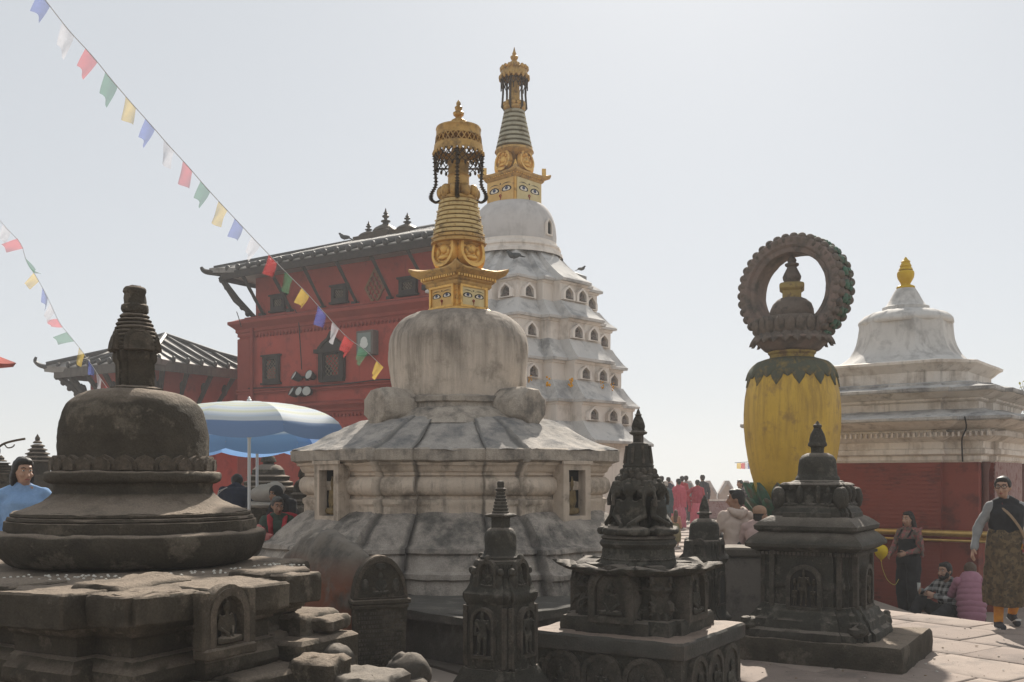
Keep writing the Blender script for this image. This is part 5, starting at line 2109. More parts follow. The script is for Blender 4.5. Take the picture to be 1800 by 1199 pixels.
# ---------------------------------------------------------------- narrow pillar shrine
NY = 7.4
nS = F / NY
NX = (880 - 900) * NY / F
nz = lambda py: EYE + (HZ - py) / nS
nr = lambda px: px / nS
NA = R(-33)
NC = thing('slender_stone_shrine', 'slender dark stone pillar shrine with standing figures on its shaft and ringed point', 'stone shrine', (NX, NY, 0), NA, GRP)
SQ8 = dens(redent([(1, .74), (.9, .74), (.9, .9), (.74, .9), (.74, 1)]), .2)
k_ = 1.38
b = MB()
b.loft(SQ8, [(nr(96) / k_, -.02), (nr(98) / k_, nz(1240)), (nr(98) / k_, nz(1205)), (nr(92) / k_, nz(1196)), (nr(84) / k_, nz(1186)), (nr(80) / k_, nz(1178)), (nr(74) / k_, nz(1170))])
b.build('foot_moulding', STONE2, NC, rough=.012, rs=7, L=.08, ang=40)
b = MB()
b.loft(SQ8, [(nr(69) / k_, nz(1180)), (nr(67) / k_, nz(1100)), (nr(66) / k_, nz(1056))])
b.build('square_shaft', STONE2, NC, rough=.006, rs=8, L=.07, ang=40)
b = MB()
b.loft(SQ8, [(nr(66) / k_, nz(1058)), (nr(70) / k_, nz(1054)), (nr(74) / k_, nz(1048)), (nr(74) / k_, nz(1040)), (nr(70) / k_, nz(1037)), (nr(66) / k_, nz(1033)), (nr(60) / k_, nz(1024)), (nr(50) / k_, nz(1012))])
b.build('shaft_cornice', STONE2, NC, rough=.007, rs=9, L=.06, ang=40)
for k in range(4):
    M = TR((0, 0, 0), k * PI / 2)
    o = niche_part(.20, .37, .045, 'figure_niche', STAND, [STONE2, NICHE_DARK, STONE2], NC, fw=.11, fsc=.98)
    o.matrix_local = M @ TR((0, -nr(66) / k_ - .001, nz(1150)))
    b = MB()
    for s in (-1, 1):
        b.join(SEAT_LO, TR((s * .10, -nr(67) / k_ - .006, nz(1172)), s=(.11, .05, .13)))
        b.box(s * .165 - .012, s * .165 + .012, -nr(67) / k_ - .012, -nr(67) / k_ + .02, nz(1165), nz(1062))
    o = b.build('lower_relief', STONE2, NC)
    o.matrix_local = M
    b = MB()
    fr_ = nr(42)
    b.frame(arch(.17, .23), [(x * .72, .02 + z * .8) for x, z in arch(.17, .23)], -.02, .06)
    b.prism(arch(.16, .21), .02, .05)
    b.join(SEAT_HI, TR((0, .0, .02), s=(.15, .09, .165)))
    for s in (-1, 1):
        b.ell((s * .10, .0, .06), (.028, .03, .07))
        b.ell((s * .115, .0, .14), (.025, .03, .03))
    b.ell((0, 0, .235), (.02, .03, .03))
    o = b.build('buddha_tympanum', STONE2, NC, rough=.006, rs=12)
    o.matrix_local = M @ TR((0, -fr_ / 1.02, nz(1035)))
b = MB()
b.loft(SQ8, [(nr(48) / 1.3, nz(1035)), (nr(46) / 1.3, nz(1010)), (nr(44) / 1.3, nz(990)), (nr(40) / 1.3, nz(985))])
b.build('drum', STONE2, NC, rough=.006, rs=9, L=.06)
b = MB()
b.lathe([(nr(42), nz(990)), (nr(41), nz(984)), (nr(36), nz(982)), (nr(36), nz(978)), (nr(31), nz(974)), (nr(28), nz(966)), (nr(27.5), nz(955)), (nr(28), nz(945)), (nr(27), nz(937)), (nr(22), nz(930)), (nr(15), nz(927))], 40)
b.build('dome', STONE2, NC, rough=.005, rs=9)
b = MB()
b.loft(sqr(.2), [(nr(13), nz(929)), (nr(13), nz(910)), (nr(21), nz(908)), (nr(22), nz(905)), (nr(20), nz(903)), (nr(13), nz(902))])
b.build('spire_base', STONE2, NC, rough=.004, rs=12, L=.05)
for i in range(7):
    y0 = 903 - i * 5.6
    r0 = 15 - i * 1.15
    b = MB()
    b.lathe([(nr(r0 - 1), nz(y0)), (nr(r0), nz(y0 - 1)), (nr(r0), nz(y0 - 4)), (nr(r0 - 1.8), nz(y0 - 5)), (nr(r0 - 2), nz(y0 - 5.7))], 24)
    b.build('spire_ring', STONE2, NC)
b = MB()
b.lathe([(nr(7), nz(864)), (nr(9), nz(862)), (nr(9.5), nz(859)), (nr(6), nz(857)), (nr(6), nz(853)), (nr(6.5), nz(850)), (nr(5), nz(846)), (nr(1), nz(845))], 18)
b.build('finial', STONE2, NC)

# ---------------------------------------------------------------- four-faced shrine on broad slab
MY = 8.0
mS = F / MY
MX = (1122 - 900) * MY / F
mz = lambda py: EYE + (HZ - py) / mS
mr = lambda px: px / mS
MA = R(-32)
MC = thing('four_buddha_shrine', 'dark stone shrine of four seated buddhas on curling lotus petals over a broad slab', 'stone shrine', (MX, MY, 0), MA, GRP)
b = MB()
g = mr(137)
b.loft(dens(sqr(), .14), [(g, -.02), (g, mz(1140)), (g, mz(1120))])
b.build('pedestal_block', STONE2, MC, rough=.014, rs=5, L=.13)
b = MB()
b.loft(dens(sqr(), .12), [(g * 1.04, mz(1128)), (g * 1.055, mz(1126)), (g * 1.055, mz(1104)), (g * 1.03, mz(1100))])
b.build('pedestal_slab', mat('slab_with_pink_dust_and_sun', (.055, .052, .044), (.085, .08, .068), 5, rough=.75, bump=.5, bscale=25, alt=dust_and_sun((.34, .255, .20), .9, .8, .98), fine=.3), MC, rough=.012, rs=5, L=.1)  # pinkish dust on the slab top, its colour also carrying painted sunlight
for k in (0, 1, 3):
    for u in (-.55, .0, .55):
        o = niche_part(.34, .42, .03, 'low_relief_panel', SEAT_LO if u else STAND, [STONE2, STONE2, STONE2], MC, fw=.12)
        o.matrix_local = TR(rz=k * PI / 2) @ TR((u * g, -g - .004, mz(1220)))
b = MB()
g2 = mr(108)
b.loft(dens(redent([(1, .62), (.93, .62), (.93, .93), (.62, .93), (.62, 1)]), .14), [(g2, mz(1102)), (g2 * 1.01, mz(1092)), (g2, mz(1080)), (g2 * .97, mz(1076))])
b.build('stepped_plinth', STONE2, MC, rough=.012, rs=6, L=.08)
b = MB()
g3 = mr(84)
prof = spl([(g3 * 1.12, mz(1080)), (g3 * 1.12, mz(1068)), (g3 * 1.02, mz(1056)), (g3 * .98, mz(1044)), (g3 * 1.05, mz(1034)), (g3 * 1.12, mz(1026)), (g3 * 1.02, mz(1018)), (g3 * .92, mz(1008)), (g3 * .9, mz(996))], 2)
b.loft(dens(redent([(1, .5), (.9, .5), (.9, .8), (.76, .8), (.76, .76), (.8, .76), (.8, .9), (.5, .9), (.5, 1)]), .14), prof)
b.build('moulded_body', STONE2, MC, rough=.02, rs=6, L=.08, ang=45)
for k in range(4):
    M = TR(rz=k * PI / 2)
    b = MB()
    b.frame(arch(.38, .44), [(x * .68, .05 + z * .76) for x, z in arch(.38, .44)], -.05, .12)
    b.prism([(x * .7, .04 + z * .78) for x, z in arch(.38, .44)], -.005, .1)
    b.join(SEAT_HI, TR((0, -.03, .05), s=(.24, .12, .27)))
    for j in range(9):
        a = PI * (j + .5) / 9
        b.ell((.16 * math.cos(a), -.045, .25 + .16 * math.sin(a)), .022, nu=6, nv=5)
    o = b.build('arched_niche', STONE2, MC, rough=.008, rs=9)
    o.matrix_local = M @ TR((0, -g3 * 1.21, mz(1082)))
    # leaf-carved corner bracket
    b = MB()
    b.prism([(-.06, .0), (.10, .0), (.13, .10), (.09, .22), (.12, .34), (.06, .42), (-.04, .42)], -.07, .07)
    for zc, rr_ in ((.09, .075), (.30, .06)):
        b.etube([(.10 + rr_ * (1 - i / 16) * math.cos(i * .7), -.075, zc + rr_ * (1 - i / 16) * math.sin(i * .7)) for i in range(15)], .014, n=5)
        b.etube([(.10 + rr_ * (1 - i / 16) * math.cos(i * .7), .075, zc + rr_ * (1 - i / 16) * math.sin(i * .7)) for i in range(15)], .014, n=5)
    o = b.build('corner_scroll', STONE2, MC, rough=.014, rs=11)
    o.matrix_local = TR(rz=k * PI / 2 + PI / 4) @ TR((g3 * 1.20 - .1, 0, mz(1080)))
# big curling lotus petals
f0 = None
for k in range(8):
    if f0 is None:
        b = MB()
        petal(b, .50, 0, [(.24, mz(1006)), (.36, mz(1006)), (.46, mz(1001)), (.54, mz(992)), (.57, mz(985))], None, t=.085)
        f0 = b.build('lotus_petal', STONE2, MC, rough=.01, rs=9, ang=60)
        o = f0
    else:
        o = f0.copy()
        COL.objects.link(o)
    o.rotation_euler = (0, 0, k * PI / 4 + PI / 8)
b = MB()
b.lathe([(mr(74), mz(1004)), (mr(72), mz(994)), (mr(66), mz(986)), (mr(64), mz(982)), (mr(62), mz(962)), (mr(66), mz(958)), (mr(68), mz(954)), (mr(66), mz(950)), (mr(63), mz(947)), (mr(66), mz(944)), (mr(60), mz(940))], 40)
for k in range(24):
    a = 2 * PI * k / 24
    b.join(SEAT_LO, TR((mr(62) * math.cos(a), mr(62) * math.sin(a), mz(982)), a + PI / 2, s=(.085, .06, .085)))
b.build('carved_drum', STONE2, MC, rough=.006, rs=9, L=.1)
for k in range(4):
    M = TR(rz=k * PI / 2 + R(2))
    b = MB()
    b.join(SEAT_HI, TR((0, -.185, mz(942)), s=(.47, .46, .47)))
    o = b.build('seated_buddha', STONE2, MC, ang=70)
    o.matrix_local = M
    b = MB()       # halo of curling snake hoods / scrolls above each figure
    for j in range(9):
        a = R(10) + R(160) * j / 8
        b.ell((.16 * math.cos(a), -.11, mz(868) + .14 * math.sin(a)), (.04, .05, .045), nu=8, nv=6)
    b.etube([(.20 * math.cos(a), -.13, mz(880) + .20 * math.sin(a)) for a in [R(-10) + R(200) * i / 14 for i in range(15)]], .016, n=6)
    o = b.build('scrolled_halo', STONE2, MC, rough=.01, rs=12)
    o.matrix_local = M
b = MB()
b.box(-.105, .105, -.105, .105, mz(942), mz(850))
b.lathe([(mr(44), mz(862)), (mr(42), mz(850)), (mr(33), mz(842)), (mr(28), mz(838))], 28)
b.build('core_block', STONE2, MC, rough=.012, rs=9, L=.08)
b = MB()
b.lathe([(mr(24), mz(842)), (mr(27), mz(836)), (mr(30), mz(831)), (mr(30), mz(825)), (mr(27), mz(821)), (mr(28), mz(819)), (mr(25), mz(815)), (mr(22.5), mz(800)), (mr(21.5), mz(790)), (mr(17), mz(780)), (mr(10), mz(778))], 32)
for k in range(16):
    a = 2 * PI * k / 16
    b.ell((mr(28) * math.cos(a), mr(28) * math.sin(a), mz(829)), (.025, .025, .03), nu=6, nv=5)
for k in range(8):
    a = 2 * PI * k / 8
    b.etube([(mr(26) * math.cos(a), mr(26) * math.sin(a), mz(815)), (mr(21.5) * math.cos(a), mr(21.5) * math.sin(a), mz(784))], .012, n=5)
b.build('bell_tier', STONE2, MC, rough=.004, rs=12)
b = MB()
b.loft(sqr(.25), [(mr(7.5), mz(780)), (mr(7.5), mz(765))])
b.lathe([(mr(6), mz(766)), (mr(15), mz(763)), (mr(16), mz(760)), (mr(13), mz(758)), (mr(11), mz(755)), (mr(12), mz(750)), (mr(11), mz(745)), (mr(8), mz(736)), (mr(5), mz(731)), (mr(6.5), mz(729)), (mr(4), mz(727)), (mr(2.5), mz(722)), (mr(.4), mz(718))], 20)
b.build('finial', STONE2, MC)

# ---------------------------------------------------------------- small shrine behind it
KY = 10.0
kS = F / KY
KX = (1238 - 900) * KY / F
kz = lambda py: EYE + (HZ - py) / kS
kr = lambda px: px / kS
KC = thing('small_stone_shrine', 'small dark domed stone shrine with arched shaft, in front of the low wall', 'stone shrine', (KX, KY, 0), R(-30), GRP)
b = MB()
b.loft(SQ8, [(kr(52) / 1.3, -.02), (kr(52) / 1.3, kz(1085)), (kr(46) / 1.3, kz(1078)), (kr(42) / 1.3, kz(1072)), (kr(40) / 1.3, kz(1060)), (kr(39) / 1.3, kz(992)), (kr(44) / 1.3, kz(985)), (kr(48) / 1.3, kz(982)), (kr(47) / 1.3, kz(978)), (kr(40) / 1.3, kz(972)), (kr(38) / 1.3, kz(955)), (kr(36) / 1.3, kz(950))])
b.build('square_shaft', STONE2, KC, rough=.006, rs=8, L=.07, ang=40)
for k in range(4):
    o = niche_part(.22, .34, .02, 'arched_panel', None, [STONE2, NICHE_DARK], KC, fw=.14)
    o.matrix_local = TR(rz=k * PI / 2) @ TR((0, -kr(39) / 1.3 - .002, kz(1062)))
    b = MB()
    b.frame(arch(.15, .19), [(x * .6, .03 + z * .7) for x, z in arch(.15, .19)], -.03, .05)
    b.join(SEAT_LO, TR((0, .01, .02), s=(.12, .09, .14)))
    o = b.build('small_crest', STONE2, KC)
    o.matrix_local = TR(rz=k * PI / 2) @ TR((0, -kr(36) / 1.3, kz(978)))
b = MB()
b.lathe([(kr(34), kz(956)), (kr(33), kz(950)), (kr(28), kz(948)), (kr(26.5), kz(940)), (kr(26), kz(928)), (kr(24), kz(920)), (kr(18), kz(914)), (kr(10), kz(911))], 32)
b.build('dome', STONE2, KC, rough=.004, rs=8)
b = MB()
b.lathe([(kr(9), kz(913)), (kr(9), kz(905)), (kr(13), kz(904)), (kr(13), kz(901)), (kr(9), kz(899)), (kr(8.5), kz(894)), (kr(7), kz(886)), (kr(4.5), kz(880)), (kr(5), kz(878)), (kr(2.5), kz(874)), (kr(.5), kz(870))], 18)
b.build('finial', STONE2, KC)

# low wall beside it
LWp = at(1325, 1000, 10.8)
LW = thing('low_stone_wall', 'low plastered grey wall with pale top behind the small dark shrines', 'wall', (at(1272, 842, 10.9).x, 10.9, 0), R(-17))
b = MB()
b.box(0, .92, 0, .5, -.02, .80, b=.02)
b.build('wall_body', mat('grey_brown_wall_render', (.13, .115, .10), (.17, .15, .13), 3, (.085, .08, .07), 3, .56, .12, rough=.95, bump=.5, bscale=14), LW, rough=.012, rs=3, L=.2)
b = MB()
b.box(-.04, .94, -.05, .55, .80, .90, b=.02)
b.build('coping', STONE3, LW, rough=.012, rs=4, L=.15)

# ---------------------------------------------------------------- large square shrine at right
WY = 9.3
wS = F / WY
WX = (1437 - 900) * WY / F
wz = lambda py: EYE + (HZ - py) / wS
wr = lambda px: px / wS
WA = R(-32)
WC = thing('square_stone_shrine', 'large dark square stone shrine with two roof slabs and small dome on the paving', 'stone shrine', (WX, WY, 0), WA, GRP)
RD8 = dens(redent([(1, .60), (.95, .60), (.95, .80), (.88, .80), (.88, .88), (.80, .88), (.80, .95), (.60, .95), (.60, 1)]), .15)
SQd = dens(sqr(), .15)
kk = 1.47
b = MB()
b.loft(SQd, [(wr(197) / kk, -.02), (wr(198) / kk, wz(1150)), (wr(197) / kk, wz(1116)), (wr(192) / kk, wz(1110))], TR((.16, .07, 0)))
b.build('ground_block', STONE, WC, rough=.022, rs=4, L=.12)
b = MB()
b.loft(RD8, [(wr(164) / kk, wz(1114)), (wr(166) / kk, wz(1106)), (wr(163) / kk, wz(1098)), (wr(152) / kk, wz(1094)), (wr(150) / kk, wz(1088)), (wr(148) / kk, wz(1080)), (wr(140) / kk, wz(1076)), (wr(136) / kk, wz(1068)), (wr(128) / kk, wz(1064)), (wr(122) / kk, wz(1056))])
b.build('base_moulding', STONE2, WC, rough=.014, rs=6, L=.08, ang=40)
b = MB()
b.loft(RD8, [(wr(116) / kk, wz(1062)), (wr(116) / kk, wz(1028)), (wr(119) / kk, wz(1026)), (wr(120) / kk, wz(1019)), (wr(117) / kk, wz(1016)), (wr(115) / kk, wz(1014)), (wr(115) / kk, wz(972)), (wr(120) / kk, wz(968)), (wr(122) / kk, wz(960))])
b.build('square_body', STONE2, WC, rough=.008, rs=6, L=.08, ang=40)
b = MB()
b.loft(SQd, [(wr(126) / kk, wz(964)), (wr(134) / kk, wz(960)), (wr(143) / kk, wz(957)), (wr(144) / kk, wz(952)), (wr(136) / kk, wz(944)), (wr(122) / kk, wz(936)), (wr(112) / kk, wz(931))])
b.build('lower_roof_slab', STONE2, WC, rough=.008, rs=5, L=.09, ang=35)
b = MB()
b.loft(SQd, [(wr(110) / kk, wz(935)), (wr(118) / kk, wz(932)), (wr(126) / kk, wz(928)), (wr(127) / kk, wz(922)), (wr(116) / kk, wz(915)), (wr(104) / kk, wz(909)), (wr(94) / kk, wz(906))])
b.build('upper_roof_slab', STONE2, WC, rough=.008, rs=5, L=.09, ang=35)
b = MB()
b.loft(RD8, [(wr(100) / kk, wz(908)), (wr(100) / kk, wz(900)), (wr(97) / kk, wz(898)), (wr(94) / kk, wz(893)), (wr(88) / kk, wz(890)), (wr(78) / kk, wz(882)), (wr(74) / kk, wz(868)), (wr(74) / kk, wz(860)), (wr(80) / kk, wz(856)), (wr(82) / kk, wz(852)), (wr(76) / kk, wz(849)), (wr(50) / kk, wz(847))])
b.build('stepped_tier', STONE2, WC, rough=.01, rs=7, L=.07, ang=40)
for k in range(4):
    M = TR(rz=k * PI / 2)
    o = niche_part(.32, .40, .05, 'figure_niche', None, [STONE2, NICHE_DARK], WC, fw=.12)
    o.matrix_local = M @ TR((0, -wr(116) / kk - .002, wz(1062)))
    f = MB()
    f.join(STAND, TR((0, -.035, .03), s=(.26, .26, .32)))
    for s in (-1, 1):
        f.join(STAND, TR((s * .082, -.03, .03), s=(.13, .16, .17)))
        f.ell((s * .085, -.02, .24), (.018, .02, .035))
    f.build('standing_figure', STONE, o)
    b = MB()
    for s in (-1, 0, 1):
        b.join(SEAT_LO, TR((s * .17, -wr(78) / kk, wz(890)), s=(.17, .13, .20)))
    for s in (-1, 1):
        b.ell((s * .30, -wr(76) / kk, wz(874)), (.05, .06, .10))
        b.ell((s * .085, -wr(78) / kk, wz(868)), (.03, .05, .08))
    o = b.build('tier_relief', STONE2, WC, rough=.008, rs=10)
    o.matrix_local = M
    b = MB()
    for s in (-1, 1):
        b.box(s * .30 - .022, s * .30 + .022, -wr(116) / kk - .02, -wr(116) / kk + .05, wz(1060), wz(965), b=.006)
    for t in range(24):
        u = (-1 + 2 * (t + .5) / 24) * wr(120) / kk
        b.box(u - .012, u + .012, -wr(121) / kk - .012, -wr(121) / kk + .05, wz(971), wz(966))
    o = b.build('pilaster_pair', STONE2, WC, rough=.004, rs=10)
    o.matrix_local = M
    b = MB()
    b.ell((0, 0, 0), (.09, .085, .055), nu=12, nv=8)
    b.ell((.04, 0, .035), (.045, .05, .04), nu=10, nv=7)
    o = b.build('corner_beast', STONE2, WC, rough=.03, rs=9)
    o.matrix_local = TR(rz=k * PI / 2 + PI / 4) @ TR((wr(150) / kk * 1.27, 0, wz(1092)))
b = MB()
b.lathe([(wr(46), wz(850)), (wr(44), wz(846)), (wr(38), wz(844)), (wr(37), wz(839)), (wr(34), wz(836)), (wr(33), wz(832)), (wr(32.5), wz(818)), (wr(31), wz(808)), (wr(26), wz(801)), (wr(18), wz(797)), (wr(10), wz(796))], 44)
b.build('dome', STONE2, WC, rough=.005, rs=8)
b = MB()
b.lathe([(wr(11), wz(798)), (wr(11), wz(789)), (wr(12), wz(786)), (wr(16), wz(784)), (wr(16.5), wz(781)), (wr(15), wz(778)), (wr(14), wz(776)), (wr(14), wz(772)), (wr(12), wz(764)), (wr(8), wz(756)), (wr(6), wz(752)), (wr(7.5), wz(750)), (wr(7), wz(747)), (wr(4), wz(745)), (wr(1), wz(740))], 22)
b.build('finial', STONE2, WC)

# ================================================================== more distant small stone shrines
def mini(px, top, base_py, Y, hw, label, kind, rz=R(45)):
    s = F / Y
    X = (px - 900) * Y / F
    z = lambda py: EYE + (HZ - py) / s
    r = lambda p: p / s
    t = thing('distant_stone_shrine', label, 'stone shrine', (X, Y, 0), rz, GRP)
    H = base_py - top
    b = MB()
    zb = z(base_py)
    b.loft(SQ8, [(r(hw * 1.1) / 1.3, -.02), (r(hw * 1.1) / 1.3, zb - .1), (r(hw * .95) / 1.3, zb)])
    b.build('pedestal', STONE, t, rough=.01, rs=5)
    b = MB()
    if kind == 'tower':      # stacked roofs, pointed
        n = 5
        pr = []
        for i in range(n):
            f0, f1 = i / n, (i + 1) / n
            w0, w1 = hw * (1 - f0 * .75), hw * (1 - f1 * .75)
            y0 = base_py - H * (.30 + .48 * f0)
            y1 = base_py - H * (.30 + .48 * f1)
            pr += [(r(w0 * .8) / 1.3, z(y0)), (r(w0 * 1.02) / 1.3, z(y0 - 1)), (r(w0 * 1.02) / 1.3, z(y0 - 2.5)), (r(w1 * .86) / 1.3, z(y1 + 2))]
        b.loft(SQ8, [(r(hw * .72) / 1.3, zb), (r(hw * .72) / 1.3, z(base_py - H * .30))] + pr)
        b.build('stepped_tower', STONE, t, rough=.006, rs=7)
        b = MB()
        b.lathe([(r(hw * .22), z(base_py - H * .77)), (r(hw * .25), z(base_py - H * .80)), (r(hw * .12), z(base_py - H * .84)), (r(hw * .14), z(base_py - H * .9)), (r(.3), z(top))], 12)
        b.build('finial', STONE, t)
    else:                    # ringed dome
        b.lathe([(r(hw), zb), (r(hw), z(base_py - H * .08)), (r(hw * .86), z(base_py - H * .12)), (r(hw * .9), z(base_py - H * .2)), (r(hw * .74), z(base_py - H * .24)), (r(hw * .78), z(base_py - H * .34)), (r(hw * .6), z(base_py - H * .38)), (r(hw * .58), z(base_py - H * .5)), (r(hw * .42), z(base_py - H * .60)), (r(hw * .2), z(base_py - H * .64))], 28)
        b.build('ringed_dome', STONE, t, rough=.006, rs=7)
        b = MB()
        b.lathe([(r(hw * .2), z(base_py - H * .62)), (r(hw * .2), z(base_py - H * .68)), (r(hw * .30), z(base_py - H * .70)), (r(hw * .26), z(base_py - H * .78)), (r(hw * .12), z(base_py - H * .88)), (r(hw * .14), z(base_py - H * .92)), (r(.3), z(top))], 16)
        b.build('finial', STONE, t)


mini(66, 763, 835, 17, 31, 'dark stone tower shrine with twin pointed tip behind the woman in blue', 'tower')
mini(2, 800, 850, 15, 40, 'dark stone shrine cut by the left picture edge behind the woman in blue', 'tower')
mini(472, 790, 862, 17, 48, 'broad dark ringed stone dome under the blue umbrella', 'dome')
mini(531, 812, 898, 15.5, 25, 'dark stone shrine with knobbed rings just left of the white stupa', 'dome')
mini(555, 806, 880, 18, 26, 'partly hidden dark stone shrine touching the stupa wall under the umbrella', 'tower')

# ================================================================== people
SKIN = mat('brown_skin', (.33, .19, .125), (.28, .155, .10), 20, rough=.55, bump=0)
SKIN_L = mat('light_brown_skin', (.42, .26, .18), (.36, .21, .145), 20, rough=.55, bump=0)
HAIR = mat('black_hair', (.012, .010, .009), (.03, .025, .02), 60, rough=.5, bump=.3, bscale=120)
HAIR_G = mat('greying_hair', (.10, .095, .09), (.05, .045, .04), 60, rough=.6, bump=.3, bscale=120)
HAIR_B = mat('brown_hair', (.07, .045, .03), (.11, .075, .05), 60, rough=.6, bump=.3, bscale=120)
LIP = mat('lips', (.30, .11, .09), rough=.5, bump=0)
EYEM = mat('dark_eye', (.012, .01, .01), rough=.3, bump=0)
EYEWM = mat('eye_white', (.6, .57, .53), rough=.4, bump=0)

BASE = dict(pel=(0, 0, .95), wst=(0, 0, 1.12), chs=(0, .0, 1.30), nek=(0, .012, 1.44), hed=(0, -.015, 1.585),
            lsh=(.17, .01, 1.375), lel=(.225, .03, 1.12), lwr=(.235, -.05, .88), rsh=(-.17, .01, 1.375), rel=(-.225, .03, 1.12), rwr=(-.235, -.05, .88),
            lhp=(.09, 0, .92), lkn=(.10, -.02, .50), lan=(.10, .02, .085), lto=(.115, -.14, .03), rhp=(-.09, 0, .92), rkn=(-.10, -.02, .50), ran=(-.10, .02, .085), rto=(-.115, -.14, .03))
SIT = dict(pel=(0, 0, .12), wst=(0, -.02, .30), chs=(0, -.05, .48), nek=(0, -.05, .62), hed=(0, -.09, .765),
           lsh=(.175, -.04, .575), lel=(.25, -.10, .32), lwr=(.16, -.32, .30), rsh=(-.175, -.04, .575), rel=(-.25, -.10, .32), rwr=(-.16, -.32, .30),
           lhp=(.09, -.02, .12), lkn=(.20, -.36, .42), lan=(.16, -.42, .08), lto=(.18, -.57, .03), rhp=(-.09, -.02, .12), rkn=(-.20, -.36, .42), ran=(-.16, -.42, .08), rto=(-.18, -.57, .03))


def add_hand(b, J, side, k, curl=.5, thumb=True):
    w, e = J[side + 'wr'], J[side + 'el']
    d = (w - e).normalized()
    sx = 1 if side == 'l' else -1
    nrm = Vector((-sx, 0, 0))                        # palm faces the body
    nrm = (nrm - d * nrm.dot(d))
    if nrm.length < .2:
        nrm = Vector((0, 0, -1)) - d * d.dot(Vector((0, 0, -1)))
    nrm.normalize()
    wd = d.cross(nrm).normalized()
    fwd = wd if wd.y < 0 else -wd                    # thumb side
    c = w + d * .045 * k
    for i, (o_, L_, r_) in enumerate(((.028, .070, .0085), (.010, .078, .009), (-.009, .072, .0085), (-.027, .056, .0075))):
        p0 = w + d * .075 * k + fwd * o_ * k
        p1 = p0 + (d * math.cos(curl * .5) + nrm * math.sin(curl * .5)) * L_ * .5 * k + fwd * o_ * .12 * k
        p2 = p1 + (d * math.cos(curl * 1.3) + nrm * math.sin(curl * 1.3)) * L_ * .5 * k
        b.etube([p0 - d * .03 * k, p0, p1, p2], [r_ * k, r_ * k * 1.05, r_ * k, r_ * k * .75], n=6, round_ends=True)
    q0 = w + d * .025 * k + fwd * .022 * k
    q1 = q0 + (d * .65 + fwd * .7 + nrm * .25).normalized() * .045 * k
    q2 = q1 + (d * .9 + fwd * .25 + nrm * .35).normalized() * .032 * k
    b.etube([q0, q1, q2], [.013 * k, .0105 * k, .008 * k], n=6, round_ends=True)


def palm(b, J, side, k):
    w, e = J[side + 'wr'], J[side + 'el']
    d = (w - e).normalized()
    sx = 1 if side == 'l' else -1
    nrm = Vector((-sx, 0, 0))
    nrm = nrm - d * nrm.dot(d)
    if nrm.length < .2:
        nrm = Vector((0, 0, -1)) - d * d.dot(Vector((0, 0, -1)))
    nrm.normalize()
    wd = d.cross(nrm).normalized()
    b.etube([w - d * .01 * k, w + d * .03 * k, w + d * .085 * k], [.028 * k, .036 * k, .040 * k], [.022 * k, .018 * k, .014 * k], n=10, up=nrm, round_ends=True)


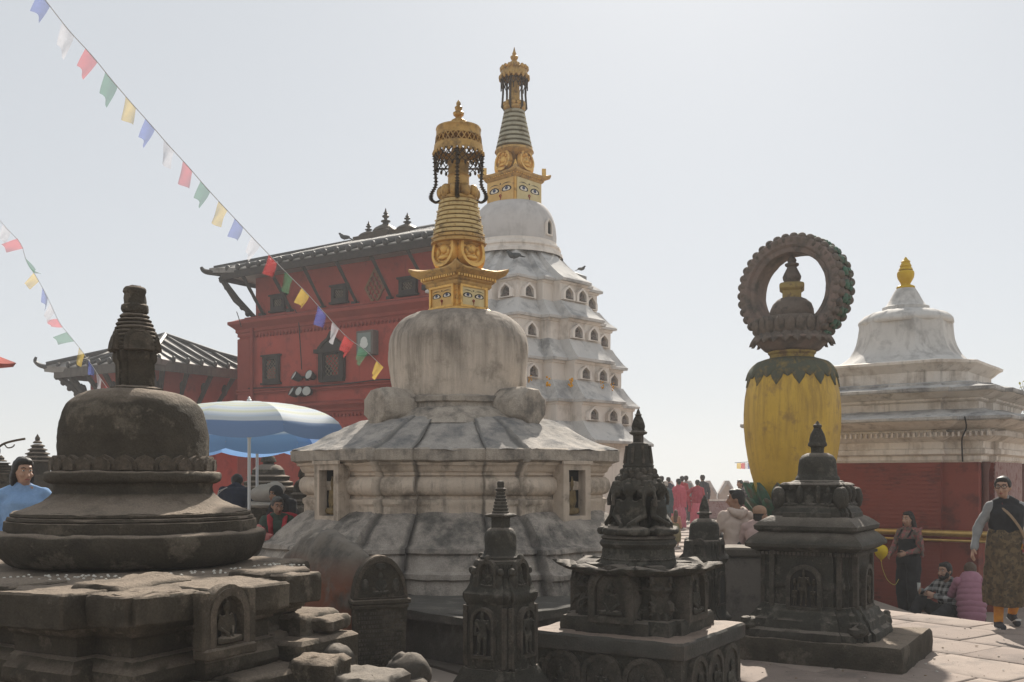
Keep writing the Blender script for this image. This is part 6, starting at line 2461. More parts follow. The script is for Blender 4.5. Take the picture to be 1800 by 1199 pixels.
def person(label, loc, rz=0.0, h=1.62, pose=None, base=BASE, top=None, sleeves='long', vest=None, legs=None, skirt=None, shoes=None, hair='short', hairm=HAIR, skin=SKIN,
           head=(0, 0), extra=None, vox=.012, face=True, girth=1.0, group='visitors on the temple hill', hem=.0, topl=.0, beard=None):
    """one figure: continuous skinned body; garments, hair and details are its children"""
    k = h / 1.70
    J = {a: Vector(p) * k for a, p in base.items()}
    for a, p in (pose or {}).items():
        J[a] = Vector(p) * k
    root = thing('person', label, 'person', loc, rz, group)
    g = girth
    spine = [J['pel'] - (J['wst'] - J['pel']).normalized() * .03 * k, J['pel'].lerp(J['wst'], .4), J['wst'], J['chs'], J['chs'].lerp(J['nek'], .55), J['nek']]

    def torso(b, grow=0.0, low=0.0, yoke=True):
        pts = [p.copy() for p in spine[:5]]
        if low:
            pts.insert(0, pts[0] - (J['wst'] - J['pel']).normalized() * low * k)
        rx = [.155 * g, .148 * g, .135 * g, .155 * g, .12 * g]
        ry = [.105 * g, .108 * g, .098 * g, .112 * g, .075]
        if low:
            rx.insert(0, .168 * g)
            ry.insert(0, .118 * g)
        ax = (J['lsh'] - J['rsh']).normalized()
        b.etube(pts, [(r + grow / k) * k for r in rx], [(r + grow / k) * k for r in ry], n=18, up=ax.cross((J['chs'] - J['pel']).normalized()), round_ends=False)
        if not yoke:
            cap(b, J['lsh'] - ax * .052 * k - Vector((0, 0, .012 * k)), J['rsh'] + ax * .052 * k - Vector((0, 0, .012 * k)), .054 * k + grow * .85)
            for s in 'lr':
                cap(b, J['nek'] + Vector((0, .01, -.005 * k)), J[s + 'sh'].lerp(J['nek'], .42) + Vector((0, 0, .006 * k)), .050 * k + grow * .8, .042 * k + grow * .8)
            return
        cap(b, J['lsh'] - ax * .03 * k - Vector((0, 0, .012 * k)), J['rsh'] + ax * .03 * k - Vector((0, 0, .012 * k)), .054 * k + grow)
        for s in 'lr':
            cap(b, J['nek'] + Vector((0, 0, .02 * k)), J[s + 'sh'].lerp(J['nek'], .15) + Vector((0, 0, .005 * k)), .046 * k + grow * .6, .038 * k + grow * .6)

    def arm(b, s, grow=0.0, to='wr', cut=1.0):
        sh, el, wr = J[s + 'sh'], J[s + 'el'], J[s + 'wr']
        cap(b, sh, el, (.046 * k + grow) * (.5 + .5 * g), .040 * k + grow)
        if to == 'wr':
            cap(b, el, el.lerp(wr, cut), .042 * k + grow, .029 * k + grow)

    def leg(b, s, grow=0.0, cut=1.0, g2=None):
        hp, kn, an = J[s + 'hp'], J[s + 'kn'], J[s + 'an']
        cap(b, hp, kn, .086 * g * k + grow, .060 * g * k + grow)
        cap(b, kn, kn.lerp(an, cut), .060 * g * k + grow, (.040 * k + grow) if g2 is None else g2)
    HM = Matrix.Translation(J['hed']) @ Matrix.Rotation(head[0], 4, 'Z') @ Matrix.Rotation(head[1], 4, 'X') @ Matrix.Scale(k, 4)
    b = MB()
    torso(b)
    for s in 'lr':
        arm(b, s)
        leg(b, s)
        cap(b, J[s + 'an'] + Vector((0, .035, -.035)) * k, J[s + 'to'], .038 * k, .030 * k)
        palm(b, J, s, k)
    cap(b, J['nek'] - Vector((0, 0, .03 * k)), J['hed'] - Vector((0, -.02 * k, .05 * k)), .052 * k, .050 * k)
    b.ell((0, 0.005, .012), (.074, .092, .105), HM)
    b.ell((0, -.03, -.055), (.056, .058, .060), HM)
    b.ell((0, -.055, -.088), (.028, .024, .022), HM)
    b.etube([(0, -.080, .02), (0, -.100, -.018), (0, -.112, -.036)], [.010, .013, .017], n=8, M=HM, round_ends=True)
    b.ell((0, -.080, .038), (.052, .018, .012), HM)
    for s in (-1, 1):
        b.ell((s * .040, -.070, -.03), (.024, .018, .02), HM)
        b.ell((s * .076, .012, -.008), (.012, .022, .032), HM)
    b.ell((0, -.088, -.062), (.022, .010, .010), HM)
    d = remesh(b, vox if face else max(vox, .014), 1)
    body = MB()
    body.join(d)
    for s in 'lr':
        add_hand(body, J, s, k)
    B = body.build('body', skin, root, ang=80, fix=False)
    if face:
        e = MB()
        for s in (-1, 1):
            e.ell((s * .030, -.0835, .012), (.0135, .006, .0075), HM, nu=10, nv=6, mi=0)
            e.ell((s * .030, -.0885, .012), (.0065, .003, .0068), HM, nu=8, nv=5, mi=1)
            e.etube([(s * .013, -.091, .034), (s * .032, -.090, .040), (s * .052, -.078, .033)], .0045, n=5, M=HM, mi=1)
        e.build('eyes', [EYEWM, EYEM], B)
        e = MB()
        e.ell((0, -.0965, -.064), (.024, .006, .0075), HM, nu=10, nv=6)
        e.build('lips', LIP, B)
    # hair
    hb = MB()
    if hair != 'none':
        hb.ell((0, .022, .034), (.082, .092, .098), HM)
        hb.ell((0, -.028, .088), (.066, .058, .036), HM)
        hb.ell((0, .058, -.005), (.070, .058, .080), HM)
        for s in (-1, 1):
            hb.ell((s * .070, .008, .036), (.018, .050, .05), HM)
        if hair == 'bun':
            hb.ell((0, .105, .02), (.042, .040, .042), HM)
        if hair == 'tail':
            hb.etube([(0, .085, .03), (0, .13, -.02), (0, .12, -.14), (0, .11, -.24)], [.03, .038, .032, .012], n=9, M=HM, round_ends=True)
        if hair == 'long':
            hb.etube([(0, .06, .02), (0, .085, -.10), (0, .095, -.25), (0, .10, -.40), (0, .095, -.50)], [.075, .092, .105, .095, .05], [.06, .05, .045, .04, .02], n=14, M=HM, up=Vector((0, 1, 0)), round_ends=True)
            for s in (-1, 1):
                hb.etube([(s * .072, .01, .03), (s * .085, .02, -.08), (s * .085, .03, -.24)], [.02, .028, .022], n=8, M=HM, round_ends=True)
        if hair == 'bob':
            hb.etube([(0, .04, .02), (0, .055, -.06), (0, .06, -.13)], [.082, .095, .085], [.06, .06, .05], n=14, M=HM, up=Vector((0, 1, 0)), round_ends=True)
            for s in (-1, 1):
                hb.etube([(s * .074, .0, .03), (s * .084, .01, -.05), (s * .080, .02, -.12)], [.016, .022, .018], n=8, M=HM, round_ends=True)
        d = remesh(hb, .011, 1, rough=.004, rs=40)
        h_ = MB()
        h_.join(d)
        h_.build('hair', hairm, B, ang=80, fix=False)
    if beard:
        hb = MB()
        hb.ell((0, -.055, -.085), (.052, .052, .040), HM)
        for s in (-1, 1):
            hb.ell((s * .058, -.02, -.05), (.016, .045, .05), HM)
        hb.ell((0, -.094, -.050), (.030, .012, .007), HM)
        h_ = MB()
        h_.join(remesh(hb, .009, 1, rough=.004, rs=50))
        h_.build('beard', hairm, B, ang=80, fix=False)

    def garment(name, b, m, rough=.010, rs=9, v=None, sm=2, pleat=0, zt=1.0, nfold=13):
        d = remesh(b, v or max(vox, .013), sm, rough=rough * k, rs=rs)
        if pleat:
            c0 = J['pel']
            V2 = []
            for x, y, z in d[0]:
                a = math.atan2(y - c0.y, x - c0.x)
                f = max(0, min(1, (zt * k - z) / (.5 * k)))
                s_ = 1 + pleat * f * (math.sin(nfold * a + 2.2 * math.sin(z * 5)) + .6 * math.sin(nfold * 1.7 * a + 1.3)) / 1.6
                V2.append((c0.x + (x - c0.x) * s_, c0.y + (y - c0.y) * s_, z))
            d = (V2, d[1])
        q = MB()
        q.join(d)
        return q.build(name, m, root, ang=80, fix=False)
    if legs:
        b = MB()
        m_, wide = (legs if isinstance(legs, tuple) else (legs, 0))
        pts = [spine[0], spine[1], spine[1].lerp(spine[2], .5)]
        b.etube([spine[0] - (spine[2] - spine[0]).normalized() * .05 * k] + pts, [.165 * g * k, .172 * g * k, .162 * g * k, .150 * g * k], [.115 * g * k, .125 * g * k, .120 * g * k, .11 * g * k], n=18)
        for s in 'lr':
            hp, kn, an = J[s + 'hp'], J[s + 'kn'], J[s + 'an']
            cap(b, hp, kn, (.096 + wide) * g * k, (.076 + wide) * g * k)
            cap(b, kn, kn.lerp(an, 1 - hem), (.074 + wide) * g * k, (.062 + wide * .9) * g * k)
        garment('trousers', b, m_, .016, 7)
    if skirt:
        m_, z1, r1 = skirt
        b = MB()
        w0 = spine[2]
        b.etube([w0, J['pel'], J['pel'].lerp(Vector((J['pel'].x, J['pel'].y, z1 * k)), .5), Vector((J['pel'].x, J['pel'].y - .01, z1 * k))], [.15 * g * k, .185 * g * k, (.20 + r1) * .5 * k + .02, r1 * k], [.12 * g * k, .145 * g * k, (.16 + r1) * .45 * k + .02, r1 * .8 * k], n=24)
        garment('skirt', b, m_, .014, 8, pleat=.14, zt=1.0)
    if top:
        b = MB()
        torso(b, .013 * k, topl)
        if sleeves != 'none':
            for s in 'lr':
                arm(b, s, .012 * k, 'wr' if sleeves == 'long' else 'el', .97)
        cap(b, J['nek'] - Vector((0, 0, .05 * k)), J['nek'] + Vector((0, -.002, .012)) * k, .072 * k, .062 * k)
        garment('top', b, top, .012, 10)
    if vest:
        b = MB()
        torso(b, .026 * k, .05, yoke=False)
        cap(b, J['nek'] - Vector((0, 0, .07 * k)), J['nek'] - Vector((0, 0, .01 * k)), .085 * k, .064 * k)
        garment('vest', b, vest, .008, 9)
    if shoes:
        for s in 'lr':
            b = MB()
            an, to = J[s + 'an'], J[s + 'to']
            dd = (to - an)
            dd.z = 0
            dd.normalize()
            hl = Vector((an.x, an.y, max(an.z - .045 * k, .035 * k))) - dd * .03 * k
            cap(b, hl, Vector((to.x, to.y, max(to.z, .034 * k))), .046 * k, .040 * k)
            b.ell(an - Vector((0, 0, .02 * k)), .050 * k)
            so = garment('shoe', b, shoes, 0, v=.012)
            sb = MB()
            sb.etube([hl - dd * .03 * k - Vector((0, 0, .022 * k)), hl.lerp(to, .6) - Vector((0, 0, .022 * k)), Vector((to.x, to.y, hl.z - .022 * k)) + dd * .02 * k], [.040 * k, .046 * k, .036 * k], [.013 * k] * 3, n=10, up=Vector((0, 0, 1)))
            sb.build('sole', SOLE, so)
    if extra:
        extra(root, B, J, k, HM, garment, torso, arm, spine)
    return root


SOLE = mat('pale_rubber_sole', (.55, .53, .5), rough=.7, bump=0)
KNIT = mat('light_blue_knit', (.27, .43, .67), (.22, .36, .59), 40, rough=.95, bump=.6, bscale=160)
GREYW = cloth('grey_wool', (.26, .26, .255), (.21, .21, .205))
BLACKC = cloth('black_cloth', (.016, .016, .018), (.026, .026, .028))
NAVY = cloth('navy_cloth', (.018, .024, .045), (.028, .034, .055))
TEALC = cloth('dark_teal_cloth', (.03, .055, .062), (.045, .07, .075))
PINKS = cloth('pink_red_shawl', (.50, .085, .115), (.40, .06, .09))
PINKL = cloth('rose_skirt_cloth', (.58, .16, .20), (.48, .11, .16))
MAROON = cloth('maroon_cloth', (.16, .03, .04), (.12, .025, .035))
CREAM = cloth('cream_fleece', (.52, .42, .36), (.46, .37, .31))
TANC = cloth('tan_cap_cloth', (.36, .23, .15), (.29, .18, .12))
MAUVEC = cloth('mauve_puffer_nylon', (.33, .15, .20), (.27, .12, .165), rough=.5)
OLIVE = cloth('olive_dress_cloth', (.22, .19, .09), (.16, .15, .08))
REDSH = cloth('red_shawl', (.42, .04, .05), (.32, .03, .04))
GREENC = cloth('dark_green_cloth', (.035, .06, .045), (.05, .075, .055))
GREYC = cloth('charcoal_cloth', (.05, .05, .055), (.035, .035, .04))
ORANGE = cloth('orange_sock_cloth', (.55, .24, .03), (.4, .15, .03))


def pattern_cloth(name, a, b_, c, scale):
    def f(n, l, co, col, nz, ramp, mixc, tc):
        v = n.new('ShaderNodeTexVoronoi')
        v.inputs['Scale'].default_value = scale
        l.new(tc.outputs['Object'], v.inputs['Vector'])
        x = mixc(ramp(v.outputs['Distance'], .2, .5), tuple(c), tuple(a))
        return mixc(ramp(nz(scale * .8, 4), .48, .56), x, tuple(b_))
    return mat(name, a, None, rough=.9, bump=.15, bscale=70, alt=f)


def plaid_cloth(name, dark, light, sc_):
    def f(n, l, co, col, nz, ramp, mixc, tc):
        sx = n.new('ShaderNodeSeparateXYZ')
        l.new(tc.outputs['Object'], sx.inputs[0])
        tot = None
        for ax in ('X', 'Z'):
            m = n.new('ShaderNodeMath')
            m.operation = 'MULTIPLY'
            l.new(sx.outputs[ax], m.inputs[0])
            m.inputs[1].default_value = sc_
            s_ = n.new('ShaderNodeMath')
            s_.operation = 'SINE'
            l.new(m.outputs[0], s_.inputs[0])
            r_ = ramp(s_.outputs[0], -.1, .1)
            if tot is None:
                tot = r_
            else:
                a = n.new('ShaderNodeMath')
                a.operation = 'ADD'
                l.new(tot, a.inputs[0])
                l.new(r_, a.inputs[1])
                tot = a.outputs[0]
        h = n.new('ShaderNodeMath')
        h.operation = 'MULTIPLY'
        l.new(tot, h.inputs[0])
        h.inputs[1].default_value = .5
        return mixc(h.outputs[0], tuple(dark), tuple(light))
    return mat(name, dark, None, rough=.9, bump=.1, bscale=70, alt=f)


BATIK = pattern_cloth('brown_patterned_cloth', (.085, .06, .035), (.14, .10, .055), (.05, .04, .028), 26)
BOUCLE = pattern_cloth('patterned_shawl', (.16, .12, .10), (.30, .10, .10), (.09, .08, .07), 22)
PLAID = plaid_cloth('black_white_plaid', (.012, .012, .014), (.34, .34, .33), 75)
PLAID2 = plaid_cloth('dark_check_cloth', (.03, .03, .035), (.16, .14, .14), 70)


# --- walking woman at right
def walker_extra(root, B, J, k, HM, garment, torso, arm, spine):
    e = MB()
    for s in (-1, 1):
        pts = [(s * .033 + .026 * math.cos(a), -.098, .010 + .019 * math.sin(a)) for a in [2 * PI * i / 14 for i in range(15)]]
        e.etube(pts, .0028, n=5, M=HM)
        e.etube([(s * .058, -.096, .016), (s * .078, -.05, .018), (s * .082, .01, .012)], .0028, n=5, M=HM)
    e.etube([(-.008, -.099, .014), (.008, -.099, .014)], .0028, n=5, M=HM)
    e.build('glasses', BLACKC, B)
    # shoulder strap and bag
    st = MB()
    c = J['chs']
    pts = [J['rsh'] + Vector((.085, -.02, .055)) * k, J['rsh'] + Vector((.10, -.085, -.0)) * k, c + Vector((-.01, -.172, -.03)) * k, c + Vector((.09, -.172, -.17)) * k, c + Vector((.16, -.13, -.30)) * k]
    st.etube([tuple(p) for p in spl([tuple(p) for p in pts], 4)], [.017 * k] * 17, [.005 * k] * 17, n=6, up=Vector((0, -1, 0)))
    st.build('bag_strap', cloth('tan_strap', (.30, .21, .13)), root)
    bg_ = MB()
    bg_.box(-.02, .15, -.08, .02, -.10, .08, TR(tuple(c + Vector((.14, -.11, -.37)) * k)), b=.02)
    bo = bg_.build('shoulder_bag', pattern_cloth('woven_bag_cloth', (.28, .22, .19), (.34, .08, .09), (.10, .09, .08), 30), root, rough=.004, rs=14, L=.05)
    t_ = MB()
    for q in range(7):
        t_.etube([(0, 0, 0), (.012 * (q - 3), -.01, -.05), (.014 * (q - 3), -.012, -.10)], .004, n=4, M=TR(tuple(c + Vector((.15, -.155, -.30)) * k)))
    t_.build('tassel', garl, bo)
    nk = MB()
    nk.etube([tuple(J['nek'] + Vector(p) * k) for p in ((-.06, -.05, -.01), (-.05, -.125, -.14), (0, -.152, -.22), (.05, -.125, -.14), (.06, -.05, -.01))], .004, n=5)
    nk.build('bead_necklace', MAROON, root)
    for s in 'lr':
        b = MB()
        cap(b, J[s + 'kn'].lerp(J[s + 'an'], .55), J[s + 'an'], .056 * k, .050 * k)
        b.build('sock', ORANGE, root)
    # wrap skirt front over wide trousers
    b = MB()
    b.etube([spine[2], J['pel'] + Vector((0, 0, .02)), Vector((0, 0, .66)) * k, Vector((.0, -.01, .38)) * k, Vector((.0, -.0, .27)) * k], [.155 * k * 1.12, .20 * k * 1.05, .225 * k, .225 * k, .22 * k], [.125 * k * 1.1, .165 * k * 1.08, .20 * k, .205 * k, .20 * k], n=28)
    garment('wrap_skirt', b, BATIK, .014, 7, pleat=.11, zt=1.0)


p = at(1768, 1105, 11.0)
person('grey-haired woman in dark vest, patterned wrap skirt and glasses walking with a shoulder bag', (p.x, 11.0, 0), R(-6), 1.67,
       pose=dict(lhp=(.09, 0, .92), lkn=(.12, -.10, .50), lan=(.13, .16, .16), lto=(.145, .05, .05), rkn=(-.09, -.05, .50), ran=(-.09, -.03, .085), rto=(-.10, -.19, .03),
                 rsh=(-.175, .0, 1.365), rel=(-.29, .03, 1.12), rwr=(-.37, -.07, .90), hed=(-.04, -.02, 1.585), lsh=(.175, .0, 1.365), lel=(.27, .05, 1.14), lwr=(.20, -.12, .98)),
       top=GREYW, vest=BLACKC, shoes=GREYC, hair='bun', skin=SKIN_L, head=(R(-32), R(2)), extra=walker_extra, vox=.0095, girth=1.13)


# --- long-haired woman with yellow balloon
def standing_extra(root, B, J, k, HM, garment, torso, arm, spine):
    b = MB()
    ax = Vector((1, 0, 0))
    b.etube([J['pel'] - Vector((0, 0, .08 * k)), J['pel'], J['wst'], J['chs'] - Vector((0, 0, .02 * k))], [.20 * k, .195 * k, .17 * k, .165 * k], [.145 * k, .145 * k, .128 * k, .135 * k], n=20)
    garment('dungaree_bib', b, BLACKC, .006, 8)
    for s in (-1, 1):
        q = MB()
        q.etube([J['chs'] + Vector((s * .09, -.145, 0)) * k, J['nek'] + Vector((s * .095, -.06, -.03)) * k, J['chs'] + Vector((s * .06, .15, .0)) * k], .016 * k, n=6)
        q.build('dungaree_strap', BLACKC, root)
    q = MB()
    q.etube([J['lsh'] + Vector((-.02, .08, .05)) * k, J['lsh'] + Vector((.03, -.06, .0)) * k, J['lel'] + Vector((.0, -.05, .1)) * k, J['lel'] + Vector((.02, .02, -.12)) * k], [.07 * k, .10 * k, .11 * k, .03 * k], [.03 * k] * 4, n=10)
    garment('shawl', q, BOUCLE, .012, 10)


p = at(1588, 1078, 15.3)
person('young woman with long black hair in black dungarees and patterned shirt by the shrine', (p.x, 15.1, LOW), R(-58), 1.60,
       pose=dict(rel=(-.24, -.05, 1.12), rwr=(-.16, -.26, 1.02), lel=(.24, -.02, 1.11), lwr=(.14, -.24, 1.05)),
       top=BOUCLE, legs=(BLACKC, .03), shoes=BLACKC, hair='long', skin=SKIN_L, extra=standing_extra, vox=.012)
BQ = at(1549, 970, 14.9)
BL = thing('balloon', 'round yellow balloon on a string held beside the woman in dungarees', 'balloon', tuple(BQ), 0)
b = MB()
b.lathe(spl([(.005, -.125), (.03, -.11), (.075, -.06), (.098, .0), (.09, .055), (.055, .095), (.005, .11)], 4), 24)
b.lathe([(.004, -.12), (.016, -.14), (.004, -.135)], 10)
b.build('balloon_skin', BALLOON, BL, ang=80)
b = MB()
b.etube(spl([(0, 0, -.13), (.02, 0, -.25), (.10, .02, -.42), (.22, .05, -.50), (.30, .1, -.42)], 4), .004, n=4)
b.build('string', mat('yellow_string', (.6, .5, .12), bump=0), BL)


# --- seated bearded man in plaid
def plaid_extra(root, B, J, k, HM, garment, torso, arm, spine):
    g_ = MB()
    w = J['rwr'] + (J['rwr'] - J['rel']).normalized() * .10 * k
    g_.lathe([(.020, -.05), (.024, .0), (.026, .055)], 14, TR(tuple(w + Vector((0, 0, .03)))))
    g_.build('drinking_glass', mat('pale_glass', (.5, .52, .5), rough=.1, bump=0), root)


p = at(1668, 1085, 14.2)
person('bearded man in black and white plaid shirt sitting on the ground holding a glass', (at(1672, 900, 14.3).x, 14.3, LOW), R(-62), 1.75, base=SIT,
       pose=dict(rsh=(-.17, -.06, .575), rel=(-.24, -.26, .42), rwr=(-.12, -.48, .50), lel=(.22, -.24, .36), lwr=(.08, -.42, .44), lkn=(.24, -.42, .26), lan=(.18, -.72, .09), lto=(.22, -.86, .07), rkn=(-.22, -.34, .34), ran=(-.18, -.62, .08), rto=(-.2, -.76, .05), hed=(0, -.13, .76)),
       top=PLAID, legs=(BLACKC, .005), shoes=BLACKC, hair='short', beard=True, skin=SKIN_L, extra=plaid_extra, vox=.011, girth=1.1)


# --- crouching person in mauve puffer
def puffer(m, rings=7, hood=False):
    def f(root, B, J, k, HM, garment, torso, arm, spine):
        a, c = spine[0] - (spine[2] - spine[0]).normalized() * .04 * k, J['nek'] - Vector((0, 0, .02 * k))
        for i in range(rings):
            t = (i + .5) / rings
            pt = a.lerp(c, t)
            q = MB()
            r = (.215 - .05 * abs(t - .45) - .07 * max(0, t - .75)) * k
            d = (c - a).normalized()
            q.etube([pt - d * .030 * k, pt, pt + d * .030 * k], [r * .93, r, r * .93], [r * .74, r * .80, r * .74], n=22, up=(J['lsh'] - J['rsh']).normalized().cross(d), round_ends=True)
            q.build('quilted_panel', m, root, rough=.006, rs=16, ang=70)
        for s in 'lr':
            q = MB()
            for u in range(8):
                t = u / 7
                pp = J[s + 'sh'].lerp(J[s + 'el'], t * 2) if t < .5 else J[s + 'el'].lerp(J[s + 'wr'], (t - .5) * 2 * .92)
                q.ell(pp, (.074 - .018 * t) * k, nu=10, nv=7)
            garment('quilted_sleeve', q, m, .003, 20, sm=0)
        if hood:
            q = MB()
            q.ell(J['nek'] + Vector((0, .07, .02)) * k, (.11 * k, .08 * k, .07 * k))
            garment('hood', q, m, .01, 10)
    return f


person('person in mauve quilted puffer jacket crouching against the shrine base, turned away', (at(1708, 900, 13.7).x, 13.7, LOW), R(160), 1.62, base=SIT,
       pose=dict(pel=(0, .0, .26), wst=(0, -.05, .44), chs=(0, -.12, .60), nek=(0, -.16, .74), hed=(0, -.24, .86), lsh=(.175, -.13, .70), rsh=(-.175, -.13, .70), lel=(.26, -.24, .48), rel=(-.26, -.24, .48), lwr=(.12, -.42, .46), rwr=(-.12, -.42, .46),
                 lhp=(.09, -.02, .26), rhp=(-.09, -.02, .26), lkn=(.18, -.42, .46), rkn=(-.18, -.42, .46), lan=(.14, -.18, .09), ran=(-.14, -.18, .09), lto=(.15, -.34, .03), rto=(-.15, -.34, .03)),
       top=MAUVEC, legs=GREYC, shoes=SOLE, hair='short', hairm=HAIR_B, extra=puffer(MAUVEC), vox=.013, face=False)


# --- pair seated on the low wall
def hoodie_extra(root, B, J, k, HM, garment, torso, arm, spine):
    q = MB()
    q.etube([J['nek'] + Vector((-.09, .0, .03)) * k, J['nek'] + Vector((-.07, .09, .0)) * k, J['nek'] + Vector((0, .13, -.03)) * k, J['nek'] + Vector((.07, .09, .0)) * k, J['nek'] + Vector((.09, .0, .03)) * k], [.035 * k, .05 * k, .06 * k, .05 * k, .035 * k], n=10, round_ends=True)
    garment('hood', q, CREAM, .012, 12)


p = at(1300, 965, 12.4)
person('young man in cream hooded jacket seen from behind, sitting near the yellow monument', (at(1297, 900, 12.2).x, 12.2, .62), R(196), 1.72, base=SIT, pose=dict(hed=(0, -.05, .775)), head=(R(52), 0),
       top=CREAM, legs=GREYC, shoes=GREYC, hair='short', extra=hoodie_extra, vox=.012, girth=1.12)


def cap_extra(m, brim=True):
    def f(root, B, J, k, HM, garment, torso, arm, spine):
        q = MB()
        q.lathe(spl([(.098, .0), (.104, .03), (.098, .07), (.07, .105), (.03, .118), (.002, .12)], 3), 24, HM @ TR((0, .018, .028)))
        if brim:
            q.lathe([(.098, .0), (.128, -.012), (.128, -.004), (.098, .012)], 24, HM @ TR((0, .018, .028)), caps=(False, False))
        h_ = q.build('hat', m, root, rough=.004, rs=20, ang=60)
        q = MB()
        q.etube([HM @ Vector((.1 * math.cos(a), .018 + .1 * math.sin(a), .035)) for a in [2 * PI * i / 20 for i in range(21)]], .006, n=5)
        q.build('hat_band', m, h_)
    return f


person('child in puffy tan cap and pale pink jacket beside the cream jacket man', (at(1330, 900, 11.9).x, 11.95, .62), R(150), 1.36, base=SIT, pose=dict(hed=(-.05, -.10, .74)), head=(R(-70), 0),
       top=cloth('pale_pink_fleece', (.50, .36, .33)), legs=MAROON, shoes=GREYC, hair='bob', extra=cap_extra(TANC, False), vox=.012)
bw = thing('stone_bench', 'low stone bench behind the wall on which the two visitors sit', 'bench', (at(1312, 900, 12.3).x, 12.25, 0), R(10))
b = MB()
b.box(-.75, .75, -.28, .28, .52, .62, b=.02)
b.build('bench_seat', STONE3, bw, rough=.01, rs=5, L=.15)
for s in (-1, 1):
    b = MB()
    b.box(s * .55 - .12, s * .55 + .12, -.22, .22, -.02, .52, b=.02)
    b.build('bench_support', STONE3, bw, rough=.01, rs=5, L=.15)


# --- crowd at the far side
def shawl_extra(m, hem, w=.23):
    def f(root, B, J, k, HM, garment, torso, arm, spine):
        q = MB()
        q.etube([J['nek'] + Vector((0, .01, .015)) * k, J['nek'] - Vector((0, -.01, .05 * k)), J['chs'], J['wst'], Vector((0, .02, hem)) * k], [.075 * k, .19 * k, (w + .0) * k, (w + .02) * k, (w + .03) * k], [.075 * k, .11 * k, .15 * k, .16 * k, .15 * k], n=22)
        garment('shawl', q, m, .012, 8, pleat=.12, zt=1.45, nfold=9)
        q = MB()
        q.etube([J['lsh'] + Vector((0, .06, .03)) * k, J['lel'] + Vector((.08, .06, .05)) * k, J['lwr'] + Vector((.10, .06, -.1)) * k, J['lwr'] + Vector((.10, .05, -.42)) * k], [.05 * k, .08 * k, .085 * k, .05 * k], [.03 * k] * 4, n=10, up=Vector((0, 1, 0)))
        garment('shawl_end', q, m, .02, 9)
    return f


def beanie(m):
    def f(root, B, J, k, HM, garment, torso, arm, spine):
        q = MB()
        q.ell((0, .02, .05), (.095, .105, .085), HM)
        q.ell((0, .035, .0), (.09, .095, .07), HM)
        garment('head_scarf', q, m, .006, 14)
    return f


def both(*fs):
    def f(*a):
        for x in fs:
            x(*a)
    return f


CG = 'visitors gathered at the far terrace edge'
CY_ = 34.0
def crowd(px, top_py, Y, label, rz, h, **k):
    x = at(px, 842, Y).x
    return person(label, (x, Y, 0), rz, h, group=CG, vox=.016, face=False, **k)


crowd(1170, 843, 31, 'person in dark teal jacket with pale head scarf, back turned, left of the pink shawls', R(176), 1.58, top=TEALC, legs=GREYC, shoes=BLACKC, hair='short', extra=both(beanie(SACK), shawl_extra(TEALC, .62, .21)))
crowd(1193, 836, 33, 'woman wrapped in pink-red shawl and rose skirt walking away, taller of the two pink figures', R(195), 1.66, top=PINKS, skirt=(PINKL, .05, .24), shoes=BLACKC, hair='bun', extra=shawl_extra(PINKS, .72, .25))
crowd(1226, 836, 34, 'woman in red shawl and rose skirt, hand on hip, right of the taller one', R(170), 1.62, pose=dict(lel=(.36, .08, 1.14), lwr=(.18, -.02, .98)), top=REDSH, skirt=(PINKL, .05, .23), shoes=BLACKC, hair='bun', extra=shawl_extra(cloth('crimson_shawl', (.36, .05, .075), (.27, .035, .055)), .86, .20))
crowd(1235, 827, 36.5, 'dark-haired man in charcoal clothes standing just behind the red-shawled woman', R(185), 1.80, top=GREYC, legs=GREYC, shoes=BLACKC)
crowd(1163, 832, 36.5, 'tall dark figure farthest left in the gathered crowd', R(180), 1.76, top=BLACKC, legs=BLACKC, shoes=BLACKC)
crowd(1175, 835, 38.5, 'dark-haired person seen above the pale head scarf', R(190), 1.72, top=NAVY, legs=GREYC, shoes=BLACKC)
crowd(1199, 829, 38, 'person in red top carried high in the crowd behind the pink shawl', R(180), 1.76, top=REDSH, legs=GREYC, shoes=BLACKC)
crowd(1206, 829, 39, 'person in grey shirt at the back of the crowd beside the red top', R(170), 1.78, top=GREYW, legs=GREYC, shoes=BLACKC)
crowd(1150, 838, 35, 'dark-clothed figure half hidden behind the four-faced stone shrine', R(185), 1.70, top=GREYC, legs=BLACKC, shoes=BLACKC)
person('woman in dark checked shirt with tied hair by the parapet left of the monument', (at(1301, 842, 29).x, 29, 0), R(-58), 1.62, top=PLAID2, legs=GREYC, shoes=BLACKC, hair='tail', group=CG, vox=.015)
person('small child in maroon clothes next to the woman in the checked shirt', (at(1318, 842, 28.4).x, 28.4, 0), R(-20), 1.28, top=MAROON, skirt=(MAROON, .1, .2), shoes=BLACKC, hair='bob', group=CG, vox=.014)
person('little girl with long fair-brown hair in olive dress standing alone on the sunlit plaza', (at(1188, 842, 24.0).x, 24.0, 0), R(160), .90, top=cloth('peach_cloth', (.48, .26, .17)), skirt=(OLIVE, .25, .20), shoes=SOLE, hair='long', hairm=HAIR_B, group=CG, vox=.010, face=False)

# --- left side
p = at(45, 842, 8.6)
stp = thing('stone_step', 'low stone step the woman in the blue sweater stands on', 'step', (p.x, 8.6, 0), 0)
b = MB()
b.box(-.5, .5, -.4, .4, -.02, .17, b=.02)
b.build('step_block', STONE3, stp, rough=.01, rs=5, L=.15)
person('woman in light blue knitted sweater with dark hair standing at the left edge', (p.x - .02, 8.6, .17), R(22), 1.66, pose=dict(lel=(.26, .03, 1.13), lwr=(.22, -.12, .95)), top=KNIT, legs=GREYC, shoes=BLACKC, hair='bob', skin=SKIN_L, vox=.010, girth=1.12, head=(R(26), R(6)))
p = at(413, 842, 14.6)


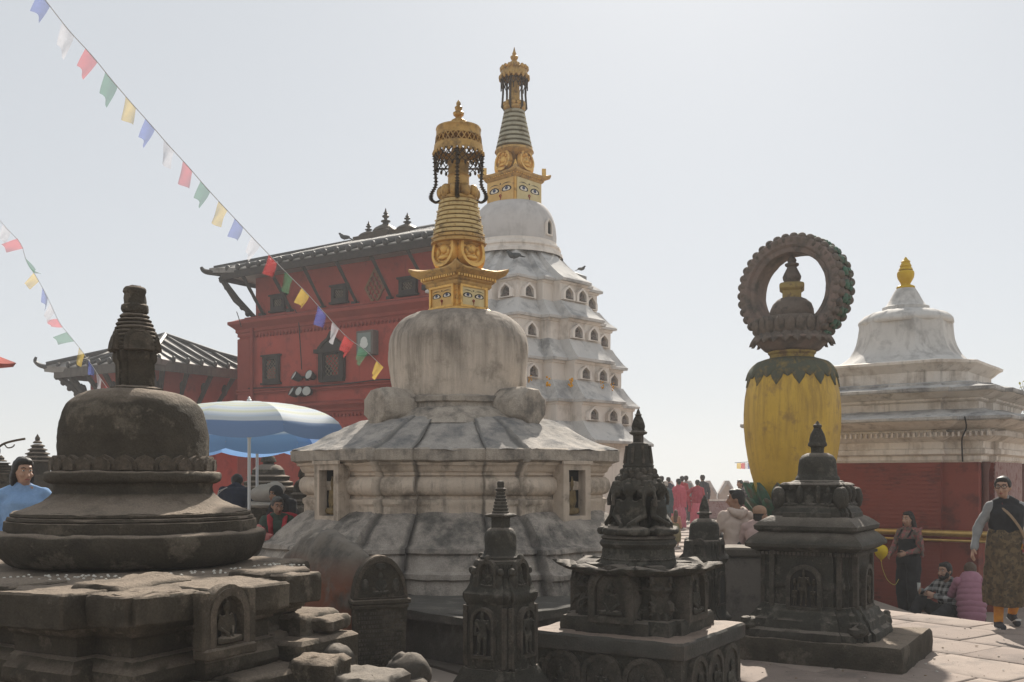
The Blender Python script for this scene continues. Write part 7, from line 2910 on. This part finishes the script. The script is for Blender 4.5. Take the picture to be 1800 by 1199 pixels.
def navy_extra(root, B, J, k, HM, garment, torso, arm, spine):
    for u in (0, 1):
        q = MB()
        q.etube([J['lsh'] + Vector((-.07 + .03 * u, .062, .052 - .01 * u)) * k, J['lsh'] + Vector((.05, .075 - .02 * u, .0 - .03 * u)) * k, J['lel'].lerp(J['lsh'], .45) + Vector((.062, .03 - .03 * u, 0)) * k], .007 * k, n=5)
        q.build('white_stripe', SOLE, root)


person('stooping person in navy tracksuit top with white shoulder stripes, back turned under the umbrella', (p.x, 14.6, .10), R(188), 1.70, pose=dict(chs=(0, -.03, 1.30), nek=(0, -.12, 1.43), hed=(0, -.24, 1.50), lwr=(.22, -.20, .92), rwr=(-.22, -.20, .92)), top=NAVY, legs=BLACKC, shoes=BLACKC, hair='short', extra=navy_extra, girth=1.25, face=False, topl=.06)
p = at(510, 842, 13.9)


def veil_extra(root, B, J, k, HM, garment, torso, arm, spine):
    q = MB()
    q.ell((0, .02, .035), (.098, .112, .105), HM)
    q.ell((0, .05, -.05), (.10, .10, .11), HM)
    q.etube([J['hed'] + Vector((0, .04, -.05)) * k, J['nek'] + Vector((0, .03, 0)) * k, J['chs'] + Vector((0, .02, .02)) * k], [.09 * k, .13 * k, .20 * k], [.09 * k, .11 * k, .13 * k], n=16)
    garment('head_shawl', q, BLACKC, .010, 10)


person('person in black with a black shawl over the head, bending behind the seated woman', (p.x, 13.9, .10), R(-28), 1.60, pose=dict(chs=(0, -.10, 1.22), nek=(0, -.20, 1.33), hed=(0, -.32, 1.42), lsh=(.175, -.14, 1.30), rsh=(-.175, -.14, 1.30), lel=(.24, -.22, 1.04), rel=(-.24, -.22, 1.04), lwr=(.18, -.40, .95), rwr=(-.18, -.40, .95)), top=BLACKC, skirt=(BLACKC, .1, .24), shoes=BLACKC, hair='none', extra=veil_extra)
p = at(488, 842, 12.55)


def old_extra(root, B, J, k, HM, garment, torso, arm, spine):
    q = MB()
    for s in (-1, 1):
        q.etube([J['nek'] + Vector((s * .06, .06, .02)) * k, J['nek'] + Vector((s * .10, -.03, -.02)) * k, J['chs'] + Vector((s * .09, -.13, .0)) * k, J['wst'] + Vector((s * .08, -.16, -.05)) * k], [.05 * k, .055 * k, .05 * k, .045 * k], [.022 * k] * 4, n=8, round_ends=True)
    q.etube([J['lsh'] + Vector((-.05, .05, .05)) * k, J['lsh'] + Vector((.04, .02, .03)) * k, J['lel'].lerp(J['lsh'], .5) + Vector((.03, .02, 0)) * k], [.06 * k, .075 * k, .06 * k], [.035 * k] * 3, n=8, round_ends=True)
    garment('red_shawl', q, REDSH, .01, 12)


person('old woman with cropped grey hair and red shawl sitting left of the white stupa', (p.x, 12.55, .62), R(12), 1.55, base=SIT, top=GREENC, legs=MAROON, shoes=BLACKC, hair='short', hairm=HAIR_G, extra=old_extra, vox=.010, head=(R(18), R(12)))
stl = thing('low_stool', 'low stone seat under the old woman with the red shawl', 'seat', (p.x, 12.6, 0), 0)
b = MB()
b.box(-.24, .24, -.2, .2, -.02, .64, b=.02)
b.build('seat_block', STONE3, stl, rough=.01, rs=6, L=.12)

# wares beside them
p = at(463, 900, 13.2)
bk = thing('cane_basket', 'tall woven cane basket with ribbed sides beside the umbrella pole', 'basket', (p.x, 13.2, .55), 0)
b = MB()
b.lathe([(.16, 0), (.19, .15), (.24, .38), (.25, .42), (.235, .42), (.18, .15), (.15, .03)], 28)
b.build('basket_wall', WICKER, bk)
for k in range(16):
    a = 2 * PI * k / 16
    b = MB()
    b.etube([(.165 * math.cos(a), .165 * math.sin(a), 0), (.198 * math.cos(a), .198 * math.sin(a), .15), (.252 * math.cos(a), .252 * math.sin(a), .40)], .010, n=5)
    b.build('cane_rib', SACK if k % 3 == 0 else WICKER, bk)
b = MB()
b.etube([(.255 * math.cos(a), .255 * math.sin(a), .42) for a in [2 * PI * i / 28 for i in range(29)]], .014, n=6)
b.build('rim', WICKER, bk)
tb = thing('vendor_table', 'low wooden vendor table holding the cane basket under the umbrella', 'table', (p.x - .05, 13.25, 0), 0)
b = MB()
b.box(-.55, .45, -.35, .35, .50, .55, b=.008)
b.build('table_top', WICKER, tb)
for sx in (-1, 1):
    for sy in (-1, 1):
        b = MB()
        b.box(-.05 + sx * .44 - .025, -.05 + sx * .44 + .025, sy * .28 - .025, sy * .28 + .025, -.02, .5)
        b.build('leg', DARK_WOOD, tb)
p = at(470, 868, 14.3)
b = MB()
b.ell((0, 0, 0), (.24, .2, .14), nu=20, nv=12)
b.ell((.1, 0, .06), (.16, .15, .11), nu=16, nv=10)
b.ell((-.02, 0, -.16), (.27, .22, .06), nu=20, nv=10)
o = b.build('cloth_bundle', SACK, None, rough=.03, rs=7)
o.location = (p.x, 14.3, p.z)
tag(o, 'pale grey cloth bundle piled up behind the cane basket', 'bundle')
st2 = thing('stone_ledge', 'dark stone ledge carrying the pale cloth bundle', 'ledge', (p.x, 14.45, 0), 0)
b = MB()
b.box(-.6, .45, -.3, .3, -.02, p.z - .20, b=.02)
b.build('ledge_block', STONE, st2, rough=.02, rs=5, L=.15)
p = at(455, 943, 11.6)
b = MB()
b.ell((0, 0, 0), (.10, .09, .11), nu=16, nv=10)
b.ell((.07, .02, -.03), (.09, .08, .08), nu=14, nv=9)
b.ell((.0, .0, .10), (.03, .03, .04), nu=10, nv=7)
o = b.build('plastic_bag', mat('coral_plastic_bag', (.62, .16, .13), (.55, .22, .2), 9, rough=.35, bump=.2, trans=.3), None, rough=.03, rs=11)
o.location = (p.x, 11.6, p.z)
tag(o, 'crumpled coral pink plastic bag between the two stupas', 'bag')
st3 = thing('stone_ledge', 'grey stone ledge under the coral plastic bag', 'ledge', (p.x, 11.75, 0), 0)
b = MB()
b.box(-.35, .35, -.3, .3, -.02, p.z - .115, b=.02)
b.build('ledge_block', STONE3, st3, rough=.01, rs=5, L=.15)

# ================================================================== umbrellas
def stripes(name, bands, r_, seed=0):
    """canopy print: bands of colour by distance from the pole"""
    def f(n, l, co, col, nz, ramp, mixc, tc):
        sx = n.new('ShaderNodeSeparateXYZ')
        l.new(tc.outputs['Object'], sx.inputs[0])
        v = n.new('ShaderNodeVectorMath')
        v.operation = 'LENGTH'
        cb = n.new('ShaderNodeCombineXYZ')
        l.new(sx.outputs['X'], cb.inputs[0])
        l.new(sx.outputs['Y'], cb.inputs[1])
        l.new(cb.outputs[0], v.inputs[0])
        def M(op, a, b_):
            q = n.new('ShaderNodeMath')
            q.operation = op
            for s_, x in zip(q.inputs, (a, b_)):
                if isinstance(x, (int, float)):
                    s_.default_value = x
                elif x is not None:
                    l.new(x, s_)
            return q.outputs[0]
        ph = M('SUBTRACT', PI / 8, M('PINGPONG', M('ARCTAN2', sx.outputs['Y'], sx.outputs['X']), PI / 8))
        m = n.new('ShaderNodeMath')              # stripes run straight across every panel
        m.operation = 'DIVIDE'
        l.new(M('MULTIPLY', v.outputs['Value'], M('COSINE', ph, None)), m.inputs[0])
        m.inputs[1].default_value = r_ * .945
        r = n.new('ShaderNodeValToRGB')
        r.color_ramp.interpolation = 'LINEAR'
        el = r.color_ramp.elements
        while len(el) > 1:
            el.remove(el[-1])
        el[0].position = bands[0][0]
        el[0].color = (*bands[0][1], 1)
        for p_, c_ in bands[1:]:
            e = el.new(p_)
            e.color = (*c_, 1)
        l.new(m.outputs[0], r.inputs[0])
        return r.outputs[0]
    return mat(name, (1, 1, 1), None, rough=.7, bump=.05, trans=.42, alt=f)


WB, YB, BB, DB = (.66, .72, .76), (.62, .66, .49), (.54, .64, .76), (.20, .30, .50)
CANO = stripes('striped_canopy_cloth', [(0, WB), (.40, WB), (.43, YB), (.46, WB), (.54, YB), (.57, WB), (.64, YB), (.67, WB), (.74, BB), (.76, WB), (.82, YB), (.85, WB), (.90, BB), (.915, WB), (.955, WB), (.96, DB), (1.05, DB)], 1.33)
CANO2 = stripes('blue_striped_canopy_cloth', [(0, WB), (.6, WB), (.65, YB), (.7, WB), (.80, WB), (.83, BB), (.88, (.20, .36, .66)), (1.05, (.24, .42, .72))], 1.33)


def umbrella(px, top_py, Y, r, drop, cm, label, rz, pole=True):
    t = thing('sun_umbrella', label, 'umbrella', (at(px, 842, Y).x, Y, 0), rz, 'striped sun umbrellas')
    zt_ = at(px, top_py, Y).z
    n = 8
    for k in range(n):
        b = MB()
        a0, a1 = 2 * PI * k / n, 2 * PI * (k + 1) / n
        m, q = 9, 8
        V, Fc = [], []
        for i in range(m + 1):
            f = i / m
            rr = r * math.sin(f * PI / 2 * .92) / math.sin(PI / 2 * .92)
            zz = zt_ - drop * (1 - math.cos(f * PI / 2 * .92)) / (1 - math.cos(PI / 2 * .92))
            for j in range(q + 1):
                u = j / q
                a = a0 + (a1 - a0) * u
                sag = math.sin(PI * u)
                ch = math.cos(PI / n) / math.cos((u - .5) * 2 * PI / n)
                V.append((rr * (ch + (1 - ch) * .25) * math.cos(a), rr * (ch + (1 - ch) * .25) * math.sin(a), zz - .035 * r * sag * f))
        c = q + 1
        for i in range(m):
            for j in range(q):
                Fc.append((i * c + j, i * c + j + 1, (i + 1) * c + j + 1, (i + 1) * c + j))
        # valance
        o = len(V)
        for j in range(q + 1):
            x, y, z = V[m * c + j]
            V.append((x * 1.005, y * 1.005, z - .10 - .035 * math.sin(PI * j / q) ** .6))
        for j in range(q):
            Fc.append((m * c + j, m * c + j + 1, o + j + 1, o + j))
        b.add(V, Fc)
        b.build('canopy_panel', cm, t, fix=False, ang=50)
        b = MB()
        pts = []
        for i in range(7):
            f = i / 6
            rr = r * math.sin(f * PI / 2 * .92) / math.sin(PI / 2 * .92)
            zz = zt_ - drop * (1 - math.cos(f * PI / 2 * .92)) / (1 - math.cos(PI / 2 * .92)) - .012
            pts.append((rr * math.cos(a0), rr * math.sin(a0), zz))
        b.etube(pts, .006, n=4)
        b.etube([(0.03 * math.cos(a0), .03 * math.sin(a0), zt_ - drop * 1.25), pts[3]], .005, n=4)
        b.build('rib', PLAIN_GREY, t)
    b = MB()
    b.etube([(0, 0, 0), (0, 0, zt_ + .02)], .022, n=12)
    b.lathe([(.03, zt_), (.035, zt_ + .02), (.015, zt_ + .04), (.018, zt_ + .055), (.002, zt_ + .07)], 12)
    b.lathe([(.03, zt_ - drop * 1.25 - .05), (.035, zt_ - drop * 1.25), (.03, zt_ - drop * 1.25 + .05)], 12)
    b.build('pole', mat('white_pole_paint', (.62, .62, .62), rough=.4, bump=0), t)
    b = MB()
    b.lathe([(.25, 0), (.25, .06), (.06, .10), (.04, .3), (.03, .3)], 20)
    b.build('base', STONE3, t)
    return t


umbrella(438, 706, 13.5, 1.33, .36, CANO, 'large sun umbrella with white and pale yellow stripes and dark blue border, front one', R(33))
umbrella(452, 742, 15.3, 1.30, .34, CANO2, 'second umbrella with light blue border, lower and behind the front one', R(40))

# ================================================================== prayer flags
def flag_string(name_label, pts, cols, Ys, w, h, seed, tilt):
    rnd = random.Random(seed)
    root = thing('prayer_flag_string', name_label, 'flag string', tuple(at(pts[0][0], pts[0][1], Ys[0])), 0, 'strings of prayer flags')
    o0 = Vector(root.location)
    n = len(pts)
    W = [at(p[0], p[1], Ys[0] + (Ys[1] - Ys[0]) * i / (n - 1)) - o0 for i, p in enumerate(pts)]
    cord = spl([tuple(p) for p in W], 5)
    b = MB()
    b.etube(cord, .004, n=4)
    b.build('cord', mat('pale_cord', (.6, .6, .6), bump=0), root)
    for i in range(n):
        if cols[i] is None:
            continue
        a = W[i]
        nx = W[min(i + 1, n - 1)] - W[max(i - 1, 0)]
        d = nx.normalized()
        ww, hh = w * rnd.uniform(.85, 1.1), h * rnd.uniform(.9, 1.08)
        tl = tilt[i] if tilt and i < len(tilt) else 0
        dn = (Vector((-.36 + rnd.uniform(-.12, .12), .12 * rnd.uniform(-1, 1), -1))).normalized()
        if tl:
            dn = (Matrix.Rotation(R(tl), 3, 'Y') @ dn).normalized()
        m, q = 6, 6
        V, Fc = [], []
        ph = rnd.uniform(0, 6)
        nr_ = d.cross(dn).normalized()
        for r_ in range(m + 1):
            f = r_ / m
            for c in range(q + 1):
                u = c / q
                p = a + d * (u - .5) * ww * (1 - .18 * f) + dn * hh * f * (1 - .10 * math.sin(u * 2.5 + ph)) + nr_ * (.035 * math.sin(u * 5 + ph + f * 2) * f * 1.3 + .05 * f * f * math.sin(ph))
                V.append(p)
        c_ = q + 1
        for r_ in range(m):
            for c in range(q):
                Fc.append((r_ * c_ + c, r_ * c_ + c + 1, (r_ + 1) * c_ + c + 1, (r_ + 1) * c_ + c))
        b = MB()
        b.add(V, Fc)
        tag(b.build('flag', FLAG[cols[i]], root, fix=False, ang=80), cols[i] + ' cloth flag')


C5 = ['blue', 'white', 'red', 'green', 'yellow']
P1 = [(78, -2), (120, 52), (161, 97), (196, 140), (230, 180), (264, 218), (297, 256), (330, 292), (361, 328), (392, 362), (420, 392), (450, 424), (480, 455), (508, 484), (537, 513), (566, 545), (590, 572), (614, 596), (640, 614), (668, 640)]
flag_string('long string of coloured prayer flags sloping from upper left down to the middle stupa', P1, (C5 * 4)[:20], (9.0, 12.6), .155, .20, 4, None)
P2 = [(-8, 378), (12, 402), (36, 428), (47, 460), (64, 487), (79, 514), (92, 541), (105, 568), (124, 592), (144, 617), (160, 640), (174, 661), (190, 684), (206, 705)]
flag_string('short string of small prayer flags at far left dropping behind the domed shrine', P2, [None, 'white', 'red', 'green', 'yellow', 'blue', 'white', 'red', 'green', 'yellow', 'blue', 'white', 'red', None], (15, 16.5), .17, .22, 9, [0, 0, 50, -50, 20, -20, 10, 60, 50, 0, -20, -25, -30])

# ================================================================== birds
def bird(loc, s, rz, label, pitch=0):
    b = MB()
    M = TR(loc, rz, R(pitch), 0, s)
    b.ell((0, 0, .11), (.07, .15, .075), M)
    b.ell((0, -.10, .155), (.05, .07, .06), M)
    b.ell((0, -.155, .21), (.036, .045, .038), M)
    b.etube([(0, -.19, .21), (0, -.225, .20)], [.012, .003], n=6, M=M)
    b.etube([(0, .10, .115), (0, .22, .07), (0, .31, .045)], [.055, .05, .045], [.03, .014, .006], n=8, M=M, up=Vector((0, 0, 1)))
    for x in (-1, 1):
        b.ell((x * .062, .03, .12), (.018, .14, .05), M)
        b.etube([(x * .025, -.01, .05), (x * .028, -.02, 0), (x * .028, -.05, 0)], .008, n=5, M=M)
    v = remesh(b, .014 * s, 1)
    q = MB()
    q.join(v)
    o = q.build('pigeon', BIRD, None, ang=80, fix=False)
    return tag(o, label, 'bird', 'birds perched on the roofs')


bird(tuple(at(905, 457, 22.35)), .9, R(-70), 'dark pigeon perched on the top tier roof of the tall white stupa', 8)
bird(tuple(at(1022, 477, 24.6)), .55, R(70), 'tiny bird on the right edge of the tall stupa top roof')
bird(tuple(at(606, 423, 35.4)), 1.1, R(-70), 'dark bird perched on the red temple metal roof')

# ================================================================== paving in front at right
PV = bpy.data.objects.new('pavement', None)
COL.objects.link(PV)
PVL, PVA = Vector((5.05, 11.95, 0)), R(-54)
PV.location = PVL
PV.rotation_euler = (0, 0, PVA)
tag(PV, kind='structure')
rnd = random.Random(3)
Rm = Matrix.Rotation(PVA, 3, 'Z')
y = 0.0
while y > -6.5:
    hgt = rnd.choice((.62, .78, .9))
    x = -6 + rnd.uniform(0, .8)
    while x < 6:
        w = rnd.uniform(.8, 1.5)
        c = Rm @ Vector((x + w / 2, y - hgt / 2, 0)) + PVL
        if c.x > 1.2 and c.y > 6.2 and 1050 < 900 + F * c.x / c.y < 2000:
            b = MB()
            zt2 = rnd.uniform(-.004, .004)
            nx = 3
            b.box(.007, w - .007, .007, hgt - .007, -.06, zt2, b=.012)
            o = b.build('paving_slab', PAVE, PV, rough=.006, rs=3, L=.3, ang=50)
            o.location = (x, y - hgt, .014)
            o.rotation_euler = (rnd.uniform(-.004, .004), rnd.uniform(-.004, .004), rnd.uniform(-.006, .006))
        x += w
    y -= hgt
# bed of the paving, ending in the drop to the sunken strip by the shrine
b = MB()
b.box(-5, 6, -6.5, 0, -.5, .004)
b.build('mortar_bed', mat('dark_joint_mortar', (.10, .085, .07), rough=1), PV)
b = MB()       # dry leaf scraps, grit and spilt rice in the joints
for k in range(260):
    px_, py_ = rnd.uniform(1240, 1800), rnd.uniform(1085, 1199)
    Yq = EYE * F / (py_ - HZ)
    q = at(px_, py_, Yq)
    lp = Rm.inverted() @ (Vector((q.x, q.y, 0)) - PVL)
    if lp.y > -.03:
        continue
    sz_ = rnd.choice((.003, .004, .005, .006, .012))
    M = TR((lp.x, lp.y, .022), rnd.uniform(0, 6), s=(sz_ * rnd.uniform(.7, 1.8), sz_, sz_ * .35))
    b.mi = rnd.choice((0, 0, 1, 2))
    b.ell((0, 0, 0), 1, M, nu=5, nv=3)
tag(b.build('ground_litter', [STONE3, mat('dry_leaf', (.20, .12, .05), (.12, .08, .04), 9), mat('white_rice', (.6, .57, .5), bump=0)], PV, fix=False, ang=None), kind='stuff')
# plaza beyond, seen between the shrines
PZ = bpy.data.objects.new('plaza', None)
COL.objects.link(PZ)
PZ.location = (5.4, 27, 0)
PZ.rotation_euler = (0, 0, R(-4))
tag(PZ, kind='structure')
for i in range(8):
    for j in range(9):
        b = MB()
        w = 1.2
        b.box(i * w - 4.8 + .01, (i + 1) * w - 4.8 - .01, j * 1.6 - 6.5 + .01, (j + 1) * 1.6 - 6.5 - .01, -.05, .012 + rnd.uniform(-.003, .003))
        b.build('paving_slab', PAVE, PZ, ang=None)

# ================================================================== bare tree at far right
TRE = thing('bare_tree', 'thin bare tree with few yellowing leaves behind the shrine at the right edge', 'tree', (at(1806, 842, 21).x, 21, 0), 0)
rnd = random.Random(11)
b = MB()
tips = []


def grow(p, d, r, L_, lev):
    q = p
    pts = [tuple(p)]
    rs_ = [r]
    for i in range(4):
        d = (d + Vector((rnd.uniform(-.18, .18), rnd.uniform(-.18, .18), rnd.uniform(-.04, .14)))).normalized()
        q = q + d * L_ / 4
        pts.append(tuple(q))
        rs_.append(r * (1 - .13 * (i + 1)))
        if lev > 0 and i >= 1:
            for _ in range(1 if lev > 2 else 2):
                a = rnd.uniform(0, 2 * PI)
                side = Vector((math.cos(a), math.sin(a), rnd.uniform(.0, .6))).normalized()
                grow(q, (d * .55 + side * .75).normalized(), r * .52, L_ * .62, lev - 1)
    b.etube(pts, rs_, n=5 if lev < 3 else 8)
    if lev <= 1:
        tips.append((q, d))


grow(Vector((0, 0, 0)), Vector((-.16, 0, 1)), .08, 1.75, 4)
b.build('trunk', BARK, TRE, fix=False)
b = MB()
for q, d in tips:
    for _ in range(1):
        if rnd.random() < .9:
            s_ = rnd.uniform(.04, .08)
            M = Matrix.Translation(q) @ Matrix.Rotation(rnd.uniform(0, 6), 4, 'Z') @ Matrix.Rotation(rnd.uniform(-1.2, 1.2), 4, 'X')
            b.add([(0, 0, 0), (s_ * .5, s_ * .6, .01), (0, s_ * 1.6, 0), (-s_ * .5, s_ * .6, .01)], [(0, 1, 2, 3)], M)
tag(b.build('crown', LEAFY, TRE, fix=False, ang=None), kind='stuff')

# ================================================================== fragments at the left edge
LT = thing('corner_shrine', 'red roof corner of a small shrine poking in at the left picture edge', 'shrine', (at(-19, 640, 20).x - .97, 20, 0), 0)
zl = at(0, 640, 20).z
b = MB()
corner_roof(b, [(.88, zl), (.92, zl + .07), (.40, zl + .42), (.10, zl + .55)], [.05, .07, 0, 0])
b.build('red_roof', TEMPLE_RED, LT)
b = MB()
b.lathe([(.10, zl + .52), (.16, zl + .60), (.08, zl + .70), (.12, zl + .78), (.05, zl + .88), (.08, zl + .96), (.01, zl + 1.12)], 14)
b.build('finial', DARK_BRONZE, LT)
b = MB()
b.box(-.55, .55, -.55, .55, -.02, zl + .05)
b.build('wall', WHITE, LT, L=.5, rough=.01)
b = MB()
b.box(-.62, .62, -.62, .62, zl - .3, zl - .15)
b.build('cornice', TEMPLE_RED2, LT)
WP = thing('water_spout', 'thin dark metal spout with hook jutting in from the left edge', 'spout', tuple(at(-10, 790, 12)), 0)
b = MB()
b.etube(spl([(0, 0, -.02), (.10, 0, .06), (.22, 0, .10), (.37, 0, .128)], 4), .014, n=7)
b.etube(spl([(.12, 0, .065), (.16, 0, .02), (.22, 0, .03), (.245, 0, .06)], 4), .008, n=6)
b.ell((.02, 0, -.02), (.05, .05, .08))
b.build('pipe', DARK_BRONZE, WP)
b = MB()
b.etube([(0, 0, -at(-10, 790, 12).z), (0, 0, 0)], .03, n=8)
b.build('standpipe', DARK_BRONZE, WP)

# haze between the viewer and the far things
hz = MB()
hz.box(-1400, 1400, -400, 2600, -72, 13.6)
ho = hz.build('haze', [], None, ang=None)
hm = bpy.data.materials.new('pale_haze')
hm.use_nodes = True
hn = hm.node_tree.nodes
hn.remove(hn['Principled BSDF'])
pv = hn.new('ShaderNodeVolumePrincipled')
pv.inputs['Color'].default_value = (.77, .79, .81, 1)
pv.inputs['Density'].default_value = .0021
pv.inputs['Anisotropy'].default_value = .1
hm.node_tree.links.new(pv.outputs[0], hn['Material Output'].inputs['Volume'])
ho.data.materials.append(hm)
tag(ho, kind='stuff')
